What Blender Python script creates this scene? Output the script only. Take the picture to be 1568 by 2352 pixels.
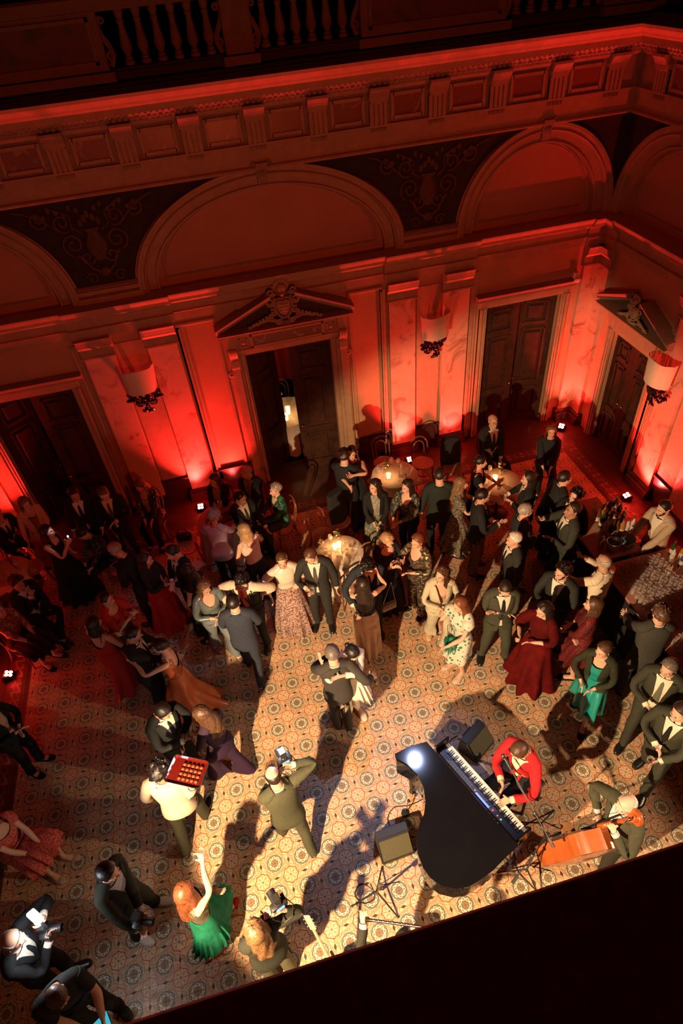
import bpy, bmesh, math, random
import numpy as np
from mathutils import Vector, Matrix
for _o in list(bpy.data.objects): bpy.data.objects.remove(_o, do_unlink=True)
SC = bpy.context.scene
COL = SC.collection
PI = math.pi
# ---------------------------------------------------------------- camera
RC = ((0.96625,-0.245522,-0.077969),(-0.223751,-0.649917,-0.726322),(0.127655,0.719254,-0.682918))
CAM_POS = (-1.5579,-4.0965,7.96)
_cd = bpy.data.cameras.new('camera')
_cd.sensor_fit = 'VERTICAL'; _cd.sensor_height = 36.0; _cd.sensor_width = 24.0
_cd.lens = 21.8645
_cd.clip_start = 0.05; _cd.clip_end = 100
cam = bpy.data.objects.new('camera', _cd); COL.objects.link(cam)
_m = Matrix.Identity(4)
for _i in range(3):
    _m[_i][0] = RC[0][_i]; _m[_i][1] = -RC[1][_i]; _m[_i][2] = -RC[2][_i]; _m[_i][3] = CAM_POS[_i]
cam.matrix_world = _m
SC.camera = cam
# ---------------------------------------------------------------- world, exposure
_w = bpy.data.worlds.new('night'); SC.world = _w; _w.use_nodes = True
_w.node_tree.nodes['Background'].inputs[0].default_value = (0.02, 0.004, 0.003, 1)
_w.node_tree.nodes['Background'].inputs[1].default_value = 0.3
SC.view_settings.view_transform = 'Standard'; SC.view_settings.look = 'None'
SC.view_settings.gamma = 1.0; SC.view_settings.use_curve_mapping = False
SC.view_settings.exposure = 0.0
# ---------------------------------------------------------------- stage and house lights, and one added fill
def spot(name, loc, target, power, color, angle, blend=0.4, radius=0.08):
    l = bpy.data.lights.new(name, 'SPOT'); l.energy = power; l.color = color
    l.spot_size = math.radians(angle); l.spot_blend = blend; l.shadow_soft_size = radius
    o = bpy.data.objects.new(name, l); COL.objects.link(o); o.location = loc
    o.rotation_euler = (Vector(target) - Vector(loc)).to_track_quat('-Z', 'Y').to_euler()
    return o
WARM = (1.0, 0.64, 0.35)
spot('warm_stage_spot', (-3.8, -3.7, 4.0), (0.2, 0.25, 0.0), 3900, WARM, 64, 0.25, 0.05)
spot('warm_stage_spot', (3.6, -3.3, 3.6), (-0.5, -1.5, 0.0), 700, (1.0, 0.66, 0.40), 62, 0.75, 0.05)
spot('amber_wash', (-0.6, -3.4, 5.4), (-0.4, 5.6, 4.4), 560, (1.0, 0.11, 0.030), 100, 0.9, 0.15)  # added fill with no known fixture, evens the red over the lunettes
spot('cool_roof_spot', (0.95, 3.0, 10.2), (-0.75, -1.2, 0.0), 1050, (0.50, 0.60, 1.0), 20, 0.9, 0.04)
spot('cool_roof_spot', (0.2, 1.0, 10.2), (-2.7, 2.6, 0.6), 260, (0.62, 0.60, 1.0), 15, 0.5, 0.05)
# ---------------------------------------------------------------- helpers: materials
_mats = {}
class NX:
    """a node socket that takes arithmetic: builds Math nodes"""
    def __init__(s, nt, sock): s.nt, s.s = nt, sock
    def _m(s, op, *args):
        n = s.nt.nodes.new('ShaderNodeMath'); n.operation = op
        for i, a in enumerate((s,) + args):
            if isinstance(a, NX): s.nt.links.new(a.s, n.inputs[i])
            else: n.inputs[i].default_value = a
        return NX(s.nt, n.outputs[0])
    def __add__(s, o): return s._m('ADD', o)
    def __sub__(s, o): return s._m('SUBTRACT', o)
    def __mul__(s, o): return s._m('MULTIPLY', o)
    def __truediv__(s, o): return s._m('DIVIDE', o)
    def lt(s, o): return s._m('LESS_THAN', o)
    def gt(s, o): return s._m('GREATER_THAN', o)
    def min(s, o): return s._m('MINIMUM', o)
    def max(s, o): return s._m('MAXIMUM', o)
    def abs(s): return s._m('ABSOLUTE')
    def sqrt(s): return s._m('SQRT')
    def cos(s): return s._m('COSINE')
    def fract(s): return s._m('FRACT')
    def atan2(s, o): return s._m('ARCTAN2', o)
    def band(s, c, w): return (s - c).abs().lt(w)

def rgb(c): return (c[0], c[1], c[2], 1.0)

def new_mat(name):
    m = bpy.data.materials.new(name); m.use_nodes = True
    nt = m.node_tree; b = nt.nodes['Principled BSDF']
    return m, nt, b

def mixc(nt, fac, a, b):
    n = nt.nodes.new('ShaderNodeMix'); n.data_type = 'RGBA'
    for sock, v in ((n.inputs[0], fac), (n.inputs[6], a), (n.inputs[7], b)):
        if isinstance(v, NX): nt.links.new(v.s, sock)
        elif hasattr(v, 'is_linked'): nt.links.new(v, sock)
        elif isinstance(v, (int, float)): sock.default_value = v
        else: sock.default_value = rgb(v)
    return n.outputs[2]

def noise(nt, scale, detail=2.0, rough=0.5, coord='Object', dist=0.0):
    tc = nt.nodes.new('ShaderNodeTexCoord'); n = nt.nodes.new('ShaderNodeTexNoise')
    n.inputs['Scale'].default_value = scale; n.inputs['Detail'].default_value = detail
    n.inputs['Roughness'].default_value = rough; n.inputs['Distortion'].default_value = dist
    nt.links.new(tc.outputs[coord], n.inputs['Vector'])
    return n.outputs['Fac']

def ramp(nt, fac, stops):
    r = nt.nodes.new('ShaderNodeValToRGB'); e = r.color_ramp.elements
    while len(e) < len(stops): e.new(0.5)
    for k, (p_, c) in enumerate(stops): e[k].position = p_; e[k].color = rgb(c)
    nt.links.new(fac, r.inputs[0]); return r.outputs[0]

def bump(nt, b, h, strength=0.3, dist=0.01):
    n = nt.nodes.new('ShaderNodeBump'); n.inputs['Strength'].default_value = strength
    n.inputs['Distance'].default_value = dist
    nt.links.new(h.s if isinstance(h, NX) else h, n.inputs['Height']); nt.links.new(n.outputs[0], b.inputs['Normal'])

def mat(name, col, rough=0.6, metal=0.0, var=0.15, scale=12.0, bmp=0.0, spec=0.5, emit=None, estr=0.0, coat=0.0, trans=0.0, coord='Object', sheen=0.0, sss=0.0):
    key = (name, tuple(col), rough, metal, emit, estr)
    if key in _mats: return _mats[key]
    m, nt, b = new_mat(name)
    b.inputs['Roughness'].default_value = rough; b.inputs['Metallic'].default_value = metal
    b.inputs['Specular IOR Level'].default_value = spec
    b.inputs['Coat Weight'].default_value = coat
    b.inputs['Transmission Weight'].default_value = trans
    b.inputs['Sheen Weight'].default_value = sheen
    if sss:
        b.inputs['Subsurface Weight'].default_value = sss; b.inputs['Subsurface Radius'].default_value = (0.02, 0.008, 0.004)
    if var > 0:
        f = noise(nt, scale, 3.0, 0.6, coord)
        lo = [c * (1 - var) for c in col]; hi = [min(1, c * (1 + var)) for c in col]
        nt.links.new(ramp(nt, f, [(0.3, lo), (0.7, hi)]), b.inputs['Base Color'])
        if bmp: bump(nt, b, f, bmp, 0.01)
    else: b.inputs['Base Color'].default_value = rgb(col)
    if emit is not None:
        b.inputs['Emission Color'].default_value = rgb(emit); b.inputs['Emission Strength'].default_value = estr
    _mats[key] = m
    return m

def mat_pattern(name, ground, fig, scale=30.0, thr=0.52, rough=0.7, metal=0.0, kind='noise', figmetal=0.0):
    key = (name, tuple(ground), tuple(fig), scale, thr, kind)
    if key in _mats: return _mats[key]
    m, nt, b = new_mat(name)
    if kind == 'voronoi':
        tc = nt.nodes.new('ShaderNodeTexCoord'); n = nt.nodes.new('ShaderNodeTexVoronoi'); n.inputs['Scale'].default_value = scale
        nt.links.new(tc.outputs['Object'], n.inputs['Vector']); f = n.outputs['Distance']
    else: f = noise(nt, scale, 2.5, 0.6, 'Object', 0.6)
    k = ramp(nt, f, [(thr - 0.03, ground), (thr + 0.03, fig)])
    nt.links.new(k, b.inputs['Base Color'])
    b.inputs['Roughness'].default_value = rough; b.inputs['Metallic'].default_value = metal
    if figmetal:
        nt.links.new(ramp(nt, f, [(thr - 0.03, (0, 0, 0)), (thr + 0.03, (figmetal,) * 3)]), b.inputs['Metallic'])
        nt.links.new(ramp(nt, f, [(thr - 0.03, (rough,) * 3), (thr + 0.03, (0.3,) * 3)]), b.inputs['Roughness'])
    _mats[key] = m
    return m

# ---------------------------------------------------------------- helpers: geometry
def bm_new(): return bmesh.new()

def link(name, bm, m, parent=None, smooth=True, angle=40):
    me = bpy.data.meshes.new(name)
    bmesh.ops.recalc_face_normals(bm, faces=bm.faces)
    bm.to_mesh(me); bm.free()
    return link_me(name, me, m, parent, smooth, angle)

def link_me(name, me, m, parent=None, smooth=True, angle=40):
    for x in (m if isinstance(m, (list, tuple)) else [m]): me.materials.append(x)
    if smooth and len(me.polygons):
        me.polygons.foreach_set('use_smooth', [True] * len(me.polygons))
        me.set_sharp_from_angle(angle=math.radians(angle))
    o = bpy.data.objects.new(name, me); COL.objects.link(o)
    if parent is not None: o.parent = parent
    return o

def tag(o, label=None, cat=None, group=None, kind=None):
    if label: o['label'] = label
    if cat: o['category'] = cat
    if group: o['group'] = group
    if kind: o['kind'] = kind
    return o

def empty(name, loc=(0, 0, 0), rz=0.0):
    o = bpy.data.objects.new(name, None); COL.objects.link(o)
    o.location = loc; o.rotation_euler = (0, 0, rz); o.empty_display_size = 0.1
    return o

def thing(name, label, cat, loc=(0, 0, 0), rz=0.0, group=None):
    return tag(empty(name, loc, rz), label, cat, group)

def copy_tree(o, parent=None):
    c = o.copy(); COL.objects.link(c)
    if parent is not None: c.parent = parent
    for ch in list(o.children): copy_tree(ch, c)
    return c

def box(bm, x0, x1, y0, y1, z0, z1, M=None):
    vs = []
    for x in (x0, x1):
        for y in (y0, y1):
            for z in (z0, z1):
                p = (x, y, z) if M is None else M @ Vector((x, y, z))
                vs.append(bm.verts.new(p))
    for f in ((0, 1, 3, 2), (4, 6, 7, 5), (0, 4, 5, 1), (2, 3, 7, 6), (0, 2, 6, 4), (1, 5, 7, 3)):
        bm.faces.new([vs[i] for i in f])
    return vs

def bbox_bev(bm, x0, x1, y0, y1, z0, z1, bev=0.01, seg=1, M=None):
    b2 = bmesh.new(); box(b2, x0, x1, y0, y1, z0, z1)
    bmesh.ops.bevel(b2, geom=b2.edges[:], offset=bev, segments=seg, affect='EDGES', profile=0.5)
    join(bm, b2, M)

def join(bm, b2, M=None):
    mp = {}
    for v in b2.verts: mp[v] = bm.verts.new(v.co if M is None else M @ v.co)
    for f in b2.faces: bm.faces.new([mp[v] for v in f.verts])
    b2.free()

def lathe(bm, prof, n=16, M=None, cap=True):
    rings = []
    for r, z in prof:
        ring = []
        for k in range(n):
            a = 2 * PI * k / n; p = Vector((r * math.cos(a), r * math.sin(a), z))
            ring.append(bm.verts.new(p if M is None else M @ p))
        rings.append(ring)
    for a, b in zip(rings, rings[1:]):
        for k in range(n): bm.faces.new((a[k], a[(k + 1) % n], b[(k + 1) % n], b[k]))
    if cap:
        if prof[0][0] > 1e-5: bm.faces.new(list(reversed(rings[0])))
        if prof[-1][0] > 1e-5: bm.faces.new(rings[-1])

def tube(bm, pts, r, n=8, cap=True, closed=False):
    """round bar along a polyline; r a number or one per point"""
    pts = [Vector(p) for p in pts]; N = len(pts)
    rr = r if isinstance(r, (list, tuple)) else [r] * N
    rings = []; up = None
    for i, p in enumerate(pts):
        if closed: t = (pts[(i + 1) % N] - pts[i - 1])
        else: t = (pts[min(i + 1, N - 1)] - pts[max(i - 1, 0)])
        t.normalize()
        if up is None:
            up = Vector((0, 0, 1)) if abs(t.z) < 0.9 else Vector((1, 0, 0))
        a = t.cross(up)
        if a.length < 1e-4: a = t.orthogonal()
        a.normalize(); b = t.cross(a); up = -b if False else up - t * up.dot(t)
        if up.length < 1e-4: up = a.copy()
        up.normalize()
        rings.append([bm.verts.new(p + (a * math.cos(2 * PI * k / n) + b * math.sin(2 * PI * k / n)) * rr[i]) for k in range(n)])
    m = N if closed else N - 1
    for i in range(m):
        A, B = rings[i], rings[(i + 1) % N]
        for k in range(n): bm.faces.new((A[k], A[(k + 1) % n], B[(k + 1) % n], B[k]))
    if cap and not closed:
        bm.faces.new(rings[0]); bm.faces.new(list(reversed(rings[-1])))

def ball(bm, c, r, u=10, v=8, M=None):
    c = Vector(c); rx, ry, rz = (r, r, r) if isinstance(r, (int, float)) else r
    b2 = bmesh.new(); bmesh.ops.create_uvsphere(b2, u_segments=u, v_segments=v, radius=1.0)
    for w in b2.verts: w.co = Vector((w.co.x * rx, w.co.y * ry, w.co.z * rz)) + c
    join(bm, b2, M)

def prism(bm, poly, fn, a0, a1):
    """extrude polygon [(p,q)] from a0 to a1; fn(a,p,q) -> world point"""
    A = [bm.verts.new(fn(a0, p, q)) for p, q in poly]; B = [bm.verts.new(fn(a1, p, q)) for p, q in poly]
    n = len(poly)
    for k in range(n): bm.faces.new((A[k], A[(k + 1) % n], B[(k + 1) % n], B[k]))
    bm.faces.new(A); bm.faces.new(list(reversed(B)))

def rotz(a): return Matrix.Rotation(a, 4, 'Z')
def trs(loc, rz=0.0, s=1.0): return Matrix.Translation(Vector(loc)) @ rotz(rz) @ Matrix.Scale(s, 4)
# ---------------------------------------------------------------- the hall
S = 0.33                       # repeat of the floor pattern
YB, XR, XL, YF = 5.68, 5.35, -6.25, -3.95
def mat_marble(name, col, vein, scale=3.0, rough=0.35):
    m, nt, b = new_mat(name)
    f = noise(nt, scale, 6.0, 0.65, 'Generated' if False else 'Object', 1.2)
    nt.links.new(ramp(nt, f, [(0.36, vein), (0.44, col), (0.62, [c * 1.12 for c in col])]), b.inputs['Base Color'])
    b.inputs['Roughness'].default_value = rough
    return m
M_PLASTER = mat('plaster', (0.42, 0.22, 0.11), 0.85, var=0.08, scale=4)
M_LUNETTE = mat('lunette_plaster', (0.40, 0.19, 0.11), 0.9, var=0.06, scale=3)
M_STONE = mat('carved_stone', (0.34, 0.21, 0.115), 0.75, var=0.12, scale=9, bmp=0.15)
M_STONE_D = mat('shaded_stone', (0.24, 0.165, 0.105), 0.8, var=0.15, scale=9, bmp=0.2)  # darker stone tone for frieze, consoles, keystones and leaf ornament
M_PILASTER = mat_marble('pilaster_marble', (0.50, 0.29, 0.19), (0.30, 0.14, 0.08), 2.2, 0.4)
M_INSET = mat_marble('red_marble', (0.20, 0.075, 0.04), (0.36, 0.2, 0.11), 4.0, 0.35)
M_DADO = mat('dark_marble', (0.05, 0.022, 0.018), 0.28, var=0.35, scale=5, spec=0.6)
M_WOOD = mat('walnut', (0.042, 0.016, 0.008), 0.6, var=0.35, scale=7, spec=0.2)
M_RELIEF_BG = mat('dark_painted_ground', (0.022, 0.013, 0.008), 0.9, var=0.4, scale=14)
M_RELIEF = mat('relief_paint', (0.085, 0.042, 0.022), 0.8, var=0.3, scale=18)
M_DARK = mat('dark_gallery', (0.03, 0.014, 0.009), 0.9, var=0.2)  # dark reddish tone for gallery floor, upper walls and ceiling
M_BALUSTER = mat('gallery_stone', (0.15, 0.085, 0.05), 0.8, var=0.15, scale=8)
M_IRON = mat('black_iron', (0.02, 0.008, 0.008), 0.3, metal=0.6, var=0.2)
M_PARCH = mat('parchment', (0.62, 0.50, 0.36), 0.8, var=0.06, scale=20)

class Fr:
    """wall frame: u along the wall, d out of the wall into the hall, z up"""
    def __init__(s, side): s.side = side
    def __call__(s, u, d, z):
        return {'back': (u, YB - d, z), 'right': (XR - d, u, z), 'left': (XL + d, u, z), 'front': (u, YF + d, z)}[s.side]
    def rz(s): return {'back': 0.0, 'right': -PI / 2, 'left': PI / 2, 'front': PI}[s.side]
def fbox(bm, F, u0, u1, d0, d1, z0, z1):
    box(bm, u0, u1, d0, d1, z0, z1)
    bm.verts.ensure_lookup_table()
    for v in bm.verts[-8:]: v.co = Vector(F(*v.co))
def fprof(bm, F, u0, u1, prof):
    prism(bm, prof, lambda a, d, z: F(a, d, z), u0, u1)
def prof_closed(pts, dback=-0.02):
    """moulding profile [(d, z) from bottom to top], closed against the wall"""
    return [(dback, pts[0][1])] + list(pts) + [(dback, pts[-1][1])]

wall_n = 0
def arch_pts(c, a, b, z0, n=28):
    return [(c + a * math.cos(PI * k / n), z0 + b * math.sin(PI * k / n)) for k in range(n + 1)]

def arch_ring(bm, F, c, ao, bo, ai, bi, z0, prof, n=32):
    """moulding swept along an elliptical arch; prof [(t, d)] with t 0 outer .. 1 inner"""
    rows = []
    for k in range(-1, n + 2):
        row = []
        for t, d in prof:
            a = ao + (ai - ao) * t; b = bo + (bi - bo) * t
            kk = min(max(k, 0), n); u = c + a * math.cos(PI * kk / n); z = z0 + b * math.sin(PI * kk / n)
            if k == -1 or k == n + 1: z = z0 - 0.10
            row.append(bm.verts.new(F(u, d, z)))
        rows.append(row)
    for A, B in zip(rows, rows[1:]):
        for k in range(len(prof) - 1): bm.faces.new((A[k], A[k + 1], B[k + 1], B[k]))

def spiral(c, r0, r1, a0, turns, n=22, sx=1):
    return [(c[0] + sx * (r0 + (r1 - r0) * k / n) * math.cos(a0 + 2 * PI * turns * k / n), c[1] + (r0 + (r1 - r0) * k / n) * math.sin(a0 + 2 * PI * turns * k / n)) for k in range(n + 1)]

def build_wall(side, u0, u1, bays, pairs, corner_pil, detail=True):
    F = Fr(side)
    wall = empty('wall_' + side); tag(wall, kind='structure')
    doors = sorted((b['door'] for b in bays if b.get('door')), key=lambda q: q[0])
    bm = bm_new(); x = u0 - 0.4
    for d0, d1, h in doors:
        fbox(bm, F, x, d0, -0.35, 0, 0, 4.12); fbox(bm, F, d0, d1, -0.35, 0, h, 4.12); x = d1
    fbox(bm, F, x, u1 + 0.4, -0.35, 0, 0, 4.12)
    fbox(bm, F, u0 - 0.4, u1 + 0.4, -0.35, 0, 5.6, 6.4)
    link('plaster', bm, M_PLASTER, wall, False)
    # lunettes behind the arches
    bm = bm_new(); fbox(bm, F, u0 - 0.4, u1 + 0.4, -0.35, -0.16, 4.12, 5.6); link('lunette', bm, M_LUNETTE, wall, False)
    # spandrels between the arches
    ZS = 4.2; nb = 28
    for i in range(len(bays) + 1):
        A = bays[i - 1] if i > 0 else None; B = bays[i] if i < len(bays) else None
        pl = []
        if A:
            c, a, b = A['c'], A['a'], A['b']
            pl += [(c + a * math.cos(PI / 2 * k / nb), ZS + b * math.sin(PI / 2 * k / nb)) for k in range(nb, -1, -1)] + [(c + a, 4.1)]
        else: pl += [(u0, 5.62), (u0, 4.1)]
        if B:
            c, a, b = B['c'], B['a'], B['b']
            pl += [(c - a, 4.1)] + [(c - a * math.cos(PI / 2 * k / nb), ZS + b * math.sin(PI / 2 * k / nb)) for k in range(nb + 1)]
        else: pl += [(u1, 4.1), (u1, 5.62)]
        um = 0.5 * ((A['c'] if A else u0) + (B['c'] if B else u1))
        if (A and B) and B['c'] - B['a'] - A['c'] - A['a'] < 0.0: continue
        bm = bm_new(); top = [bm.verts.new(F(p_, 0.0, 5.64)) for p_, q_ in pl]; bot = [bm.verts.new(F(p_, 0.0, q_)) for p_, q_ in pl]
        vs2 = [bm.verts.new(F(p_, -0.16, q_)) for p_, q_ in pl]
        for k in range(len(pl) - 1):
            if abs(pl[k][0] - pl[k + 1][0]) > 1e-6: bm.faces.new((bot[k], bot[k + 1], top[k + 1], top[k]))
            bm.faces.new((bot[k], bot[k + 1], vs2[k + 1], vs2[k]))
        link('spandrel', bm, M_PLASTER, wall, False)
        if not detail: continue
        # the dark painted panel with its relief, set in a stone frame
        zb = 4.36; lo = (A['c'] + A['a'] + 0.02) if A else u0 + 0.02; hi = (B['c'] - B['a'] - 0.02) if B else u1 - 0.02
        def lim(z):
            l, h = u0, u1
            t = min(1.0, max(0.0, (z - ZS)))
            if A: l = A['c'] + A['a'] * math.sqrt(max(0, 1 - ((z - ZS) / A['b']) ** 2)) + 0.05
            if B: h = B['c'] - B['a'] * math.sqrt(max(0, 1 - ((z - ZS) / B['b']) ** 2)) - 0.05
            return l, h
        zs = [zb + (5.545 - zb) * k / 16 for k in range(17)]
        bm = bm_new(); L = []; R_ = []
        for z in zs:
            l, h = lim(z)
            if A and B is None: h = u1
            L.append(bm.verts.new(F(l, 0.012, z))); R_.append(bm.verts.new(F(h, 0.012, z)))
        for k in range(16): bm.faces.new((L[k], R_[k], R_[k + 1], L[k + 1]))
        pan = link('spandrel_panel', bm, M_RELIEF_BG, wall, False)
        if A and B:
            bm = bm_new(); g = 0.5 * (lim(4.9)[0] + lim(4.9)[1]); rr = 0.016
            def tb(pts, r=rr): tube(bm, [F(a_, 0.02, b_) for a_, b_ in pts], r, 5)
            for sx in (1, -1):
                tb(spiral((g + sx * 0.30, 4.98), 0.16, 0.03, -1.2, 1.5, sx=sx))
                tb(spiral((g + sx * 0.17, 4.78), 0.12, 0.02, 2.2, 1.3, sx=sx))
                tb(spiral((g + sx * 0.36, 5.28), 0.13, 0.02, -2.0, 1.4, sx=sx))
                tb(spiral((g + sx * 0.66, 5.36), 0.12, 0.02, -2.6, 1.4, sx=sx))
                tb([(g + sx * 0.05, 4.55), (g + sx * 0.16, 4.62), (g + sx * 0.22, 4.75), (g + sx * 0.30, 4.83)], 0.02)
                tb([(g + sx * 0.14, 5.12), (g + sx * 0.25, 5.2), (g + sx * 0.24, 5.36), (g + sx * 0.5, 5.5)], 0.014)
                tb([(g + sx * 0.45, 5.2), (g + sx * 0.55, 5.3), (g + sx * 0.8, 5.46), (g + sx * 0.95, 5.5)], 0.014)
                tb(spiral((g + sx * 0.2, 4.47), 0.09, 0.02, 0.3, 1.2, sx=sx), 0.014)
                for q in range(7):
                    a_ = g + sx * (0.12 + 0.09 * q); ball(bm, F(a_, 0.02, 5.42 + 0.05 * math.sin(q * 2.1)), (0.03, 0.02, 0.045), 6, 5)
            lathe(bm, [(0.0, 4.7), (0.06, 4.71), (0.14, 4.84), (0.15, 4.95), (0.1, 5.05), (0.08, 5.1), (0.13, 5.16), (0.0, 5.17)], 12, Matrix.Translation(Vector(F(g, 0.0, 0))) @ Matrix.Diagonal(Vector((1, 0.25, 1, 1)) if side in ('back', 'front') else Vector((0.25, 1, 1, 1))))
            for q in range(5): ball(bm, F(g + 0.06 * (q - 2), 0.02, 5.25 + 0.05 * (2 - abs(q - 2))), (0.035, 0.02, 0.06), 6, 5)
            ball(bm, F(g, 0.02, 4.55), (0.09, 0.04, 0.07) if side in ('back', 'front') else (0.04, 0.09, 0.07), 8, 6)
            link('relief', bm, M_RELIEF, pan, True, 60)
            bm = bm_new()
            fprof(bm, F, lo - 0.05, hi + 0.05, prof_closed([(0.05, 4.26), (0.05, 4.3), (0.02, 4.31), (0.06, 4.34), (0.0, 4.37)]))
            link('spandrel_moulding', bm, M_STONE, wall, False)
            bm = bm_new(); fprof(bm, F, lo - 0.02, hi + 0.02, prof_closed([(0.07, 4.1), (0.07, 4.2), (0.03, 4.22)])); link('spandrel_ledge', bm, M_STONE, wall, False)
    # archivolts
    for B in bays:
        bm = bm_new(); arch_ring(bm, F, B['c'], B['a'] + 0.02, B['b'] + 0.02, B['a'] - 0.28, B['b'] - 0.28, ZS, [(0, 0.0), (0.0, 0.06), (0.14, 0.06), (0.18, 0.035), (0.30, 0.03), (0.36, 0.055), (0.44, 0.03), (0.48, -0.05), (0.86, -0.055), (0.9, -0.03), (1.0, -0.03), (1.0, -0.17)])
        link('archivolt', bm, M_STONE, wall, True, 30)
        bm = bm_new(); arch_ring(bm, F, B['c'], B['a'] - 0.37, B['b'] - 0.37, B['a'] - 0.43, B['b'] - 0.43, ZS + 0.1, [(0, -0.17), (0.1, -0.135), (0.45, -0.135), (0.5, -0.15), (0.6, -0.135), (0.9, -0.14), (1.0, -0.17)])
        fprof(bm, F, B['c'] - B['a'] + 0.37, B['c'] + B['a'] - 0.37, [(-0.17, 4.2), (-0.14, 4.21), (-0.14, 4.24), (-0.155, 4.25), (-0.14, 4.26), (-0.17, 4.28)])
        link('lunette_moulding', bm, M_STONE, wall, True, 30)
        if detail:   # keystone console
            bm = bm_new(); c = B['c']; zt = ZS + B['b']
            prism(bm, [(0.0, -0.20), (0.04, -0.22), (0.07, -0.16), (0.06, -0.06), (0.10, 0.0), (0.11, 0.06), (0.0, 0.08)], lambda a, d, z: F(c + a * (1 + 0.9 * (z + 0.2)), d, zt + z), -0.07, 0.07)
            for sx in (-1, 1):
                tube(bm, [F(c + sx * 0.10 + a_, 0.06, zt + 0.03 + b_) for a_, b_ in spiral((0, 0), 0.05, 0.01, 0, 1.3, 14, sx)], 0.014, 5)
            for q in (-1, 0, 1): ball(bm, F(c + q * 0.035, 0.09, zt - 0.07), (0.014, 0.014, 0.06), 6, 5)
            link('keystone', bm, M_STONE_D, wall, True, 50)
    # order: pilasters, capitals, entablature
    segs = [(p0, p1) for pr in pairs for p0, p1 in ((pr - 0.73, pr - 0.255), (pr + 0.265, pr + 0.74))]
    segs = [s_ for s_ in segs if s_[0] > u0 and s_[1] < u1] + corner_pil
    for p0, p1 in segs:
        pe = empty('pilaster'); pe.parent = wall
        bm = bm_new(); fbox(bm, F, p0, p1, -0.01, 0.08, 0.2, 3.3); link('shaft', bm, M_PILASTER, pe, False)
        bm = bm_new(); fprof(bm, F, p0 - 0.06, p1 + 0.06, prof_closed([(0.17, 0.0), (0.17, 0.12), (0.15, 0.125), (0.16, 0.15), (0.14, 0.17), (0.11, 0.18), (0.125, 0.215), (0.10, 0.24), (0.085, 0.25)]))
        link('base', bm, M_DADO, pe, False)
        bm = bm_new(); fprof(bm, F, p0 - 0.03, p1 + 0.03, prof_closed([(0.09, 3.26), (0.115, 3.27), (0.115, 3.295), (0.09, 3.31), (0.085, 3.42), (0.10, 3.43), (0.15, 3.49), (0.15, 3.505), (0.165, 3.51), (0.18, 3.58), (0.195, 3.62)]))
        link('capital', bm, M_STONE, pe, False)
    for pr in pairs:     # narrow recessed strip and side strips beside each pair
        bm = bm_new()
        fbox(bm, F, pr - 0.22, pr + 0.23, -0.01, 0.025, 0.3, 3.42)
        for q in (pr - 0.90, pr + 0.78): fprof(bm, F, q, q + 0.12, prof_closed([(0.03, 0.3), (0.03, 3.5)])); fprof(bm, F, q + 0.03, q + 0.06, prof_closed([(0.05, 0.3), (0.05, 3.47)]))
        link('flat_strip', bm, M_STONE, wall, False)
    bm = bm_new(); fprof(bm, F, u0, u1, prof_closed([(0.03, 3.62), (0.05, 3.625), (0.05, 3.69), (0.065, 3.695), (0.065, 3.76), (0.09, 3.775), (0.05, 3.79), (0.05, 3.9), (0.08, 3.92), (0.10, 3.96), (0.16, 3.975), (0.16, 4.02), (0.185, 4.03), (0.21, 4.085), (0.215, 4.11), (0.0, 4.13)]))
    for q0, q1 in [(pr - 0.80, pr + 0.81) for pr in pairs] + [(c0_ - 0.05, c1_ + 0.02) for c0_, c1_ in corner_pil]: fprof(bm, F, q0, q1, prof_closed([(0.10, 3.62), (0.10, 3.69), (0.115, 3.695), (0.115, 3.76), (0.14, 3.775), (0.10, 3.79), (0.10, 3.9), (0.13, 3.92), (0.15, 3.96), (0.21, 3.975), (0.21, 4.02), (0.235, 4.03), (0.26, 4.085), (0.265, 4.11), (0.0, 4.135)]))
    link('entablature', bm, M_STONE, wall, False)
    # panel rims and the dark dado
    bm = bm_new(); x = u0
    def dado(a, b):
        if b - a < 0.6: return
        fbox(bm, F, a, b, -0.01, 0.03, 0.0, 0.5); fprof(bm, F, a, b, prof_closed([(0.03, 0.5), (0.06, 0.51), (0.06, 0.54), (0.04, 0.56)]))
    for d0, d1, h in doors: dado(x, d0 - 0.3); x = d1 + 0.3
    dado(x, u1)
    tag(link('baseboard_' + side, bm, M_DADO, None, False), kind='structure')
    # upper entablature: architrave, triglyph frieze, cornice
    bm = bm_new()
    fprof(bm, F, u0, u1, prof_closed([(0.04, 5.565), (0.085, 5.57), (0.095, 5.59), (0.085, 5.61), (0.05, 5.62), (0.05, 5.86), (0.085, 5.87), (0.085, 5.90), (0.04, 5.905)]))
    link('architrave', bm, M_STONE, wall, True, 30)
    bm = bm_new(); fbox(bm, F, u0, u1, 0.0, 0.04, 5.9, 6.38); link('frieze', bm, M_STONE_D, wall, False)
    bm = bm_new()
    fprof(bm, F, u0, u1, prof_closed([(0.06, 6.30), (0.08, 6.31), (0.11, 6.34), (0.11, 6.36)])); link('bed_moulding', bm, M_STONE, wall, False)
    bm = bm_new(); fprof(bm, F, u0, u1, prof_closed([(0.10, 6.36), (0.22, 6.46), (0.22, 6.47)])); 
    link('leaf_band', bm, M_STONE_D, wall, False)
    if detail:
        bm = bm_new(); n = int((u1 - u0) / 0.075)
        for k in range(n):
            u = u0 + 0.04 + k * 0.075; ball(bm, F(u, 0.15 + 0.012 * (k % 2), 6.40), (0.030, 0.024, 0.032), 6, 4); ball(bm, F(u + 0.037, 0.205, 6.445), (0.016, 0.022, 0.016), 5, 4)
        st = link('leaf_ornament', bm, M_STONE_D, wall, True, 60); tag(st, kind='stuff')
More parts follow.
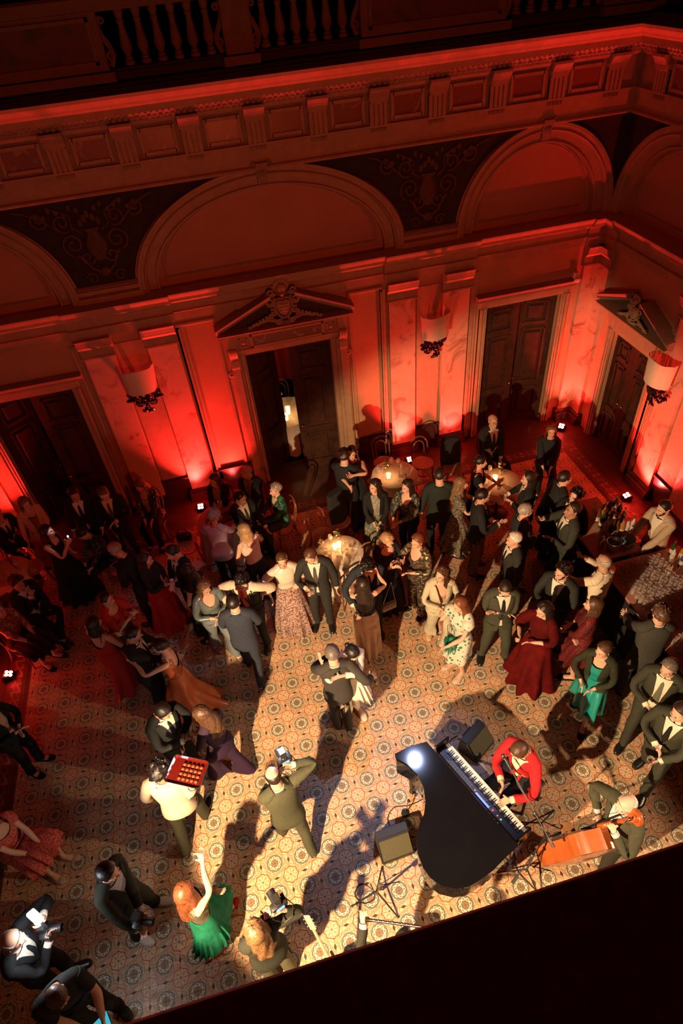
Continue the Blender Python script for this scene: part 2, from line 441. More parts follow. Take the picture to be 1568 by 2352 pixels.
    bm = bm_new(); fprof(bm, F, u0, u1, prof_closed([(0.30, 6.47), (0.30, 6.545), (0.315, 6.55), (0.33, 6.57), (0.345, 6.572), (0.36, 6.60), (0.40, 6.64), (0.42, 6.66), (0.43, 6.70), (0.0, 6.76)]))
    link('cornice', bm, M_STONE, wall, False)
    if not detail: return wall, F
    return wall, F

TRI_OFF = 0.86
def triglyphs(wall, F, us):
    us = sorted(us)
    for u in us:
        t = empty('triglyph'); t.parent = wall
        bm = bm_new()
        w = 0.125
        for k in range(4):
            a = u - w + k * 0.0675; fbox(bm, F, a, a + 0.047, 0.03, 0.10, 5.905, 6.17)
        fbox(bm, F, u - w, u + w + 0.005, 0.03, 0.065, 5.905, 6.2)
        # curved console above the flutes
        prism(bm, [(-0.13, 6.20), (-0.10, 6.165), (-0.06, 6.18), (0.0, 6.155), (0.06, 6.18), (0.10, 6.165), (0.13, 6.20), (0.14, 6.24), (-0.14, 6.24)], lambda a, p_, q_: F(u + p_, a, q_), 0.03, 0.14)
        link('shaft', bm, M_STONE, t, False)
        bm = bm_new(); prism(bm, [(0.03, 6.24), (0.15, 6.24), (0.17, 6.28), (0.21, 6.33), (0.21, 6.36), (0.03, 6.36)], lambda a, d, z: F(a, d, z), u - 0.14, u + 0.14)
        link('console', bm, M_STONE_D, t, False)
        bm = bm_new()
        for k in range(6): a = u - 0.115 + k * 0.042; fbox(bm, F, a, a + 0.026, 0.04, 0.075, 5.815, 5.86)
        link('guttae', bm, M_STONE_D, t, False)
    for a, b in zip(us, us[1:]):
        mtp = empty('frieze_panel'); mtp.parent = wall
        c = 0.5 * (a + b); w = (b - a) / 2 - 0.22
        bm = bm_new(); fbox(bm, F, c - w, c + w, 0.03, 0.052, 5.97, 6.23); link('inset', bm, M_INSET, mtp, False)
        bm = bm_new()
        for q in ((c - w - 0.03, c - w + 0.012, 5.94, 6.26), (c + w - 0.012, c + w + 0.03, 5.94, 6.26), (c - w, c + w, 5.94, 5.982), (c - w, c + w, 6.218, 6.26)): fbox(bm, F, q[0], q[1], 0.03, 0.075, q[2], q[3])
        link('rim', bm, M_STONE, mtp, False)

# bays: centre, half width, height of arch, door (u0, u1, height)
BACK = [dict(c=-4.82, a=1.35, b=1.38, door=(-5.52, -4.08, 2.8)), dict(c=-0.45, a=2.08, b=1.40, door=(-1.19, 0.30, 2.8)), dict(c=3.92, a=1.35, b=1.38, door=(3.20, 4.65, 2.8))]
wall_back, FB = build_wall('back', XL, XR, BACK, [-2.98, 2.09], [(XL, XL + 0.37), (XR - 0.37, XR)])
triglyphs(wall_back, FB, [-0.45 + 0.865 * k for k in range(-3, 4)] + [3.06, 3.98, 4.88, -3.96, -4.88, -5.78])
RIGHT = [dict(c=-2.2, a=1.2, b=1.38), dict(c=0.55, a=1.25, b=1.38), dict(c=4.3, a=1.35, b=1.38, door=(3.72, 4.86, 2.32))]
wall_right, FRt = build_wall('right', YF, YB, RIGHT, [2.59], [(YB - 0.38, YB)])
triglyphs(wall_right, FRt, [5.05, 4.2, 3.35, 2.5, 1.65, 0.8])
build_wall('left', YF, YB, [dict(c=4.3, a=1.35, b=1.38), dict(c=0.55, a=1.25, b=1.38)], [2.59], [(YB - 0.38, YB)], False)
bm = bm_new(); box(bm, XL - 0.3, XR + 0.3, YF - 0.3, YF, 0, 6.6); tag(link('wall_front', bm, M_PLASTER, None, False), kind='structure')

# wide wall panels either side of the central door
bm = bm_new()
for a, b in ((-2.2, -1.56), (0.66, 1.26)):
    for q in ((a, a + 0.05, 0.56, 3.56), (b - 0.05, b, 0.56, 3.56)): fbox(bm, FB, q[0], q[1], -0.01, 0.03, q[2], q[3])
    fprof(bm, FB, a, b, prof_closed([(0.02, 3.50), (0.05, 3.52), (0.05, 3.55), (0.02, 3.57)]))
link('panel_rim', bm, M_STONE, wall_back, False)

# ---- gallery above the cornice
gal = empty('trim_1'); tag(gal, kind='structure')
def baluster(x, y, z0, parent):
    bm = bm_new(); h = 0.56
    prof = [(0.062, 0), (0.062, 0.05), (0.045, 0.06), (0.052, 0.085), (0.035, 0.10), (0.040, 0.12), (0.064, 0.16), (0.070, 0.20), (0.060, 0.26), (0.042, 0.36), (0.034, 0.42), (0.046, 0.435), (0.046, 0.455), (0.036, 0.47), (0.05, 0.50), (0.055, 0.51), (0.055, 0.56)]
    lathe(bm, [(r, z) for r, z in prof], 12, Matrix.Translation((x, y, z0)))
    return link('baluster', bm, M_BALUSTER, parent, True, 50)
YG = 5.86; ZG = 6.90
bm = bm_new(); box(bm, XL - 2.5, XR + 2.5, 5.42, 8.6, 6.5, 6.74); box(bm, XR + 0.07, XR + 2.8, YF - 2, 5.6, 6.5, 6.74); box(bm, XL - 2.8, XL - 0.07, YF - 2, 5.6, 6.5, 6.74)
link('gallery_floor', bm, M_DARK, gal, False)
bm = bm_new()
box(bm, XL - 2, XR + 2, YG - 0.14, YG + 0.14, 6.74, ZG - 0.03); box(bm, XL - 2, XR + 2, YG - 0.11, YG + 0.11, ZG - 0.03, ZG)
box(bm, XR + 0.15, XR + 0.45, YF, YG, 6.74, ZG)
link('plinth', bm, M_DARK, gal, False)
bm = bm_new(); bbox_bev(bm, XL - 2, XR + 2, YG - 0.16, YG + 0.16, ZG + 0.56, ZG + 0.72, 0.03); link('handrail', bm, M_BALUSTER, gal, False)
for k, x in enumerate([-1.86, -1.655, -1.45, -1.24, -1.035, -0.83, -0.12, 0.085, 0.29, 0.495, 0.70, 0.91, 3.35, 3.56, 3.77, 3.98, 4.19, 4.4]): baluster(x, YG, ZG, gal)
for x0, x1, pan in ((-4.2, -2.12, True), (-0.66, -0.29, False), (1.12, 3.15, True), (4.6, 6.6, True), (-7.2, -6.2, True)):
    bm = bm_new(); bbox_bev(bm, x0, x1, YG - 0.15, YG + 0.15, ZG - 0.1, ZG + 0.58, 0.012)
    box(bm, x0 - 0.05, x1 + 0.05, YG - 0.22, YG + 0.2, ZG - 0.12, ZG - 0.02)
    for sx, xx in ((-1, x0), (1, x1)):
        tube(bm, [(xx + sx * (0.03 + 0.05 * math.sin(t)) , YG - 0.04, ZG + 0.02 + 0.5 * t / 6.0) for t in [q * 0.5 for q in range(13)]], 0.035, 6)
        tube(bm, [(xx + sx * 0.05 + sx * a_, YG - 0.04, ZG + 0.12 + b_) for a_, b_ in spiral((0, 0), 0.055, 0.012, 0, 1.3, 12)], 0.018, 5)
        tube(bm, [(xx + sx * 0.04 + sx * a_, YG - 0.04, ZG + 0.48 + b_) for a_, b_ in spiral((0, 0), 0.045, 0.012, 2, 1.3, 12)], 0.016, 5)
    pr_ = link('pier', bm, M_BALUSTER, gal, True, 35)
    if pan:
        bm = bm_new()
        for q in ((x0 + 0.1, x1 - 0.1, ZG + 0.06, ZG + 0.10), (x0 + 0.1, x1 - 0.1, ZG + 0.48, ZG + 0.52), (x0 + 0.1, x0 + 0.14, ZG + 0.06, ZG + 0.52), (x1 - 0.14, x1 - 0.1, ZG + 0.06, ZG + 0.52)): box(bm, q[0], q[1], YG - 0.175, YG - 0.14, q[2], q[3])
        link('panel_rim', bm, M_BALUSTER, gal, False)
        bm = bm_new(); box(bm, x0 + 0.14, x1 - 0.14, YG - 0.158, YG - 0.14, ZG + 0.10, ZG + 0.48); link('painted_panel', bm, mat_marble('painted_panel', (0.10, 0.04, 0.02), (0.05, 0.045, 0.02), 2.5, 0.8), gal, False)
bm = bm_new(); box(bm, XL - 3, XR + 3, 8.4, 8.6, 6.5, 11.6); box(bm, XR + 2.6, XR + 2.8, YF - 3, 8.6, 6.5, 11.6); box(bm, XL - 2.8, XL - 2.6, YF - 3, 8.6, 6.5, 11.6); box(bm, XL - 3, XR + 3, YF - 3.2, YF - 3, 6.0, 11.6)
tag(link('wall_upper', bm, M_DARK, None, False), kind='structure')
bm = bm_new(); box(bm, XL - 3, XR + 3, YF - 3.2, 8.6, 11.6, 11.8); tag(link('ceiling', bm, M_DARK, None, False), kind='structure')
# near gallery ledge, below the camera
bm = bm_new(); bbox_bev(bm, XL - 1, XR + 1, -4.75, -3.885, 6.72, 7.0, 0.02, 2); box(bm, XL - 1, XR + 1, -4.65, -3.97, 6.2, 6.75)
tag(link('trim_2', bm, mat('ledge_velvet', (0.55, 0.03, 0.055), 0.9, var=0.2, scale=40), None, True, 30), kind='structure')

# ---- floor
def floor_mat():
    m, nt, b = new_mat('patterned_tiles')
    g = nt.nodes.new('ShaderNodeNewGeometry'); sx = nt.nodes.new('ShaderNodeSeparateXYZ'); nt.links.new(g.outputs['Position'], sx.inputs[0])
    X = NX(nt, sx.outputs[0]); Y = NX(nt, sx.outputs[1]); x = X / S; y = Y / S
    gx = (x + 100.5).fract() - 0.5; gy = (y + 100.5).fract() - 0.5
    rx = (x + 100.0).fract() - 0.5; ry = (y + 100.0).fract() - 0.5
    def polar(a, c): return (a * a + c * c).sqrt(), a.atan2(c)
    def octd(a, c): return a.abs().max(c.abs()).max((a.abs() + c.abs()) * 0.7071)
    rg, tg = polar(gx, gy); rr, tr = polar(rx, ry); og = octd(gx, gy); orr = octd(rx, ry)
    cream, tan, brown = (0.61, 0.43, 0.265), (0.36, 0.205, 0.105), (0.085, 0.038, 0.024)
    gray, white, olive = (0.20, 0.17, 0.115), (0.60, 0.53, 0.40), (0.25, 0.20, 0.12)
    red, lgreen = (0.40, 0.085, 0.032), (0.32, 0.29, 0.20)
    c = mixc(nt, noise(nt, 3, 3, 0.6), cream, [v * 0.88 for v in cream])
    def lay(mask, col):
        nonlocal c
        c = mixc(nt, mask, c, col)
    # straight bands: octagon stars round the medallions and slanted strokes
    q = (gx * 0.924 + gy * 0.383); r_ = (gy * 0.924 - gx * 0.383)
    sq = q.abs().max(r_.abs())
    lay(sq.band(0.325, 0.012) * rr.gt(0.275), tan); lay(sq.band(0.372, 0.012) * rr.gt(0.275), tan)
    lay(og.band(0.35, 0.008) * rr.gt(0.275), tan)
    q2 = (rx * 0.924 - ry * 0.383); r2 = (ry * 0.924 + rx * 0.383)
    lay(q2.abs().max(r2.abs()).band(0.335, 0.009) * rg.gt(0.30), tan)
    # lozenges half way between the medallions
    lx = (x + 100.0).fract() - 0.5; ly = gy
    lay((lx.abs() * 9.5 + ly.abs() * 22.0).lt(1.0) if False else ((gx.abs() - 0.5).abs() * 20.0 + gy.abs() * 8.5).lt(1.0), brown)
    lay(((gy.abs() - 0.5).abs() * 20.0 + gx.abs() * 8.5).lt(1.0), brown)
    # grey-green medallion
    lay(og.lt(0.285), gray)
    sg = (tg * 4.0).cos().abs() * 0.045 + 0.20
    lay(rg.lt(sg + 0.02), (0.05, 0.04, 0.03)); lay(rg.lt(sg), white)
    pet = (tg * 8.0).cos()
    lay((rg - sg + 0.055).abs().lt(0.022) * pet.gt(0.0), olive)
    lay(rg.lt(0.145), olive); lay(rg.band(0.15, 0.008), white)
    lay(rg.band(0.095, 0.038) * (tg * 8.0).cos().lt(0.2), (0.19, 0.125, 0.07)); lay(rg.lt(0.04), (0.24, 0.12, 0.05))
    # red medallion
    sr = (tr * 4.0).cos().abs() * 0.036 + 0.218
    lay(rr.lt(sr + 0.032), red); lay(rr.lt(sr - 0.004), cream)
    lay(rr.band(0.135, 0.045) * (tr * 4.0).cos().lt(-0.55), lgreen)
    lay((rr - sr + 0.05).abs().lt(0.01) * (tr * 8.0).cos().gt(0.2), (0.45, 0.2, 0.1))
    lay(rr.band(0.11, 0.06) * (tr * 8.0).cos().gt(0.9), (0.42, 0.16, 0.07)); lay(rr.lt(0.032), red)
    # joints
    h = 0.5
    jx = (gx.abs() - 0.5).abs().min(gx.abs()); jy = (gy.abs() - 0.5).abs().min(gy.abs())
    # border bands along the walls
    e = (X + 5.50).min((X * -1.0) + 4.60).min((Y * -1.0) + 4.52)
    bmask = e.lt(0.0)
    wv = ((X + Y * 1.0) * 22.0).cos() * 0.06
    bcol = mixc(nt, (e + 0.20 + wv).abs().lt(0.022), (0.10, 0.038, 0.022), (0.26, 0.145, 0.08))
    bcol = mixc(nt, (e + 0.20 - wv).abs().lt(0.015), bcol, (0.19, 0.10, 0.06))
    bcol = mixc(nt, e.band(-0.05, 0.018), bcol, (0.06, 0.03, 0.02)); bcol = mixc(nt, e.band(-0.37, 0.02), bcol, (0.06, 0.03, 0.02)); bcol = mixc(nt, e.lt(-0.42), bcol, (0.085, 0.040, 0.026))
    lay(bmask, bcol)
    nt.links.new(c, b.inputs['Base Color'])
    b.inputs['Roughness'].default_value = 0.42; b.inputs['Specular IOR Level'].default_value = 0.35
    rn = noise(nt, 9, 3, 0.6); nt.links.new(ramp(nt, rn, [(0.3, (0.30,) * 3), (0.7, (0.48,) * 3)]), b.inputs['Roughness'])
    return m
M_FLOOR = floor_mat()
floor = empty('floor'); tag(floor, kind='structure')
bm = bm_new(); box(bm, XL - 1, XR + 1, YF - 1, YB + 4.5, -0.2, -0.002); link('mortar_bed', bm, mat('mortar', (0.10, 0.06, 0.035), 0.9), floor, False)
def tile_geo(bm, x, y, w):
    g = 0.0006; t = 0.003
    lo = [bm.verts.new((x + a, y + c, -0.003)) for a, c in ((g, g), (w - g, g), (w - g, w - g), (g, w - g))]
    hi = [bm.verts.new((x + a, y + c, 0.0)) for a, c in ((g + t / 3, g + t / 3), (w - g - t / 3, g + t / 3), (w - g - t / 3, w - g - t / 3), (g + t / 3, w - g - t / 3))]
    for k in range(4): bm.faces.new((lo[k], lo[(k + 1) % 4], hi[(k + 1) % 4], hi[k]))
    bm.faces.new(hi)
T = S / 2
cells = [(i, j) for i in range(int(XL / T) - 2, int(XR / T) + 3) for j in range(int(YF / T) - 2, int(YB / T) + 3)]
_near = [c for c in cells if -3.9 < c[0] * T < 1.6 and -2.35 < c[1] * T < 1.5]
_near.sort(key=lambda c: (c[0] * T + 1.6) ** 2 + (c[1] * T + 1.3) ** 2); _near = set(_near[:300])
bm = bm_new(); tile_geo(bm, 0, 0, T); _tm = bpy.data.meshes.new('tile'); bmesh.ops.recalc_face_normals(bm, faces=bm.faces); bm.to_mesh(_tm); bm.free(); _tm.materials.append(M_FLOOR)
for i, j in cells:
    if (i, j) in _near:
        o = bpy.data.objects.new('tile', _tm); COL.objects.link(o); o.parent = floor; o.location = (i * T, j * T, 0)
bm = bm_new()
for i, j in cells:
    if (i, j) not in _near: tile_geo(bm, i * T, j * T, T)
tag(link('tile_field', bm, M_FLOOR, floor, False), kind='stuff')
bm = bm_new(); box(bm, XL - 1, XR + 4, YB - 0.1, YB + 4.5, -0.1, -0.002); link('threshold', bm, mat('far_room_floor', (0.20, 0.13, 0.06), 0.6), floor, False)

# ---- doors
def door_leaf(parent, w, h, M, name='leaf'):
    """panelled leaf, hinge at x=0, front towards -y"""
    bm = bm_new(); t = 0.05
    rows = [(0.16, 0.30 * h), (0.30 * h + 0.12, 0.76 * h), (0.76 * h + 0.11, h - 0.13)]
    st = 0.13
    box(bm, 0, w, -t / 2 + 0.015, t / 2 - 0.01, 0, h, M)
    for a, b in ((0, st), (w - st, w)): box(bm, a, b, -t / 2, t / 2, 0, h, M)
    zs = [0] + [q for r in rows for q in r] + [h]
    for k in range(0, len(zs), 2): box(bm, st, w - st, -t / 2, t / 2, zs[k], zs[k + 1], M)
    lf = link(name, bm, M_WOOD, parent, False)
    for a, b in rows:
        bm = bm_new(); i = 0.03
        box(bm, st, w - st, -t / 2 - 0.012, 0, a, a + i, M); box(bm, st, w - st, -t / 2 - 0.012, 0, b - i, b, M)
        box(bm, st, st + i, -t / 2 - 0.012, 0, a, b, M); box(bm, w - st - i, w - st, -t / 2 - 0.012, 0, a, b, M)
        bbox_bev(bm, st + 0.08, w - st - 0.08, -t / 2 - 0.008, 0, a + 0.08, b - 0.08, 0.02, 1, M)
        link('panel', bm, M_WOOD, lf, False)
    bm = bm_new(); ball(bm, (w - 0.06, -t / 2 - 0.04, 1.05), 0.025, 8, 6, M); tube(bm, [M @ Vector((w - 0.06, -t / 2, 1.05)), M @ Vector((w - 0.06, -t / 2 - 0.04, 1.05))], 0.01, 6)
    link('handle', bm, mat('brass', (0.5, 0.3, 0.1), 0.3, 1.0), lf)
    return lf
def wallM(F, u, d, extra=0.0):
    """matrix with x along +u, -y out of the wall"""
    if F.side == 'back': return Matrix.Translation((u, YB - d, 0)) @ rotz(extra)
    if F.side == 'right': return Matrix.Translation((XR - d, u, 0)) @ rotz(-PI / 2 + extra)
def casing(bm, F, d0, d1, h, w=0.14, dep=0.07):
    for q0, q1 in ((d0 - w, d0), (d1, d1 + w)):
        for k, (a, b, d) in enumerate(((0, 1, dep * 0.6), (0.0, 0.35, dep), (0.5, 0.72, dep * 0.85))):
            s0, s1 = (q0 + a * w, q0 + b * w) if q1 == d0 else (q1 - b * w, q1 - a * w)
            fbox(bm, F, s0, s1, -0.01, d, 0, h + 0.002)
    fprof(bm, F, d0 - w, d1 + w, prof_closed([(dep * 0.6, h), (dep * 0.6, h + 0.05), (dep * 0.85, h + 0.055), (dep * 0.85, h + 0.085), (dep, h + 0.09), (dep, h + w)]))
def door(n, F, d0, d1, h, aL, aR, label):
    D = empty('door_%d' % n); tag(D, kind='structure')
    w = (d1 - d0) / 2 - 0.004
    if F.side == 'back':
        door_leaf(D, w, h - 0.02, wallM(F, d0, -0.24 + 0.13, 0) @ rotz(aL))
        door_leaf(D, w, h - 0.02, wallM(F, d1, -0.11, 0) @ rotz(-aR) @ Matrix.Diagonal((-1, 1, 1, 1)))
    else:
        door_leaf(D, w, h - 0.02, wallM(F, d1, -0.11, 0) @ rotz(aL))
        door_leaf(D, w, h - 0.02, wallM(F, d0, -0.11, 0) @ rotz(-aR) @ Matrix.Diagonal((-1, 1, 1, 1)))
    bm = bm_new(); casing(bm, F, d0, d1, h); link('casing', bm, M_STONE, D, False)
    return D
D1 = door(1, FB, -5.52, -4.08, 2.8, math.radians(38), 0.0, '')
D2 = door(2, FB, -1.19, 0.30, 2.8, math.radians(44), math.radians(3), '')
D3 = door(3, FB, 3.20, 4.65, 2.8, math.radians(2), math.radians(14), '')
D4 = door(4, FRt, 3.72, 4.86, 2.32, 0.0, 0.0, '')
for D, d0, d1 in ((D1, -5.52, -4.08), (D3, 3.20, 4.65)):
    bm = bm_new(); fprof(bm, FB, d0 - 0.24, d1 + 0.24, prof_closed([(0.09, 2.94), (0.09, 2.99), (0.12, 3.0), (0.15, 3.03), (0.16, 3.06), (0.0, 3.075)])); link('hood', bm, M_STONE_D, D, False)
def carving(F, u, d, z, s, parent, crown=True):
    """heraldic cartouche of scrolls, leaves and a shield"""
    bm = bm_new()
    def P(a, e, b): return F(u + a * s, d + e * s, z + b * s)
    sh = [(0, -0.21), (0.09, -0.15), (0.14, -0.04), (0.13, 0.09), (0.07, 0.13), (0, 0.11), (-0.07, 0.13), (-0.13, 0.09), (-0.14, -0.04), (-0.09, -0.15)]
    V0 = [bm.verts.new(P(a, 0.0, b)) for a, b in sh]; V1 = [bm.verts.new(P(a * 0.86, 0.10, b * 0.86)) for a, b in sh]; c = bm.verts.new(P(0, 0.14, -0.02))
    for k in range(len(sh)):
        bm.faces.new((V0[k], V0[(k + 1) % 10], V1[(k + 1) % 10], V1[k])); bm.faces.new((V1[k], V1[(k + 1) % 10], c))
    tube(bm, [P(a * 1.12, 0.06, b * 1.12) for a, b in sh], 0.022 * s, 6, closed=True)
    for q in range(9): ball(bm, P(0.055 * ((q % 3) - 1), 0.135, 0.05 - 0.06 * (q // 3)), 0.017 * s, 6, 5)
    for sx in (-1, 1):
        for (cx, cz), r0, a0, tr in (((0.22, 0.10), 0.09, 2.4, 1.6), ((0.19, 0.26), 0.07, 3.4, 1.5), ((0.20, -0.10), 0.06, 1.0, 1.3), ((0.12, -0.27), 0.06, 2.2, 1.5)):
            tube(bm, [P(sx * (cx + a_), 0.05 + 0.05 * k / 20, cz + b_) for k, (a_, b_) in enumerate(spiral((0, 0), r0, 0.012, a0, tr, 20))], [0.032 * s * (1 - 0.5 * k / 20) for k in range(21)], 6)
        for k in range(7):
            a_ = 0.24 + 0.065 * k; ball(bm, P(sx * a_, 0.04, -0.20 - 0.018 * k + 0.02 * (k % 2)), (0.05 * s, 0.03 * s, 0.032 * s), 7, 5)
            ball(bm, P(sx * (a_ + 0.02), 0.05, -0.15 - 0.026 * k), (0.03 * s, 0.025 * s, 0.04 * s), 6, 5)
        tube(bm, [P(sx * 0.10, 0.05, -0.30), P(sx * 0.2, 0.06, -0.24), P(sx * 0.33, 0.05, -0.22), P(sx * 0.5, 0.04, -0.27), P(sx * 0.66, 0.03, -0.31)], [0.04 * s, 0.035 * s, 0.03 * s, 0.02 * s, 0.01 * s], 6)
    for k in range(5): ball(bm, P(0.03 * (k - 2), 0.09, -0.30), (0.016 * s, 0.03 * s, 0.05 * s), 6, 5)
    if crown:
        for k in range(7):
            a_ = (k - 3) * 0.42; ball(bm, P(0.12 * math.sin(a_), 0.07, 0.33 + 0.12 * math.cos(a_)), (0.035 * s, 0.035 * s, 0.045 * s), 7, 5)
        ball(bm, P(0, 0.06, 0.31), (0.09 * s, 0.06 * s, 0.09 * s), 10, 7); ball(bm, P(0, 0.11, 0.22), 0.04 * s, 8, 6)
        for sx in (-1, 1): tube(bm, [P(sx * (0.09 + a_), 0.07, 0.42 + b_) for a_, b_ in spiral((0, 0), 0.05, 0.01, 0.2, 1.3, 14)], 0.018 * s, 5)
    return link('cartouche', bm, M_STONE, parent, True, 60)
def pediment(D, F, d0, d1, zb, rise, s_c):
    c = 0.5 * (d0 + d1); hw = (d1 - d0) / 2
    bm = bm_new()
    fprof(bm, F, d0, d1, prof_closed([(0.13, zb), (0.13, zb + 0.03), (0.20, zb + 0.035), (0.20, zb + 0.06), (0.24, zb + 0.085), (0.0, zb + 0.1)]))
    link('pediment_base', bm, M_STONE, D, False)
    for sx in (-1, 1):
        bm = bm_new()
        prof = [(-0.02, 0), (0.13, 0), (0.13, 0.03), (0.20, 0.04), (0.24, 0.10), (0.25, 0.13), (-0.02, 0.16)]
        def fn(a, d, z): return F(c + sx * a, d, zb + 0.08 + z + rise * (1 - (a - 0.0) / hw))
        prism(bm, prof, fn, 0.2, hw + 0.02)
        link('raking_cornice', bm, M_STONE_D, D, False)
    bm = bm_new(); vs = [bm.verts.new(F(*q)) for q in ((d0 + 0.05, 0.05, zb + 0.08), (d1 - 0.05, 0.05, zb + 0.08), (c + 0.1, 0.05, zb + 0.06 + rise), (c - 0.1, 0.05, zb + 0.06 + rise))]; bm.faces.new(vs); link('tympanum', bm, mat('tympanum_stone', (0.06, 0.04, 0.028), 0.9), D, False)
    carving(F, c, 0.12, zb + 0.40 * s_c / 0.9, s_c, D)
pediment(D2, FB, -1.58, 0.70, 3.20, 0.50, 0.92)
bm = bm_new()
fbox(bm, FB, -1.45, 0.57, -0.01, 0.08, 2.92, 3.2); fprof(bm, FB, -1.47, 0.59, prof_closed([(0.10, 2.9), (0.10, 2.93), (0.08, 2.94)]))
for u in (-1.47, 0.43): fbox(bm, FB, u, u + 0.16, -0.01, 0.13, 3.0, 3.2); fbox(bm, FB, u - 0.005, u + 0.165, -0.01, 0.06, 0, 2.95); fbox(bm, FB, u + 0.02, u + 0.14, -0.01, 0.085, 0.3, 2.6)
link('frieze', bm, M_STONE, D2, False)
for u in (-1.46, 0.44):
    bm = bm_new()
    prism(bm, [(0.06, 2.62), (0.10, 2.60), (0.12, 2.66), (0.09, 2.74), (0.12, 2.84), (0.17, 2.90), (0.17, 2.99), (0.06, 3.0)], lambda a, d, z: FB(a, d, z), u, u + 0.14)
    for k in range(3): prism(bm, [(0.1, 2.82), (0.135, 2.84), (0.185, 2.9), (0.185, 2.97), (0.1, 2.98)], lambda a, d, z: FB(a, d, z), u + 0.012 + 0.045 * k, u + 0.04 + 0.045 * k)
    sx = -1 if u < -0.5 else 1; tube(bm, [FB(u + 0.07 + sx * (0.09 + a_), 0.05, 2.5 + b_) for a_, b_ in spiral((0, 0), 0.06, 0.012, 0, 1.5, 16, sx)], 0.022, 6)
    link('console', bm, M_STONE, D2, True, 40)
bm = bm_new(); fbox(bm, FB, -1.03, 0.16, 0.07, 0.095, 2.97, 3.15); link('inset', bm, M_INSET, D2, False)
bm = bm_new()
for q in ((-1.06, 0.19, 2.945, 2.975), (-1.06, 0.19, 3.145, 3.175), (-1.06, -1.03, 2.945, 3.175), (0.16, 0.19, 2.945, 3.175)): fbox(bm, FB, q[0], q[1], 0.07, 0.11, q[2], q[3])
for u in (-1.18, 0.31):
    for q in ((u - 0.07, u + 0.07, 2.975, 2.99), (u - 0.07, u + 0.07, 3.12, 3.135), (u - 0.07, u - 0.055, 2.975, 3.135), (u + 0.055, u + 0.07, 2.975, 3.135)): fbox(bm, FB, q[0], q[1], 0.07, 0.10, q[2], q[3])
    ball(bm, FB(u, 0.09, 3.055), (0.035, 0.02, 0.035), 8, 6)
link('inset_rim', bm, M_STONE, D2, True, 40)
pediment(D4, FRt, 3.30, 5.28, 2.66, 0.40, 0.62)
bm = bm_new(); fbox(bm, FRt, 3.52, 5.06, -0.01, 0.07, 2.46, 2.66); link('frieze', bm, M_STONE, D4, False)

# rooms behind the doors
bm = bm_new()
box(bm, -6.2, 5.4, YB + 4.3, YB + 4.4, 0, 3.4); box(bm, -6.2, 5.4, YB + 0.36, YB + 4.4, 3.3, 3.4)
for x in (-6.2, -3.2, 2.2, 5.3): box(bm, x, x + 0.1, YB + 0.36, YB + 4.4, 0, 3.4)
tag(link('wall_beyond', bm, mat('far_room_wall', (0.34, 0.20, 0.07), 0.8, var=0.2, scale=2), None, False), kind='structure')
# ---------------------------------------------------------------- people: rest body, clothes, pose
# rest pose: A-pose, 1.75 m, facing -Y, the person's left is +X
def V3(*a): return np.array(a, float)
class Sex:
    def __init__(s, fem):
        s.fem = fem
        s.sh = 0.160 if fem else 0.176
        s.hip = 0.088 if fem else 0.092
        ad = V3(0.574, 0, -0.819)
        J = s.J = {}
        J['pelvis'] = V3(0, 0, 0.94); J['belly'] = V3(0, 0, 1.04); J['chest'] = V3(0, 0.005, 1.20); J['neck'] = V3(0, 0.015, 1.475); J['head'] = V3(0, 0.008, 1.57); J['top'] = V3(0, 0, 1.76)
        for k, q in (('L', 1), ('R', -1)):
            m = V3(q, 1, 1)
            J['sh' + k] = V3(q * s.sh, 0.015, 1.425); J['el' + k] = J['sh' + k] + ad * m * 0.285; J['wr' + k] = J['el' + k] + ad * m * 0.255
            J['ha' + k] = J['wr' + k] + ad * m * 0.09
            J['hp' + k] = V3(q * s.hip, 0, 0.92); J['kn' + k] = V3(q * (s.hip + 0.008), -0.008, 0.50); J['an' + k] = V3(q * (s.hip + 0.012), 0.018, 0.085); J['to' + k] = V3(q * (s.hip + 0.03), -0.15, 0.03)
            s.fing = getattr(s, 'fing', {})
            d = ad * m; w = V3(0, -1, 0)
            for f, (off, ln, sp) in enumerate(((0.030, 0.068, 0.16), (0.010, 0.077, 0.05), (-0.010, 0.072, -0.05), (-0.029, 0.056, -0.16))):
                a = J['wr' + k] + d * 0.086 + w * off; dd = d + w * sp; dd = dd / np.linalg.norm(dd)
                s.fing[k + str(f)] = (a, a + dd * ln * 0.5, a + dd * ln)
            a = J['wr' + k] + d * 0.028 + w * 0.030; dd = d * 0.62 + w * 0.75; dd = dd / np.linalg.norm(dd)
            s.fing[k + '4'] = (a, a + dd * 0.034, a + dd * 0.066)
        B = s.bones = []
        def b(n, p0, p1, r): B.append((n, np.array(p0), np.array(p1), r))
        b('pelvis', J['pelvis'] - V3(0, 0, 0.04), J['belly'], 0.09); b('belly', J['belly'], J['chest'], 0.09); b('chest', J['chest'], J['neck'] - V3(0, 0, 0.05), 0.11)
        b('neck', J['neck'], J['head'], 0.05); b('head', J['head'] + V3(0, 0, 0.03), J['top'] - V3(0, 0, 0.08), 0.08)
        for k in 'LR':
            b('ua' + k, J['sh' + k], J['el' + k], 0.045); b('fa' + k, J['el' + k], J['wr' + k], 0.035); b('ha' + k, J['wr' + k], J['wr' + k] + (J['ha' + k] - J['wr' + k]) * 0.9, 0.03)
            b('th' + k, J['hp' + k], J['kn' + k], 0.075); b('sn' + k, J['kn' + k], J['an' + k], 0.05); b('ft' + k, J['an' + k] - V3(0, 0, 0.03), J['to' + k], 0.035)
            for f in range(5):
                q = s.fing[k + str(f)]; b('f%s%da' % (k, f), q[0], q[1], 0.009); b('f%s%db' % (k, f), q[1], q[2], 0.009)
        s.idx = {n: i for i, (n, _, _, _) in enumerate(B)}
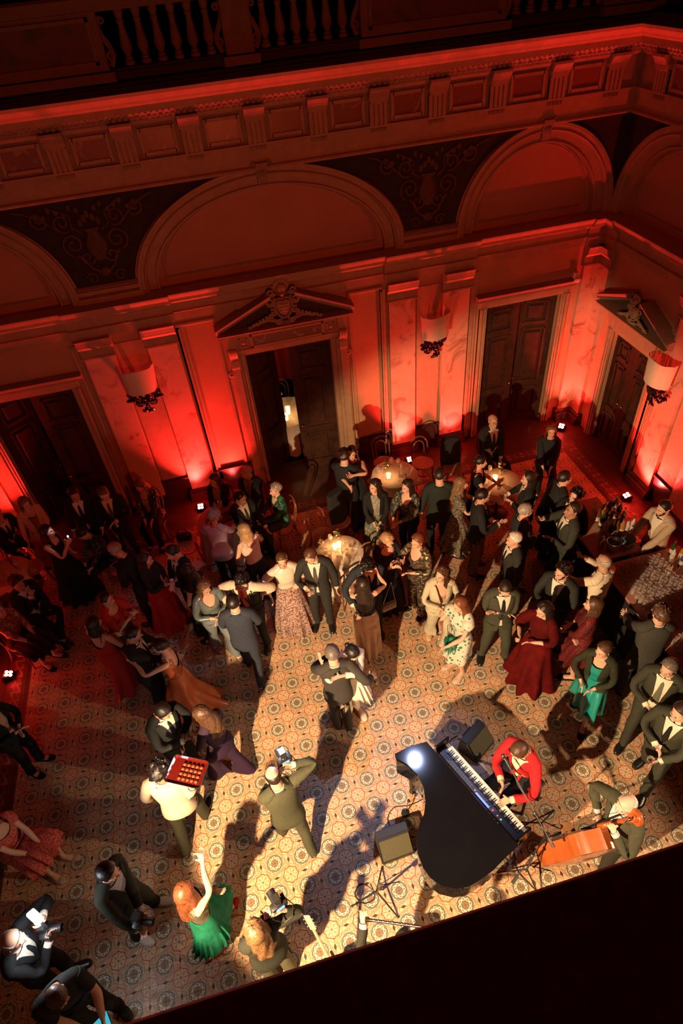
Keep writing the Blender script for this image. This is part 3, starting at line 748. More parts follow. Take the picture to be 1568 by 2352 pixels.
SEX = {False: Sex(False), True: Sex(True)}

def seg_dist(P, a, b):
    ab = b - a; t = np.clip(((P - a) @ ab) / (ab @ ab), 0, 1)
    return np.linalg.norm(P - (a + t[:, None] * ab), axis=1)

def skin_weights(sx, P, sigma=0.028, only=None, smooth_legs=0.0):
    D = np.stack([np.maximum(seg_dist(P, a, b) - r, -0.02) for _, a, b, r in sx.bones], 1)
    for i, (n, *_r) in enumerate(sx.bones):
        if only is not None and not n.startswith(only): D[:, i] = 9
        if n[0] == 'f' and n[1] in 'LR': D[:, i] += 0.004
    # keep left and right apart
    for i, (n, *_r) in enumerate(sx.bones):
        k = 'L' if 'L' in n else ('R' if 'R' in n else '')
        if k and n[:2] in ('ua', 'fa', 'ha') or (n[0] == 'f' and n[1] in 'LR'):
            D[:, i] += np.maximum(0, -P[:, 0] if k == 'L' else P[:, 0]) * 3
    W = np.exp(-(D - D.min(1, keepdims=True)) / sigma)
    W[W < 0.02] = 0
    return W / W.sum(1, keepdims=True)

def rot_axis(ax, ang):
    ax = np.asarray(ax, float); n = np.linalg.norm(ax)
    if n < 1e-9 or abs(ang) < 1e-9: return np.eye(3)
    k = ax / n; K = np.array([[0, -k[2], k[1]], [k[2], 0, -k[0]], [-k[1], k[0], 0]])
    return np.eye(3) + math.sin(ang) * K + (1 - math.cos(ang)) * K @ K
def rot_between(a, b):
    a = a / np.linalg.norm(a); b = b / np.linalg.norm(b); c = np.cross(a, b); s_ = np.linalg.norm(c)
    if s_ < 1e-8: return np.eye(3) if a @ b > 0 else rot_axis(np.cross(a, [0.31, 0.77, 0.55]), PI)
    return rot_axis(c, math.atan2(s_, a @ b))
def ik2(a, t, l1, l2, hint):
    d = t - a; L = np.linalg.norm(d); Lm = (l1 + l2) * 0.995
    if L > Lm: t = a + d / L * Lm; d = t - a; L = Lm
    L = max(L, abs(l1 - l2) + 0.02); u = d / max(np.linalg.norm(d), 1e-6)
    c = (l1 * l1 + L * L - l2 * l2) / (2 * L); h = math.sqrt(max(0, l1 * l1 - c * c))
    hint = np.asarray(hint, float); p_ = hint - u * (hint @ u); n = np.linalg.norm(p_)
    p_ = p_ / n if n > 1e-6 else V3(0, 0, 1)
    return a + u * c + p_ * h, t

ARMS = {   # wrist (x outwards from the own side, y, z), elbow hint (outwards, y, z)
    'down': ((0.27, -0.02, 0.90), (0.5, 0.8, 0)), 'back': ((0.22, 0.12, 0.92), (0.6, 0.8, 0)),
    'clasp': ((0.045, -0.24, 1.00), (0.9, 0.4, -0.4)), 'belly': ((0.03, -0.21, 1.12), (0.9, 0.3, -0.5)),
    'glass': ((0.12, -0.28, 1.20), (0.7, 0.3, -0.9)), 'chest': ((0.02, -0.20, 1.28), (0.8, 0.1, -0.8)),
    'cross': ((-0.13, -0.22, 1.17), (0.9, -0.2, -0.5)), 'chin': ((0.03, -0.21, 1.45), (0.6, -0.2, -1)),
    'raise': ((0.10, -0.42, 1.52), (0.6, 0.2, -0.9)), 'camera': ((0.07, -0.24, 1.55), (0.8, 0.0, -0.9)),
    'pocket': ((0.24, -0.05, 0.95), (0.9, 0.6, 0)), 'hug': ((0.02, -0.46, 1.30), (0.9, 0.0, -0.3)),
    'hughigh': ((0.06, -0.40, 1.50), (0.9, -0.2, -0.2)), 'hang': ((0.30, -0.08, 0.92), (0.6, 0.7, 0)),
    'lap': ((0.06, -0.36, 0.94), (0.8, 0.5, 0)), 'knee': ((0.12, -0.42, 0.93), (0.8, 0.5, 0)),
    'serve': ((0.22, -0.30, 1.42), (0.9, 0.3, -0.8)), 'fwd': ((0.14, -0.42, 1.12), (0.7, 0.4, -0.7)),
    'out': ((0.52, -0.25, 1.18), (0.4, 0.6, -0.5)), 'up': ((0.12, -0.30, 1.72), (0.8, -0.2, -0.6)),
    'keys': ((0.16, -0.46, 1.02), (0.8, 0.5, -0.4)), 'side': ((0.40, -0.22, 1.05), (0.6, 0.8, 0)),
}
def solve_pose(P):
    """bone -> (R, t) in the person's own frame (metres at 1.75 m); P a dict of pose settings"""
    sx = SEX[P.get('fem', False)]; J = sx.J
    lean, slean, twist = math.radians(P.get('lean', 2)), math.radians(P.get('slean', 0)), math.radians(P.get('twist', 0))
    sit = P.get('sit', 0.0)
    feet = P.get('feet', 'stand')
    F = {'stand': ((0.10, 0.0), (0.11, 0.03)), 'wide': ((0.17, -0.02), (0.17, 0.04)), 'step': ((0.10, -0.20), (0.10, 0.20)), 'stepr': ((0.10, 0.20), (0.10, -0.20)),
         'close': ((0.07, -0.03), (0.07, 0.02)), 'sit': ((0.11, -0.42), (0.11, -0.38)), 'sitwide': ((0.22, -0.40), (0.22, -0.36)), 'kick': ((0.08, -0.04), (0.10, 0.26)), 'sitcross': ((0.02, -0.52), (0.10, -0.34))}[feet] if isinstance(feet, str) else feet
    an = {'L': V3(F[0][0], F[0][1] + 0.018, 0.085), 'R': V3(-F[1][0], F[1][1] + 0.018, 0.085)}
    if feet == 'kick': an['R'][2] = 0.22
    if feet == 'sitcross': an['L'] = V3(-0.12, -0.50, 0.30)
    Rp = rot_axis((1, 0, 0), lean * 0.35) @ rot_axis((0, 1, 0), slean * 0.4)
    l1, l2 = np.linalg.norm(J['knL'] - J['hpL']), np.linalg.norm(J['anL'] - J['knL'])
    if sit: pel = V3(0, 0, sit + 0.10)
    else:
        px = 0.5 * (an['L'][0] + an['R'][0]); py = 0.5 * (an['L'][1] + an['R'][1]) - 0.018 + math.sin(lean) * 0.10
        if 'hips' in P: px += P['hips'][0]; py += P['hips'][1]
        z = 2.0
        for k in 'LR':
            if feet == 'kick' and k == 'R': continue
            o = Rp @ (J['hp' + k] - J['pelvis']); hx, hy = px + o[0] - an[k][0], py + o[1] - an[k][1]
            z = min(z, an[k][2] + math.sqrt(max(0.05, ((l1 + l2) * 0.992) ** 2 - hx * hx - hy * hy)) - o[2])
        pel = V3(px, py, z - P.get('crouch', 0.0))
    T = {}
    def setb(n, R, jr, jp): T[n] = (R, jp - R @ jr)
    setb('pelvis', Rp, J['pelvis'], pel)
    jb = pel + Rp @ (J['belly'] - J['pelvis'])
    Rb = rot_axis((0, 0, 1), twist * 0.5) @ rot_axis((1, 0, 0), lean * 0.7) @ rot_axis((0, 1, 0), slean * 0.7); setb('belly', Rb, J['belly'], jb)
    jc = jb + Rb @ (J['chest'] - J['belly'])
    Rc = rot_axis((0, 0, 1), twist) @ rot_axis((1, 0, 0), lean) @ rot_axis((0, 1, 0), slean); setb('chest', Rc, J['chest'], jc)
    jn = jc + Rc @ (J['neck'] - J['chest'])
    hy, hp, hr = [math.radians(v) for v in P.get('head', (0, 0, 0))]
    Rh = rot_axis((0, 0, 1), twist + hy) @ rot_axis((1, 0, 0), lean * 0.4 + hp) @ rot_axis((0, 1, 0), hr)
    Rn = rot_axis((0, 0, 1), twist + hy * 0.45) @ rot_axis((1, 0, 0), lean * 0.75 + hp * 0.4) @ rot_axis((0, 1, 0), hr * 0.4)
    setb('neck', Rn, J['neck'], jn); jh = jn + Rn @ (J['head'] - J['neck']); setb('head', Rh, J['head'], jh)
    hand = {}
    for k, q in (('L', 1), ('R', -1)):
        spec = P.get('arm' + k, 'down'); ab = None
        if isinstance(spec, str): (w, h) = ARMS[spec]; w = V3(q * w[0], w[1], w[2]); h = V3(q * h[0], h[1], h[2])
        else:
            w = V3(*spec[:3]); h = V3(*spec[3:6]) if len(spec) >= 6 else V3(q * 0.8, 0.4, -0.7)
        js = jc + Rc @ (J['sh' + k] - J['chest'])
        if k in P.get('fixed', ''): tgt = w
        elif spec in ('down', 'hang', 'pocket', 'back', 'lap', 'knee'): tgt = V3(js[0] - q * sx.sh, jc[1] if sit == 0 else jc[1], 0) * V3(1, 0.6, 0) + V3(w[0], w[1], w[2] + pel[2] - 0.94)
        else: tgt = jc + Rc @ (w - J['chest'])
        la, lb = 0.285, 0.255
        je, jw = ik2(js, tgt, la, lb, Rc @ h)
        Ru = rot_between(Rc @ (J['el' + k] - J['sh' + k]), je - js) @ Rc
        setb('ua' + k, Ru, J['sh' + k], js)
        Rf = rot_between(Ru @ (J['wr' + k] - J['el' + k]), jw - je) @ Ru
        roll = P.get('roll' + k, 0)
        if roll: Rf = rot_axis(jw - je, math.radians(roll)) @ Rf
        setb('fa' + k, Rf, J['el' + k], je)
        bend = P.get('bend' + k, 0); wax = Rf @ V3(0, -1, 0) * q
        Rw = rot_axis(wax, math.radians(bend)) @ Rf
        setb('ha' + k, Rw, J['wr' + k], jw)
        hand[k] = (jw, Rw)
        c = P.get('curl' + k, 22)
        for f in range(5):
            qf = sx.fing[k + str(f)]; base = jw + Rw @ (qf[0] - J['wr' + k])
            ax = Rw @ V3(0, -1, 0) * q if f < 4 else Rw @ (V3(-0.5 * q, -0.3, 0.2)) * q
            cc = c * (0.9 + 0.08 * f) if f < 4 else c * 0.45
            Ra = rot_axis(ax, math.radians(cc)) @ Rw; setb('f%s%da' % (k, f), Ra, qf[0], base)
            mid = base + Ra @ (qf[1] - qf[0]); Rb2 = rot_axis(ax, math.radians(cc * 0.95)) @ Ra; setb('f%s%db' % (k, f), Rb2, qf[1], mid)
        jhp = pel + Rp @ (J['hp' + k] - J['pelvis'])
        jk, ja = ik2(jhp, an[k], l1, l2, V3(q * P.get('splay', 0.12), -1, 0.35 if sit else 0))
        setb('th' + k, rot_between(J['kn' + k] - J['hp' + k], jk - jhp), J['hp' + k], jhp)
        setb('sn' + k, rot_between(J['an' + k] - J['kn' + k], ja - jk), J['kn' + k], jk)
        Rft = rot_axis((0, 0, 1), math.radians(q * 7))
        if feet == 'kick' and k == 'R': Rft = Rft @ rot_axis((1, 0, 0), math.radians(45))
        if feet == 'sitcross' and k == 'L': Rft = rot_axis((1, 0, 0), math.radians(20))
        setb('ft' + k, Rft, J['an' + k], ja)
    hc = jh + Rh @ (V3(0, 0.005, 1.655) - J['head'])
    return sx, T, hc, hand, Rh, Rc, jc, pel

def apply_pose(sx, T, P, W):
    out = np.zeros_like(P)
    for i, (n, *_r) in enumerate(sx.bones):
        w = W[:, i]; m = w > 0
        if m.any():
            R, t = T[n]; out[m] += w[m, None] * (P[m] @ R.T + t)
    return out
#@POSE_END
# ---------------------------------------------------------------- rest meshes (built once, shared)
def grid_faces(rows, cols, closed=True, off=0):
    f = []
    for r in range(rows - 1):
        for c in range(cols if closed else cols - 1):
            a = off + r * cols + c; b = off + r * cols + (c + 1) % cols
            f.append((a, b, b + cols, a + cols))
    return f
class G:
    """collects grids; one garment or body part in the rest pose"""
    def __init__(s): s.v = []; s.f = []; s.mi = []; s.parts = []; s.cur = None
    def grid(s, rings, closed=True, caps=(False, False), mi=0):
        s.parts.append((len(s.v), len(s.v) + len(rings) * len(rings[0]), s.cur))
        off = len(s.v); cols = len(rings[0])
        for r in rings: s.v.extend([tuple(p_) for p_ in r])
        ff = grid_faces(len(rings), cols, closed, off)
        if caps[0]: ff.append(tuple(off + c for c in range(cols))[::-1])
        if caps[1]: ff.append(tuple(off + (len(rings) - 1) * cols + c for c in range(cols)))
        s.f += ff; s.mi += [mi] * len(ff)
    def arr(s): return np.array(s.v, float)
def limb_ring(c, axis, r1, r2, n=12, up=(0, -1, 0), e=2.0):
    axis = np.asarray(axis, float); axis = axis / np.linalg.norm(axis); up = np.asarray(up, float); a = np.cross(up, axis); a /= np.linalg.norm(a); b = np.cross(axis, a)
    out = []
    for k in range(n):
        t = 2 * PI * k / n; ct, st = math.cos(t), math.sin(t)
        out.append(c + a * r1 * math.copysign(abs(ct) ** (2 / e), ct) + b * r2 * math.copysign(abs(st) ** (2 / e), st))
    return out
def trunk_prof(fem):
    # z, half width, front depth, back depth
    if fem: return np.array([(0.78, .172, .105, .120), (0.86, .178, .108, .128), (0.93, .172, .105, .120), (1.00, .150, .098, .100), (1.08, .128, .090, .088), (1.16, .136, .098, .092), (1.24, .148, .132, .100), (1.29, .152, .138, .102), (1.35, .158, .112, .104), (1.40, .158, .092, .098), (1.44, .142, .078, .086), (1.465, .10, .066, .074), (1.485, .064, .052, .060)])
    return np.array([(0.78, .160, .102, .108), (0.86, .163, .106, .116), (0.93, .158, .106, .108), (1.00, .150, .104, .096), (1.08, .145, .102, .094), (1.16, .152, .106, .099), (1.24, .161, .115, .106), (1.30, .167, .119, .110), (1.36, .172, .108, .110), (1.41, .172, .092, .103), (1.45, .148, .078, .091), (1.475, .11, .072, .082), (1.495, .070, .060, .066)])
def trunk_at(fem, z):
    p_ = trunk_prof(fem); return [np.interp(z, p_[:, 0], p_[:, k]) for k in (1, 2, 3)]
def trunk_pt(fem, z, ang, off=0.0, e=2.25):
    """ang 0 = front centre, + towards the person's left"""
    w, f, b = trunk_at(fem, z); sx_, cy = math.sin(ang), -math.cos(ang)
    x = (w + off) * math.copysign(abs(sx_) ** (2 / e), sx_); d = (f if cy < 0 else b) + off
    y = d * math.copysign(abs(cy) ** (2 / e), cy)
    return V3(x, y + 0.008, z)
def build_body(fem):
    sx = SEX[fem]; J = sx.J
    bm = bm_new()
    def loft(rings, caps=True):
        vs = [[bm.verts.new(p_) for p_ in r] for r in rings]; n = len(vs[0])
        for A, B in zip(vs, vs[1:]):
            for k in range(n): bm.faces.new((A[k], A[(k + 1) % n], B[(k + 1) % n], B[k]))
        bm.faces.new(vs[0][::-1]); bm.faces.new(vs[-1])
    zs = list(np.linspace(0.80, 1.485, 22))
    sq = 0.90
    loft([[trunk_pt(fem, z, 2 * PI * k / 28, -0.008 if z > 0.9 else -0.012) for k in range(28)] for z in zs])
    nr = 0.050 if fem else 0.060
    loft([limb_ring(V3(0, 0.018 - 0.008 * t, 1.44 + 0.16 * t), (0, -0.05, 1), nr * (1.12 - 0.15 * t), nr * (1.12 - 0.12 * t), 18) for t in np.linspace(0, 1, 6)])
    k_ = 0.82 if fem else 1.0
    for k, q in (('L', 1), ('R', -1)):
        m = V3(q, 1, 1); d = V3(0.574, 0, -0.819) * m
        ball(bm, J['sh' + k] + V3(-q * 0.004, 0, -0.004), (0.056 * (0.9 + 0.1 * k_), 0.058 * k_, 0.056 * k_), 14, 10)
        tube(bm, [V3(q * 0.03, 0.02, 1.495), V3(q * 0.09, 0.02, 1.468), J['sh' + k] + V3(0, 0, 0.01)], [0.03, 0.036 * k_, 0.044 * k_], 10)
        for a, b_, rr in ((J['sh' + k], J['el' + k], [.054, .053, .050, .046, .042, .041]), (J['el' + k], J['wr' + k], [.041, .045, .043, .038, .032, .0265])):
            loft([limb_ring(a + (b_ - a) * t, d, r * k_, r * k_ * (1.0 if t < 0.6 else 0.92), 12) for t, r in zip(np.linspace(0, 1, 6), rr)])
        ball(bm, J['el' + k], 0.041 * k_, 10, 8)
        # hand: palm and five fingers
        kk = 0.93 if fem else 1.03
        w_ = J['wr' + k]
        loft([limb_ring(w_ + d * t, d, r1 * kk, r2 * kk, 14, e=2.6) for t, r1, r2 in ((-0.02, .020, .026), (0.01, .019, .029), (0.035, .017, .039), (0.065, .0155, .042), (0.088, .0125, .039), (0.096, .008, .030))])
        for f in range(5):
            a, m2, t = sx.fing[k + str(f)]; r = (0.0092 if f < 3 else 0.0080) * kk if f < 4 else 0.0108 * kk
            a0 = a - d * 0.015 if f < 4 else w_ + d * 0.012 + V3(0, -0.015, 0)
            tube(bm, [a0, a, m2, a + (t - a) * 0.86, t], [r * 1.15, r * 1.1, r * 1.02, r * 0.9, r * 0.45], 8)
        # leg and foot
        h = J['hp' + k]
        P_ = [(h + V3(0, 0.0, 0.02), .098, .105), (h + V3(0, 0.004, -0.07), .088, .096), (h + V3(0, 0, -0.2), .076, .082), (h + V3(0, -0.004, -0.33), .061, .064), (J['kn' + k], .053, .056), (J['kn' + k] + V3(0, 0.012, -0.10), .052, .060), (J['kn' + k] + V3(0, 0.020, -0.17), .048, .057), (J['kn' + k] + V3(0, 0.02, -0.30), .034, .040), (J['an' + k] + V3(0, 0.006, 0.02), .032, .038), (J['an' + k] + V3(0, 0.01, -0.06), .031, .042)]
        g = 1.05 if fem else 1.0
        loft([limb_ring(c, (0, 0, 1), r1 * (g if i < 3 else 0.94 if fem else 1), r2 * (g if i < 3 else 0.94 if fem else 1), 14) for i, (c, r1, r2) in enumerate(P_)])
        a = J['an' + k]; x = a[0]
        loft([limb_ring(V3(x + q * ox, y, z), (0, -1, 0), rx, rz, 12, up=(0, 0, 1)) for y, z, rx, rz, ox in ((0.075, .028, .018, .018, 0), (0.06, .034, .028, .032, 0), (0.02, .042, .034, .042, 0), (-0.03, .036, .036, .034, .004), (-0.08, .026, .042, .024, .010), (-0.12, .020, .043, .018, .012), (-0.155, .016, .034, .014, .012), (-0.175, .014, .015, .009, .01))])
    # head
    f = 0.97 if fem else 1.0
    ball(bm, (0, 0.018, 1.672), (0.074 * f, 0.094, 0.088), 24, 18)
    ball(bm, (0, -0.022, 1.625), (0.064 * f, 0.068, 0.075), 20, 16)
    ball(bm, (0, -0.036, 1.572), (0.046 * f, 0.050, 0.042), 16, 12)
    ball(bm, (0, -0.072, 1.553), (0.024 * f, 0.018, 0.018), 10, 8)
    tube(bm, [(0, -0.086, 1.655), (0, -0.098, 1.628), (0, -0.108, 1.612), (0, -0.094, 1.601)], [0.008, 0.010, 0.013, 0.011], 8)
    for q in (-1, 1):
        ball(bm, (q * 0.013, -0.093, 1.607), (0.009, 0.010, 0.007), 8, 6)
        ball(bm, (q * 0.030, -0.077, 1.668), (0.024, 0.013, 0.007), 8, 6)
        ball(bm, (q * 0.036, -0.068, 1.620), (0.020, 0.016, 0.015), 8, 6)
        ball(bm, (q * 0.030, -0.072, 1.650), (0.0125, 0.012, 0.008), 8, 6)
        b2 = bm_new(); ball(b2, (0, 0, 0), (0.008, 0.019, 0.030), 10, 8)
        join(bm, b2, Matrix.Translation((q * 0.077 * f, 0.018, 1.635)) @ Matrix.Rotation(q * 0.35, 4, 'Z') @ Matrix.Rotation(-0.15, 4, 'X'))
    ball(bm, (0, -0.086, 1.585), (0.021, 0.011, 0.0055), 10, 6); ball(bm, (0, -0.083, 1.576), (0.018, 0.012, 0.006), 10, 6)
    me = bpy.data.meshes.new('tmp'); bmesh.ops.recalc_face_normals(bm, faces=bm.faces); bm.to_mesh(me); bm.free()
    o = bpy.data.objects.new('tmp', me); COL.objects.link(o)
    r = o.modifiers.new('r', 'REMESH'); r.mode = 'VOXEL'; r.voxel_size = 0.0052
    s_ = o.modifiers.new('s', 'SMOOTH'); s_.factor = 0.5; s_.iterations = 3
    d = o.modifiers.new('d', 'DECIMATE'); d.ratio = 0.13
    bpy.context.view_layer.update()
    ev = o.evaluated_get(bpy.context.evaluated_depsgraph_get()); m2 = ev.to_mesh()
    P = np.empty(len(m2.vertices) * 3); m2.vertices.foreach_get('co', P); P = P.reshape(-1, 3)
    F = [tuple(pl.vertices) for pl in m2.polygons]
    ev.to_mesh_clear(); bpy.data.objects.remove(o, do_unlink=True); bpy.data.meshes.remove(me)
    return P, F
_rest = {}
def rest(key, fn, sigma=0.028, only=None):
    """cached (verts, faces, material index, weights)"""
    if key not in _rest:
        g = fn(); P, F, mi = (g.arr(), g.f, g.mi) if isinstance(g, G) else (g[0], g[1], None)
        _rest[key] = (P, F, mi, g.w if isinstance(g, G) and hasattr(g, 'w') else part_weights(SEX[key[1]], g, P, sigma, only))
    return _rest[key]
def part_weights(sx, g, P, sigma, only):
    if not isinstance(g, G): return skin_weights(sx, P, sigma, only)
    W = np.zeros((len(P), len(sx.bones)))
    for a, b, o in g.parts: W[a:b] = skin_weights(sx, P[a:b], sigma, o or only)
    return W
TORSO = ('pelvis', 'belly', 'chest', 'neck', 'th')
TRUNKB = ('pelvis', 'belly', 'chest', 'neck', 'ua')
def g_trunk(fem, z0, z1, off, front=None, n=30, rows=16, hem=None, neck=None, shoulders=True, flare=0.0):
    """trunk shell; front(z) = half opening in x at the front, or None when closed; neck(ang) lowers the top edge"""
    g = G(); sx = SEX[fem]; g.cur = TORSO
    rings = []
    for i in range(rows + 1):
        t = i / rows; ring = []
        m = n + 1 if front else n
        for k in range(m):
            z = z0 + (z1 - z0) * t
            if neck: pass
            ang = 2 * PI * k / n
            if neck: z = z0 + (min(z1, neck(ang)) - z0) * t
            if hem: z = max(z, 0) + hem(ang) * max(0, 1 - t * 4)
            w, f_, b_ = trunk_at(fem, z)
            if front:
                o = front(z); a0 = math.asin(min(0.95, (o / (w + off)) ** 1.12)) ; ang = a0 + (2 * PI - 2 * a0) * k / n
            of = off + flare * max(0, (1.0 - z)) 
            p_ = trunk_pt(fem, z, ang, of)
            ring.append(p_)
        rings.append(ring)
    g.grid(rings, closed=not front); g.cur = None
    return g
def add_shoulders(g, fem, off, k0=1.0):
    sx = SEX[fem]; J = sx.J; g.cur = ('chest', 'neck', 'ua')
    for k, q in (('L', 1), ('R', -1)):
        s_ = J['sh' + k]
        path = [(V3(q * 0.052, 0.022, 1.492), 0.035, 0.05), (V3(q * 0.10, 0.02, 1.466), 0.04, 0.068), (s_ + V3(-q * 0.03, 0, 0.002), 0.050, 0.068), (s_ + V3(q * 0.008, 0, -0.004), 0.046, 0.060), (s_ + V3(q * 0.034, 0, -0.016), 0.030, 0.042), (s_ + V3(q * 0.045, 0, -0.024), 0.006, 0.012)]
        g.grid([limb_ring(c, (q, 0, -0.35), (r1 + off) * k0, (r2 + off * 0.6) * k0, 12) for c, r1, r2 in path])
    g.cur = None
def add_sleeves(g, fem, off, length=1.0, taper=1.0, puff=0.0, n=12, cuff_flare=0.0):
    sx = SEX[fem]; J = sx.J; k_ = 0.84 if fem else 1.0; g.cur = ('ua', 'fa')
    for k, q in (('L', 1), ('R', -1)):
        a, e, w = J['sh' + k], J['el' + k], J['wr' + k]; rings = []; N = 14
        d = (e - a) / np.linalg.norm(e - a)
        for i in range(N + 1):
            t = i / N * length; L = 0.54 * t
            c = a + d * (L - 0.022)
            r = np.interp(L, [0, 0.05, 0.14, 0.285, 0.36, 0.54], [.046, .058, .055, .046, .046, .033]) * k_ + off + puff * math.sin(PI * min(1, i / N)) + cuff_flare * max(0, i / N - 0.6)
            wr = 0.0035 * math.sin(i * 2.4 + (1 if q > 0 else 0)) if off > 0.008 else 0
            rings.append(limb_ring(c, d, r + wr, r * 1.05 + wr, n))
        g.grid(rings, caps=(True, False))
    g.cur = None
def g_jacket(fem, cut='open'):
    zb = 1.08
    def front(z):
        if z > zb: return 0.006 + (z - zb) / 0.40 * 0.085
        return 0.006 + (zb - z) / 0.30 * (0.03 if cut == 'open' else 0.02)
    if cut == 'wide':
        def front(z): return 0.055 + max(0, z - 1.2) * 0.12
    if cut == 'closed':
        def front(z): return 0.004
    g = g_trunk(fem, 0.80 if not fem else 0.84, 1.478, 0.020, front, 30, 18, flare=0.05)
    add_shoulders(g, fem, 0.015); add_sleeves(g, fem, 0.009, 0.97)
    # collar band and lapels
    rings = [[V3(math.sin(a) * r, -math.cos(a) * r * 0.95 + 0.026, z) for a in np.linspace(0.85, 2 * PI - 0.85, 15)] for r, z in ((0.092, 1.462), (0.082, 1.485), (0.075, 1.502), (0.084, 1.482))]
    g.grid(rings, closed=False)
    if cut != 'closed':
        for q in (1, -1):
            r = []
            for z in np.linspace(zb, 1.46, 8):
                o = front(z); t = (z - zb) / (1.46 - zb); wd = 0.012 + 0.062 * min(1, t * 1.4)
                row = []
                for j in range(3):
                    x = o + wd * j / 2 - 0.004; w, f_, b_ = trunk_at(fem, z); a = math.asin(min(0.98, (x / (w + 0.03)) ** 1.12)); p_ = trunk_pt(fem, z, a, 0.030 + 0.003 * (j == 1)); p_[0] *= q; row.append(p_)
                r.append(row)
            g.grid(r, closed=False)
    return g
def g_shirt(fem, sleeves=True, collar=True, z0=0.92):
    g = g_trunk(fem, z0, 1.485, 0.010, None, 28, 14)
    add_shoulders(g, fem, 0.008)
    if sleeves: add_sleeves(g, fem, 0.008, 1.0)
    if collar: g_collar(g, fem)
    return g
def g_collar(g, fem):
    r0 = 0.064 if not fem else 0.056
    g.grid([[V3(math.sin(a) * r, -math.cos(a) * r + 0.018, z + 0.012 * math.cos(a * 0.5) ** 2 * (-1)) for a in np.linspace(0.12, 2 * PI - 0.12, 18)] for r, z in ((r0 + 0.008, 1.472), (r0 + 0.003, 1.512), (r0 + 0.010, 1.515), (r0 + 0.018, 1.485))], closed=False)
def g_shirtfront(fem):
    g = G(); g.cur = TORSO
    rings = []
    for z in np.linspace(0.90, 1.485, 14): rings.append([trunk_pt(fem, z, a, 0.014) for a in np.linspace(-1.9, 1.9, 17)])
    g.grid(rings, closed=False); g_collar(g, fem)
    sx = SEX[fem]; k_ = 0.84 if fem else 1.0     # cuffs
    g.cur = ('fa',)
    for k in 'LR':
        e, w = sx.J['el' + k], sx.J['wr' + k]; d = (w - e) / np.linalg.norm(w - e)
        g.grid([limb_ring(w - d * q, d, r * k_, r * k_ * 1.06, 12) for q, r in ((0.05, .036), (0.0, .037), (-0.004, .036), (-0.002, .030))])
    return g
def g_tie(fem, kind='tie'):
    g = G()
    if kind == 'bow':
        for q in (1, -1): g.grid([[V3(q * x, -0.062 - b_ * 0.012 + 0.0, 1.475 + h * c) for c in (-1, 1)] for x, h, b_ in ((0.0, .008, 1), (0.02, .012, 1), (0.045, .020, 0.6), (0.05, .017, 0.4))], closed=False)
        ball_g(g, V3(0, -0.075, 1.475), 0.011)
        return g
    rows = []
    for z, w in ((1.487, .014), (1.470, .020), (1.452, .013), (1.40, .020), (1.30, .028), (1.18, .036), (1.08, .042), (1.05, .026), (1.03, .004)):
        w_, f_, b_ = trunk_at(fem, z); y = trunk_pt(fem, z, 0.0, 0.020)[1] if z < 1.45 else -0.058 - (1.487 - z) * 0.5
        rows.append([V3(-w, y + 0.003, z), V3(0, y - 0.006, z), V3(w, y + 0.003, z)])
    g.grid(rows, closed=False)
    return g
def ball_g(g, c, r, u=8, v=6, mi=0):
    r = (r, r, r) if isinstance(r, (int, float)) else r
    g.grid([[V3(c[0] + r[0] * math.sin(PI * i / v) * math.cos(2 * PI * k / u), c[1] + r[1] * math.sin(PI * i / v) * math.sin(2 * PI * k / u), c[2] + r[2] * math.cos(PI * i / v)) for k in range(u)] for i in range(v + 1)], mi=mi)
def g_trousers(fem, flare=0.0, off=0.012, under=False):
    g = g_trunk(fem, 0.82, 1.045 if not under else 0.97, off + (0.008 if not under else -0.004), None, 28, 6)
    sx = SEX[fem]; J = sx.J
    for k, q in (('L', 1), ('R', -1)):
        h, kn, an = J['hp' + k], J['kn' + k], J['an' + k]
        P_ = [(h + V3(-q * 0.004, 0, 0.0), .088, .108), (h + V3(-q * 0.0, 0.004, -0.09), .088, .100), (h + V3(0, 0, -0.2), .078, .086), (h + V3(0, -0.004, -0.33), .066, .070), (kn, .060, .063), (kn + V3(0, 0.010, -0.10), .058, .064), (kn + V3(0, 0.014, -0.20), .054 + flare * .4, .060 + flare * .4), (kn + V3(0, 0.016, -0.30), .050 + flare * .7, .056 + flare * .7), (an + V3(0, -0.002, 0.0), .050 + flare, .060 + flare), (an + V3(0, -0.006, -0.035), .052 + flare, .066 + flare)]
        rings = []
        for i, (c, r1, r2) in enumerate(P_):
            wr = 0.004 * math.sin(i * 2.1 + q)
            rings.append(limb_ring(c, (0, 0, 1), r1 + off * 0.8 + wr, r2 + off * 0.8 - wr, 14))
        g.grid(rings)
    return g
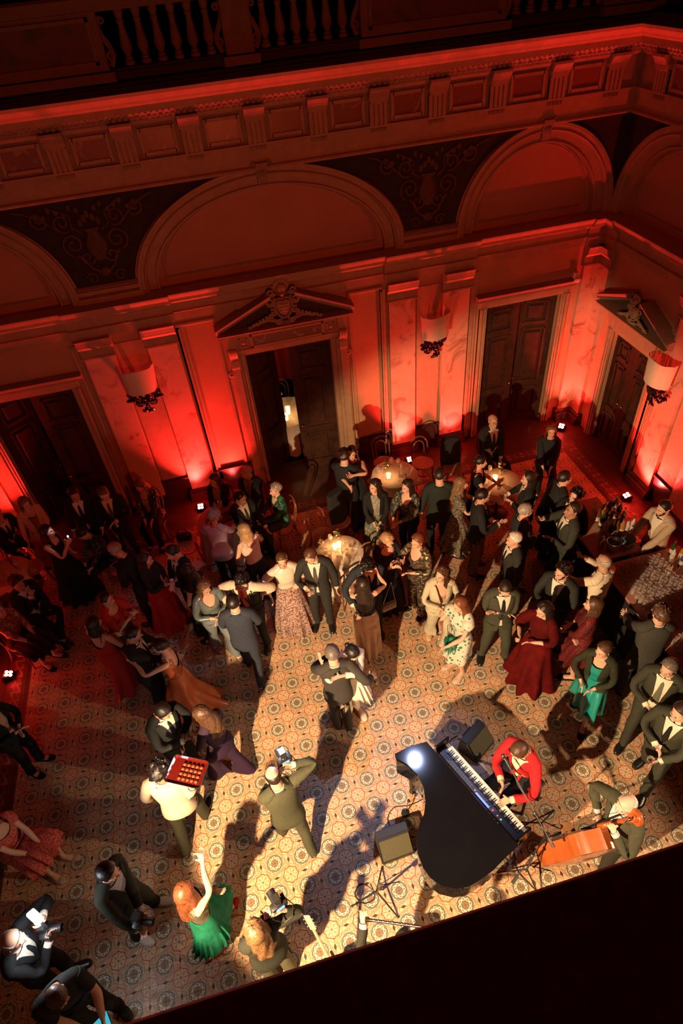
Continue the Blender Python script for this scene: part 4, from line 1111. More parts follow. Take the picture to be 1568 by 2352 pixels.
def g_skirt(fem, z1, hem, r_hem, pleats=12, amp=0.012, train=0.0, n=48, off=0.018, tight=0.0):
    """skirt from the waist z1 down to hem"""
    g = G(); rows = 16; rings = []
    for i in range(rows + 1):
        t = i / rows; z = z1 + (hem - z1) * t; ring = []
        zz = max(z, 0.86); w, f_, b_ = trunk_at(fem, zz)
        s_ = min(1.0, max(0.0, (0.90 - z) / (0.90 - hem))) if z < 0.90 else 0.0
        for k in range(n):
            a = 2 * PI * k / n; p0 = trunk_pt(fem, zz, a, off)
            rx = abs(p0[0]); R = r_hem
            tx, ty = math.sin(a) * R, -math.cos(a) * R + (train * max(0, -math.cos(a)) * -1 if False else 0)
            if train and math.cos(a) < 0: ty += train * (-math.cos(a)) * s_ ** 2
            q = s_ ** (0.85 if tight == 0 else 1.6)
            x = p0[0] * (1 - q) + tx * q; y = p0[1] * (1 - q) + ty * q
            am = 1 + amp / max(R, 0.1) * math.sin(pleats * a + 0.8 * math.sin(a * 2)) * min(1.0, t * 1.8) * 3 * (0.35 + s_)
            ring.append(V3(x * am, y * am, z))
        rings.append(ring)
    g.grid(rings)
    P = g.arr(); sx = SEX[fem]
    W = np.zeros((len(P), len(sx.bones))); I = sx.idx
    side = 1 / (1 + np.exp(-P[:, 0] / 0.055))
    pv = np.clip((P[:, 2] - 0.80) / 0.14, 0, 1); belly = np.clip((P[:, 2] - 0.98) / 0.10, 0, 1)
    sh = np.clip((0.56 - P[:, 2]) / 0.14, 0, 1)
    W[:, I['pelvis']] = pv * (1 - belly); W[:, I['belly']] = pv * belly
    for k, s_ in (('L', side), ('R', 1 - side)):
        W[:, I['th' + k]] = (1 - pv) * (1 - sh) * s_; W[:, I['sn' + k]] = (1 - pv) * sh * s_
    g.w = W
    return g
def g_bodice(fem, top='scoop', sleeves=0.0, off=0.011, puff=0.0, z0=0.96):
    nk = {'scoop': lambda a: 1.455 - 0.10 * max(0, math.cos(a)) ** 3, 'v': lambda a: 1.47 - 0.17 * max(0, math.cos(a)) ** 6, 'high': lambda a: 1.487, 'strapless': lambda a: 1.335 - 0.02 * math.cos(a), 'low_back': lambda a: 1.44 - 0.05 * max(0, math.cos(a)) - 0.24 * max(0, -math.cos(a)) ** 2, 'tank': lambda a: 1.44 - 0.06 * math.cos(a) ** 2}[top]
    g = g_trunk(fem, z0, 1.487, off, None, 32, 14, neck=nk)
    if top not in ('strapless', 'low_back', 'tank'): add_shoulders(g, fem, off * 0.7)
    elif top in ('low_back', 'tank'):
        for q in (1, -1):
            pts = [trunk_pt(fem, 1.38, q * 0.62, 0.012), V3(q * 0.10, -0.055, 1.462), V3(q * 0.105, 0.02, 1.488), V3(q * 0.10, 0.085, 1.46), trunk_pt(fem, 1.36, PI - q * 0.0 - q * 0.6, 0.012)]
            w_ = 0.010 if top == 'low_back' else 0.028
            g.grid([[p_ + V3(-w_, 0, 0), p_ + V3(0, 0, 0.004), p_ + V3(w_, 0, 0)] for p_ in pts], closed=False)
    if sleeves > 0: add_sleeves(g, fem, off * 0.8, sleeves, puff=puff)
    return g
def g_shoe(fem, k, kind='shoe'):
    g = G(); J = SEX[fem].J; a = J['an' + k]; q = 1 if k == 'L' else -1; x = a[0]
    prof = ((0.082, .024, .012, .014, 0), (0.072, .034, .030, .034, 0), (0.03, .044, .037, .044, 0), (-0.02, .038, .039, .038, .004), (-0.075, .028, .047, .028, .010), (-0.125, .022, .047, .022, .012), (-0.165, .019, .037, .019, .012), (-0.195, .016, .018, .013, .01))
    if kind == 'shoe': g.grid([limb_ring(V3(x + q * ox, y, z), (0, -1, 0), rx + 0.003, rz + 0.003, 12, up=(0, 0, 1), e=2.3) for y, z, rx, rz, ox in prof], caps=(True, True))
    else:
        def lo(y, z, rx, rz, ox):
            r = limb_ring(V3(x + q * ox, y, z), (0, -1, 0), rx + 0.003, rz + 0.004, 12, up=(0, 0, 1), e=2.3)
            return [V3(p_[0], p_[1], min(p_[2], 0.030 if y > -0.10 else 0.06)) for p_ in r]
        g.grid([lo(*p_) for p_ in prof], caps=(True, True))
    # sole
    g.grid([[V3(x + q * ox + math.copysign(rx + 0.004, s_), y, z) for s_ in (-1, 1)] for y, zc, rx, rz, ox in prof for z in (0.003,)], closed=False)
    return g
def head_dir(th, ph, r=1.0):
    """point on the cranium: th from the crown down, ph azimuth (0 = face)"""
    x, y, z = math.sin(th) * math.sin(ph), -math.sin(th) * math.cos(ph), math.cos(th)
    best = 0
    for c, e in (((0, 0.018, 1.672), (0.074, 0.094, 0.088)), ((0, -0.022, 1.625), (0.064, 0.068, 0.075))):
        o = V3(0, 0.012, 1.655) - V3(*c); d = V3(x, y, z); e = V3(*e)
        A = ((d / e) ** 2).sum(); B = 2 * (d * o / e ** 2).sum(); C = ((o / e) ** 2).sum() - 1
        D = B * B - 4 * A * C
        if D > 0: best = max(best, (-B + math.sqrt(D)) / (2 * A))
    return V3(0, 0.012, 1.655) + V3(x, y, z) * (best * r), V3(x, y, z)
def g_hair(fem, style, seed=0):
    rnd = random.Random(seed); g = G(); n = 36; rows = 12
    thick = {'short': .013, 'buzz': .006, 'curly': .026, 'bob': .022, 'long': .022, 'wavy': .024, 'updo': .016, 'bun': .013, 'bald': .004, 'afro': .034, 'thin': .008, 'pony': .014}[style]
    amp = {'curly': .012, 'afro': .016, 'wavy': .006, 'bob': .004, 'long': .003}.get(style, .002)
    longk = style in ('bob', 'long', 'wavy')
    def hl(ph):   # hairline angle from the crown
        a = abs((ph + PI) % (2 * PI) - PI)
        if longk: return np.interp(a, [0, 0.5, 0.9, 1.25, 1.6, PI], [0.72, 0.80, 1.15, 1.75, 1.95, 2.1])
        return np.interp(a, [0, 0.5, 0.95, 1.2, 1.45, 1.62, 1.95, PI], [0.70, 0.76, 1.02, 1.62, 1.72, 1.36, 1.92, 2.05])
    t0 = 0.0
    ph_ = [2 * PI * k / n for k in range(n)]
    start = 0.95 if style in ('bald', 'thin') and style == 'bald' else 0.0
    rings = []; nz = [[rnd.uniform(-1, 1) for _ in range(n)] for _ in range(rows + 1)]
    for i in range(rows + 1):
        ring = []
        for k, ph in enumerate(ph_):
            h = hl(ph); s0 = start if start else 0.02
            if start: s0 = min(h - 0.05, max(start, 0.95 if abs((ph + PI) % (2 * PI) - PI) > 1.0 else h - 0.06))
            th = s0 + (h - s0) * i / rows
            edge = min(1.0, (rows - i) / 2.2) if not (longk and abs((ph + PI) % (2 * PI) - PI) > 1.2) else 1.0
            if start: edge = min(edge, i / 2.0)
            p_, d = head_dir(th, ph)
            top_ = 1.0 + (0.5 if style in ('short', 'updo') else 0.2) * max(0, math.cos(th)) * (1 if not start else 0)
            part = 0.7 + 0.3 * min(1, abs(ph if ph < PI else ph - 2 * PI) ) if longk and th < 0.7 else 1
            ring.append(p_ + d * (thick * top_ * part * edge + 0.0015 + amp * nz[i][k] * edge + amp * 0.8 * math.sin(7 * ph + 3 * i) * edge))
        rings.append(ring)
    g.grid(rings, caps=(True, False))
    if longk:   # curtain down the back and sides
        L = {'bob': 0.10, 'long': 0.36, 'wavy': 0.30}[style]; m = 26; rr = []
        az = np.linspace(1.12, 2 * PI - 1.12, m)
        for i in range(12):
            t = i / 11; row = []
            for j, ph in enumerate(az):
                p0, d = head_dir(1.45, ph); u = abs(j / (m - 1) - 0.5) * 2
                z = 1.655 - 0.02 - (L + 0.07) * t * (1 - 0.12 * u)
                out = 0.018 + 0.020 * math.sin(min(1, t * 1.5) * PI / 2) * (1 if style != 'bob' else 0.6)
                bk = 0.03 * t if style != 'bob' else -0.02 * t * t
                shx = 1 + (0.15 * t if style == 'wavy' else 0.05 * t)
                wv = (0.010 * math.sin(9 * t + j * 1.3) if style == 'wavy' else 0.003 * math.sin(j * 2.1)) * min(1, t * 3)
                x = p0[0] * shx + d[0] * (out + wv); y = p0[1] + d[1] * (out + wv) + (bk if d[1] > -0.2 else -0.015 * t)
                zz = min(z, p0[2])
                tw, tf, tb_ = trunk_at(fem, min(zz, 1.45)); cv = math.sqrt(max(0.05, 1 - min(1, abs(x) / tw) ** 2))
                dn = min(1.0, max(0.0, (1.53 - zz) / 0.06))
                if d[1] > 0: y = y * (1 - dn) + max(y, tb_ * cv + 0.030) * dn
                else: y = y * (1 - dn) + min(y, -tf * cv - 0.012) * dn
                row.append(V3(x, y, zz))
            rr.append(row)
        # inner return so the lock has a thickness
        g.grid(rr, closed=False)
        g.grid([[p_ * V3(0.86, 0.9, 1) + V3(0, 0.002, 0.004) for p_ in r] for r in rr], closed=False)
    if style == 'bun': ball_g(g, V3(0, 0.125, 1.665), (0.034, 0.032, 0.034), 12, 9)
    if style == 'updo': ball_g(g, V3(0, 0.095, 1.695), (0.055, 0.045, 0.050), 14, 10); ball_g(g, V3(0, 0.11, 1.64), (0.04, 0.03, 0.035), 12, 8)
    if style == 'pony':
        g.grid([limb_ring(V3(0, 0.11 + 0.03 * math.sin(t * 3), 1.68 - 0.30 * t), (0, 0.1, -1), 0.03 * (1 - 0.6 * t) + 0.006, 0.026 * (1 - 0.6 * t) + 0.006, 10) for t in np.linspace(0, 1, 8)], caps=(True, True))
    P = g.arr(); sx = SEX[fem]; W = np.zeros((len(P), len(sx.bones))); lo = np.clip((1.52 - P[:, 2]) / 0.16, 0, 0.85)
    W[:, sx.idx['head']] = 1 - lo; W[:, sx.idx['chest']] = lo; g.w = W
    return g
def headw(g, fem):
    W = np.zeros((len(g.v), len(SEX[fem].bones))); W[:, SEX[fem].idx['head']] = 1; g.w = W; return g
def g_eyes(fem):
    g = G()
    for q in (-1, 1):
        ball_g(g, V3(q * 0.030, -0.0745, 1.650), (0.0120, 0.0085, 0.0062), 10, 6, 0); ball_g(g, V3(q * 0.030, -0.0800, 1.650), (0.0052, 0.0045, 0.0055), 8, 6, 1)
    return headw(g, fem)
def g_brows(fem):
    g = G()
    for q in (-1, 1): g.grid([limb_ring(V3(q * x, y, z), (q, 0.35, 0), r, r * 0.8, 6) for x, y, z, r in ((0.012, -0.0905, 1.668, .0026), (0.028, -0.0895, 1.674, .0034), (0.046, -0.0755, 1.668, .0018))], caps=(True, True))
    return headw(g, fem)
def g_lips(fem):
    g = G(); g.grid([limb_ring(V3(x, -0.0940 + abs(x) * 0.50, 1.5812), (1, 0, 0), 0.0050 * (1 - (abs(x) / 0.020) ** 2) + 0.0008, 0.004, 8) for x in (-0.018, -0.011, -0.004, 0.004, 0.011, 0.018)], caps=(True, True))
    return headw(g, fem)
def g_beard(fem, full=True):
    g = G(); rows = []
    for z, w, y0, y1 in ((1.635, .071, .004, -.02), (1.60, .066, .0, -.045), (1.575, .058, -.01, -.07), (1.555, .047, -.02, -.085), (1.538, .034, -.03, -.088), (1.530, .018, -.035, -.075)):
        row = []
        for a in np.linspace(-1, 1, 15):
            th = a * 1.75; x = math.sin(th) * w if abs(th) < PI / 2 else math.copysign(w, a); y = -0.028 - math.cos(th) * (0.058 if z < 1.59 else 0.045)
            if z > 1.59 and abs(a) < 0.5: y += 0.022
            row.append(V3(x * 1.03, y, z))
        rows.append(row)
    g.grid(rows, closed=False); return headw(g, fem)
def g_glasses(fem):
    g = G()
    for q in (-1, 1):
        pts = [V3(q * 0.031 + 0.021 * math.cos(t), -0.094 + 0.006 * math.cos(t) * q, 1.650 + 0.016 * math.sin(t)) for t in np.linspace(0, 2 * PI, 13)[:-1]]
        g.grid([[p_ + V3(0, 0, 0.0022), p_ + V3(0, -0.003, 0), p_ - V3(0, 0, 0.0022)] for p_ in pts + pts[:1]], closed=False)
        g.grid([limb_ring(V3(q * x, y, z), (0, 1, 0), .0018, .0022, 5) for x, y, z in ((0.052, -0.092, 1.652), (0.075, -0.05, 1.652), (0.080, 0.012, 1.652))])
    g.grid([limb_ring(V3(x, -0.096, 1.654), (1, 0, 0), .0018, .0018, 5) for x in (-0.011, 0.011)])
    return headw(g, fem)

SKIN_MATS = {}
def skin(tone):
    base = {'fair': (0.62, 0.36, 0.25), 'mid': (0.50, 0.27, 0.17), 'tan': (0.40, 0.20, 0.12), 'pale': (0.70, 0.45, 0.34)}[tone]
    return mat('skin', base, 0.5, var=0.05, scale=25, spec=0.35)
HAIRC = {'black': (0.010, 0.007, 0.006), 'dark': (0.022, 0.012, 0.008), 'brown': (0.075, 0.035, 0.016), 'light': (0.17, 0.09, 0.04), 'blond': (0.36, 0.22, 0.10), 'auburn': (0.16, 0.05, 0.018), 'grey': (0.30, 0.26, 0.22), 'white': (0.60, 0.55, 0.48), 'grizzle': (0.13, 0.105, 0.085)}
def hair_mat(c): 
    k = ('hair', c)
    if k not in _mats:
        m, nt, b = new_mat('hair'); tc = nt.nodes.new('ShaderNodeTexCoord'); mp = nt.nodes.new('ShaderNodeMapping'); mp.inputs['Scale'].default_value = (90, 90, 9)
        n = nt.nodes.new('ShaderNodeTexNoise'); n.inputs['Scale'].default_value = 1.0; n.inputs['Detail'].default_value = 3
        nt.links.new(tc.outputs['Object'], mp.inputs[0]); nt.links.new(mp.outputs[0], n.inputs[0])
        q = HAIRC[c]; nt.links.new(ramp(nt, n.outputs['Fac'], [(0.3, [v * 0.55 for v in q]), (0.7, [min(1, v * 1.6) for v in q])]), b.inputs['Base Color'])
        b.inputs['Roughness'].default_value = 0.42; bump(nt, b, n.outputs['Fac'], 0.5, 0.006); _mats[k] = m
    return _mats[k]
def cloth(spec):
    """spec: (r, g, b) or ('satin'|'velvet'|'wool'|..., rgb[, rgb2])"""
    if isinstance(spec[0], str):
        k, c = spec[0], spec[1]
        if k == 'satin': return mat('satin', c, 0.28, var=0.12, scale=6, spec=0.7)
        if k == 'velvet': return mat('velvet', c, 0.85, var=0.35, scale=7, spec=0.12)
        if k == 'leather': return mat('leather', c, 0.30, var=0.2, spec=0.6)
        if k == 'sequin': return mat_pattern('sequins', c, spec[2], 26, 0.54, 0.8, 0.0, 'noise', 0.8)
        if k == 'floral': return mat_pattern('floral_print', c, spec[2], 20, 0.53, 0.8)
        if k == 'dots': return mat_pattern('dotted_print', c, spec[2], 46, 0.50, 0.8)
        if k == 'leaf': return mat_pattern('leaf_print', c, spec[2], 17, 0.33, 0.7, kind='voronoi')
    return mat('cloth', spec, 0.85, var=0.12, scale=35, spec=0.25)

def put(name, key, fn, m, root, sx, T, s, sigma=0.028, only=None, jit=0.0, rnd=None, angle=70):
    P, F, mi, W = rest(key, fn, sigma, only)
    Q = apply_pose(sx, T, P, W) * s
    me = bpy.data.meshes.new(name)
    me.from_pydata(Q.tolist(), [], F)
    mm = m if isinstance(m, (list, tuple)) else [m]
    for x in mm: me.materials.append(x)
    if len(mm) > 1 and mi: me.polygons.foreach_set('material_index', mi)
    me.polygons.foreach_set('use_smooth', [True] * len(F))
    if angle < 180: me.set_sharp_from_angle(angle=math.radians(angle))
    o = bpy.data.objects.new(name, me); COL.objects.link(o); o.parent = root
    return o
def body_under(fem, cover):
    """the rest body drawn in a little where cloth lies over it"""
    P, F, mi, W = rest(('body', fem), lambda: build_body(fem)); sx = SEX[fem]
    me = bpy.data.meshes.new('t'); me.from_pydata(P.tolist(), [], F); N = np.empty(len(P) * 3); me.vertex_normals.foreach_get('vector', N); N = N.reshape(-1, 3); bpy.data.meshes.remove(me)
    I = sx.idx; c = np.zeros(len(P))
    tr = W[:, I['pelvis']] + W[:, I['belly']] + W[:, I['chest']]
    lo = np.clip((cover['top'] - P[:, 2]) / 0.03, 0, 1) if 'top' in cover else 0
    c += tr * 0.022 * lo * (P[:, 2] < 1.50)
    for k in 'LR':
        d = np.linalg.norm(P - sx.J['sh' + k], axis=1)
        if cover.get('arm', 0): c += (W[:, I['ua' + k]] + W[:, I['fa' + k]]) * 0.014 * np.clip((cover['arm'] * 0.54 - 0.03 - d) / 0.04, 0, 1)
        if 'leg' in cover: c += (W[:, I['th' + k]] + W[:, I['sn' + k]]) * 0.020 * np.clip((P[:, 2] - cover['leg'] - 0.03) / 0.05, 0, 1)
    return P - N * np.minimum(c, 0.022)[:, None], F, None, W
def person(label, x, y, yaw, P, wear, group=None):
    """x, y feet; yaw 0 faces the camera side (-Y), 90 faces +X. Returns root and hand frames in world space"""
    fem = P.get('fem', False); H = P.get('H', 1.66 if fem else 1.78); s = H / 1.76
    sx, T, hc, hand, Rh, Rc, jc, pel = solve_pose(P)
    root = thing('person', label, 'person', (x, y, P.get('z', 0.0)), math.radians(yaw), group)
    K = lambda *a: (a[0], fem) + a[1:]
    cover = {}; jk = any(it[0] == 'jacket' for it in wear)
    for it in wear:
        o = it[2] if len(it) > 2 else {}
        if it[0] in ('jacket', 'shirt'): cover['top'] = 1.47; cover['arm'] = 0.97
        if it[0] == 'bodice':
            cover['top'] = max(cover.get('top', 0), {'scoop': 1.36, 'v': 1.30, 'high': 1.47, 'strapless': 1.30, 'low_back': 1.22, 'tank': 1.36}[o.get('top', 'scoop')]); cover['arm'] = max(cover.get('arm', 0), o.get('sl', 0))
        if it[0] == 'trousers': cover['leg'] = 0.06
        if it[0] == 'skirt': cover['leg'] = max(o.get('hem', 0.08), 0.3)
    ck = ('body', fem) + tuple(sorted(cover.items()))
    if ck not in _rest: _rest[ck] = body_under(fem, cover)
    put('body', ck, None, skin(P.get('skin', 'fair')), root, sx, T, s, angle=180)
    hm = hair_mat(P.get('hairc', 'dark'))
    if P.get('hair', 'short') != 'none':
        sd = P.get('seed', 0) % 3; put('hair', K('hair', P.get('hair', 'short'), sd), lambda: g_hair(fem, P.get('hair', 'short'), sd), hm, root, sx, T, s)
    put('eyes', K('eyes'), lambda: g_eyes(fem), [mat('eye_white', (0.55, 0.5, 0.45), 0.3, var=0), mat('iris', (0.015, 0.01, 0.008), 0.2, var=0)], root, sx, T, s)
    put('eyebrows', K('brows'), lambda: g_brows(fem), hm, root, sx, T, s)
    put('lips', K('lips'), lambda: g_lips(fem), mat('lips', (0.40, 0.09, 0.07) if fem else (0.42, 0.2, 0.15), 0.4, var=0), root, sx, T, s)
    if P.get('beard'): put('beard', K('beard'), lambda: g_beard(fem), hm, root, sx, T, s)
    if P.get('glasses'): put('glasses', K('glasses'), lambda: g_glasses(fem), mat('spectacle_frame', (0.02, 0.015, 0.012), 0.3, var=0), root, sx, T, s)
    for it in wear:
        k, col = it[0], cloth(it[1]); o = it[2] if len(it) > 2 else {}
        if k == 'jacket': put(o.get('name', 'jacket'), K('jacket', o.get('cut', 'open')), lambda: g_jacket(fem, o.get('cut', 'open')), col, root, sx, T, s, 0.04, TRUNKB + ('fa', 'th') , angle=50)
        elif k == 'shirt': put(o.get('name', 'shirt'), K('shirt'), lambda: g_shirt(fem), col, root, sx, T, s, 0.032, TRUNKB + ('fa',))
        elif k == 'front': put('shirt', K('front'), lambda: g_shirtfront(fem), col, root, sx, T, s, 0.03, TRUNKB + ('fa', 'ha'))
        elif k == 'tie': put('tie', K('tie'), lambda: g_tie(fem), col, root, sx, T, s, 0.05, ('belly', 'chest', 'pelvis'))
        elif k == 'bow': put('bow_tie', K('bow'), lambda: g_tie(fem, 'bow'), col, root, sx, T, s, 0.05, ('chest',))
        elif k == 'trousers': put('trousers', K('trousers', o.get('flare', 0), jk), lambda: g_trousers(fem, o.get('flare', 0), under=jk), col, root, sx, T, s, 0.03, ('pelvis', 'belly', 'th', 'sn'))
        elif k == 'bodice':
            a = (o.get('top', 'scoop'), o.get('sl', 0.0), o.get('puff', 0.0)); put(o.get('name', 'bodice'), K('bodice') + a, lambda: g_bodice(fem, a[0], a[1], puff=a[2]), col, root, sx, T, s, 0.032, TRUNKB + ('fa',))
        elif k == 'skirt':
            a = (o.get('z1', 1.06), o.get('hem', 0.08), o.get('r', 0.30), o.get('pl', 12), o.get('amp', 0.012), o.get('train', 0.0), o.get('tight', 0))
            put('skirt', K('skirt') + a, lambda: g_skirt(fem, a[0], a[1], a[2], a[3], a[4], a[5], tight=a[6]), col, root, sx, T, s)
        elif k == 'shoes':
            kd = o.get('kind', 'shoe')
            for q in 'LR': put('shoe', K('shoe', q, kd), lambda: g_shoe(fem, q, kd), col, root, sx, T, s, 0.02, ('ft' + q,))
    A = math.radians(yaw); Rz = rot_axis((0, 0, 1), A)
    base = V3(x, y, P.get('z', 0.0))
    return root, {k: (base + Rz @ (jw * s), Rz @ Rw) for k, (jw, Rw) in hand.items()}, base + Rz @ (hc * s)
# ---------------------------------------------------------------- furniture and things
M_CHAIR = mat('bent_beech', (0.16, 0.055, 0.022), 0.30, var=0.25, scale=9, spec=0.6)
M_CANE = mat('chair_seat', (0.40, 0.19, 0.10), 0.5, var=0.15, scale=30)
M_BLACK = mat('black_plastic', (0.016, 0.016, 0.017), 0.4, var=0.1)
M_STEEL = mat('steel', (0.5, 0.48, 0.45), 0.25, 1.0, var=0.05)
def glass_mat(name, col, rough=0.03, a=1.0):
    k = ('g', name)
    if k not in _mats:
        m, nt, b = new_mat(name); b.inputs['Base Color'].default_value = rgb(col); b.inputs['Roughness'].default_value = rough; b.inputs['Specular IOR Level'].default_value = 0.8
        tr = nt.nodes.new('ShaderNodeBsdfTransparent'); mx = nt.nodes.new('ShaderNodeMixShader'); lw = nt.nodes.new('ShaderNodeLayerWeight'); lw.inputs['Blend'].default_value = 0.3
        f = NX(nt, lw.outputs['Facing']) * 0.55 + (1.0 - a); nt.links.new(f.s, mx.inputs[0]); nt.links.new(tr.outputs[0], mx.inputs[1]); nt.links.new(b.outputs[0], mx.inputs[2])
        nt.links.new(mx.outputs[0], nt.nodes['Material Output'].inputs['Surface']); _mats[k] = m
    return _mats[k]
M_GLASS = glass_mat('clear_glass', (0.70, 0.58, 0.52), 0.08, 0.92)
SC.cycles.transparent_max_bounces = 40
def make_chair(label, x, y, yaw, group='bentwood chairs'):
    t = thing('bentwood_chair', label, 'chair', (x, y, 0), math.radians(yaw), group)
    bm = bm_new(); lathe(bm, [(0.0, 0.435), (0.19, 0.435), (0.205, 0.445), (0.205, 0.46), (0.195, 0.468), (0.17, 0.464), (0.0, 0.462)], 28); link('seat', bm, M_CANE, t)
    for k, (sx, sy) in enumerate(((-1, -1), (1, -1), (-1, 1), (1, 1))):
        if sy < 0: bm = bm_new(); tube(bm, [(sx * 0.145, -0.13, 0.44), (sx * 0.16, -0.15, 0.22), (sx * 0.18, -0.19, 0.0)], [0.016, 0.015, 0.011], 8); link('leg', bm, M_CHAIR, t)
        else: bm = bm_new(); tube(bm, [(sx * 0.15, 0.15, 0.45), (sx * 0.155, 0.18, 0.22), (sx * 0.17, 0.25, 0.0)], [0.016, 0.015, 0.011], 8); link('leg', bm, M_CHAIR, t)
    bm = bm_new(); tube(bm, [(0.155 * math.cos(q * PI / 12), 0.155 * math.sin(q * PI / 12), 0.25) for q in range(24)], 0.009, 7, closed=True); link('stretcher', bm, M_CHAIR, t)
    for nm, w, h, r in (('back_hoop', 0.17, 0.90, 0.014), ('inner_hoop', 0.10, 0.80, 0.010)):
        pts = [(-w * 0.92, 0.15 if nm == 'back_hoop' else 0.165, 0.45), (-w, 0.20, 0.62)] + [(-w * math.cos(PI * q / 12), 0.22 + 0.03 * math.sin(PI * q / 12), h - w * 1.0 + w * math.sin(PI * q / 12)) for q in range(13)] + [(w, 0.20, 0.62), (w * 0.92, 0.15 if nm == 'back_hoop' else 0.165, 0.45)]
        bm = bm_new(); tube(bm, pts, r, 8); link(nm, bm, M_CHAIR, t)
    return t
def round_table(label, x, y, r, cloth_len, col=(0.62, 0.50, 0.38)):
    t = thing('round_table', label, 'table', (x, y, 0), 0, 'round cocktail tables')
    bm = bm_new(); lathe(bm, [(0, 0.70), (r - 0.02, 0.70), (r - 0.01, 0.715), (r - 0.012, 0.73), (0, 0.73)], 36); link('tabletop', bm, M_CHAIR, t)
    bm = bm_new(); lathe(bm, [(0.20, 0.0), (0.21, 0.015), (0.10, 0.035), (0.035, 0.06), (0.03, 0.65), (0.07, 0.70)], 20); link('pedestal', bm, M_BLACK, t)
    bm = bm_new(); rows = []
    for z, k, am in ((0.742, 0.0, 0), (0.742, 0.6, 0), (0.742, 0.96, 0), (0.735, 1.0, 0), (0.70, 1.015, .004), (0.742 - cloth_len * 0.35, 1.03, .02), (0.742 - cloth_len * 0.7, 1.06, .04), (0.742 - cloth_len, 1.10, .06)):
        row = []
        for q in range(56):
            a = 2 * PI * q / 56; rr = r * k + am * r / 0.4 * math.sin(9 * a + 0.6 * math.sin(3 * a))
            row.append(bm.verts.new((rr * math.cos(a), rr * math.sin(a), z)) if k > 0 else None)
        rows.append(row)
    c = bm.verts.new((0, 0, 0.742))
    for q in range(56): bm.faces.new((c, rows[1][q], rows[1][(q + 1) % 56]))
    for A, B in zip(rows[1:], rows[2:]):
        for q in range(56): bm.faces.new((A[q], B[q], B[(q + 1) % 56], A[(q + 1) % 56]))
    o = link('tablecloth', bm, mat('linen', col, 0.85, var=0.06, scale=14), None); o.location = (x, y, 0)
    tag(o, 'cloth draped over the ' + label, 'tablecloth')
    return t
_gl = {}
def glass_mesh(kind):
    if kind not in _gl:
        bm = bm_new()
        if kind == 'wine': prof = [(0.0, 0.0), (0.034, 0.0), (0.033, 0.004), (0.006, 0.010), (0.005, 0.085), (0.022, 0.10), (0.038, 0.135), (0.036, 0.165), (0.031, 0.19), (0.029, 0.19), (0.034, 0.165), (0.036, 0.135), (0.02, 0.103), (0.0, 0.095)]
        elif kind == 'flute': prof = [(0.0, 0.0), (0.030, 0.0), (0.005, 0.008), (0.004, 0.08), (0.016, 0.11), (0.023, 0.16), (0.020, 0.22), (0.0185, 0.22), (0.021, 0.16), (0.0, 0.10)]
        elif kind == 'tumbler': prof = [(0.0, 0.0), (0.031, 0.0), (0.034, 0.004), (0.039, 0.092), (0.037, 0.092), (0.032, 0.012), (0.0, 0.010)]
        else: prof = [(0.0, 0.0), (0.027, 0.0), (0.029, 0.004), (0.032, 0.128), (0.030, 0.128), (0.027, 0.012), (0.0, 0.010)]
        lathe(bm, prof, 12, cap=False); me = bpy.data.meshes.new('glass'); bmesh.ops.recalc_face_normals(bm, faces=bm.faces); bm.to_mesh(me); bm.free(); me.materials.append(M_GLASS)
        me.polygons.foreach_set('use_smooth', [True] * len(me.polygons)); _gl[kind] = me
    return _gl[kind]
def put_glass(kind, loc, label, group=None, rx=0.0):
    o = bpy.data.objects.new({'wine': 'wine_glass', 'flute': 'flute_glass', 'tumbler': 'tumbler', 'high': 'highball_glass'}[kind], glass_mesh(kind)); COL.objects.link(o); o.location = loc; o.rotation_euler = (rx, 0, 0)
    return tag(o, label, 'glass', group)
def candle(label, x, y, z, r=0.033, h=0.07):
    t = thing('candle', label, 'candle', (x, y, z), 0, 'table candles')
    bm = bm_new(); lathe(bm, [(0.0, 0.0), (r + 0.012, 0), (r + 0.014, h + 0.03), (r + 0.011, h + 0.03), (r + 0.009, 0.006), (0, 0.006)], 16, cap=False); link('holder', bm, M_GLASS, t)
    bm = bm_new(); lathe(bm, [(0, 0.008), (r, 0.008), (r, h), (r * 0.5, h - 0.006), (0, h - 0.008)], 16); link('wax', bm, mat('glowing_wax', (0.9, 0.7, 0.4), 0.5, var=0, emit=(1.0, 0.55, 0.2), estr=7.0), t)
    bm = bm_new(); lathe(bm, [(0, h - 0.01), (0.006, h + 0.004), (0.007, h + 0.014), (0, h + 0.04)], 8); link('flame', bm, mat('flame', (1, 0.8, 0.4), 0.5, var=0, emit=(1.0, 0.62, 0.22), estr=60.0), t)
    l = bpy.data.lights.new('candle_light', 'POINT'); l.energy = 2.6; l.color = (1, 0.52, 0.2); l.shadow_soft_size = 0.02
    o = bpy.data.objects.new('candle_light', l); COL.objects.link(o); o.parent = t; o.location = (0, 0, h + 0.09)
    return t
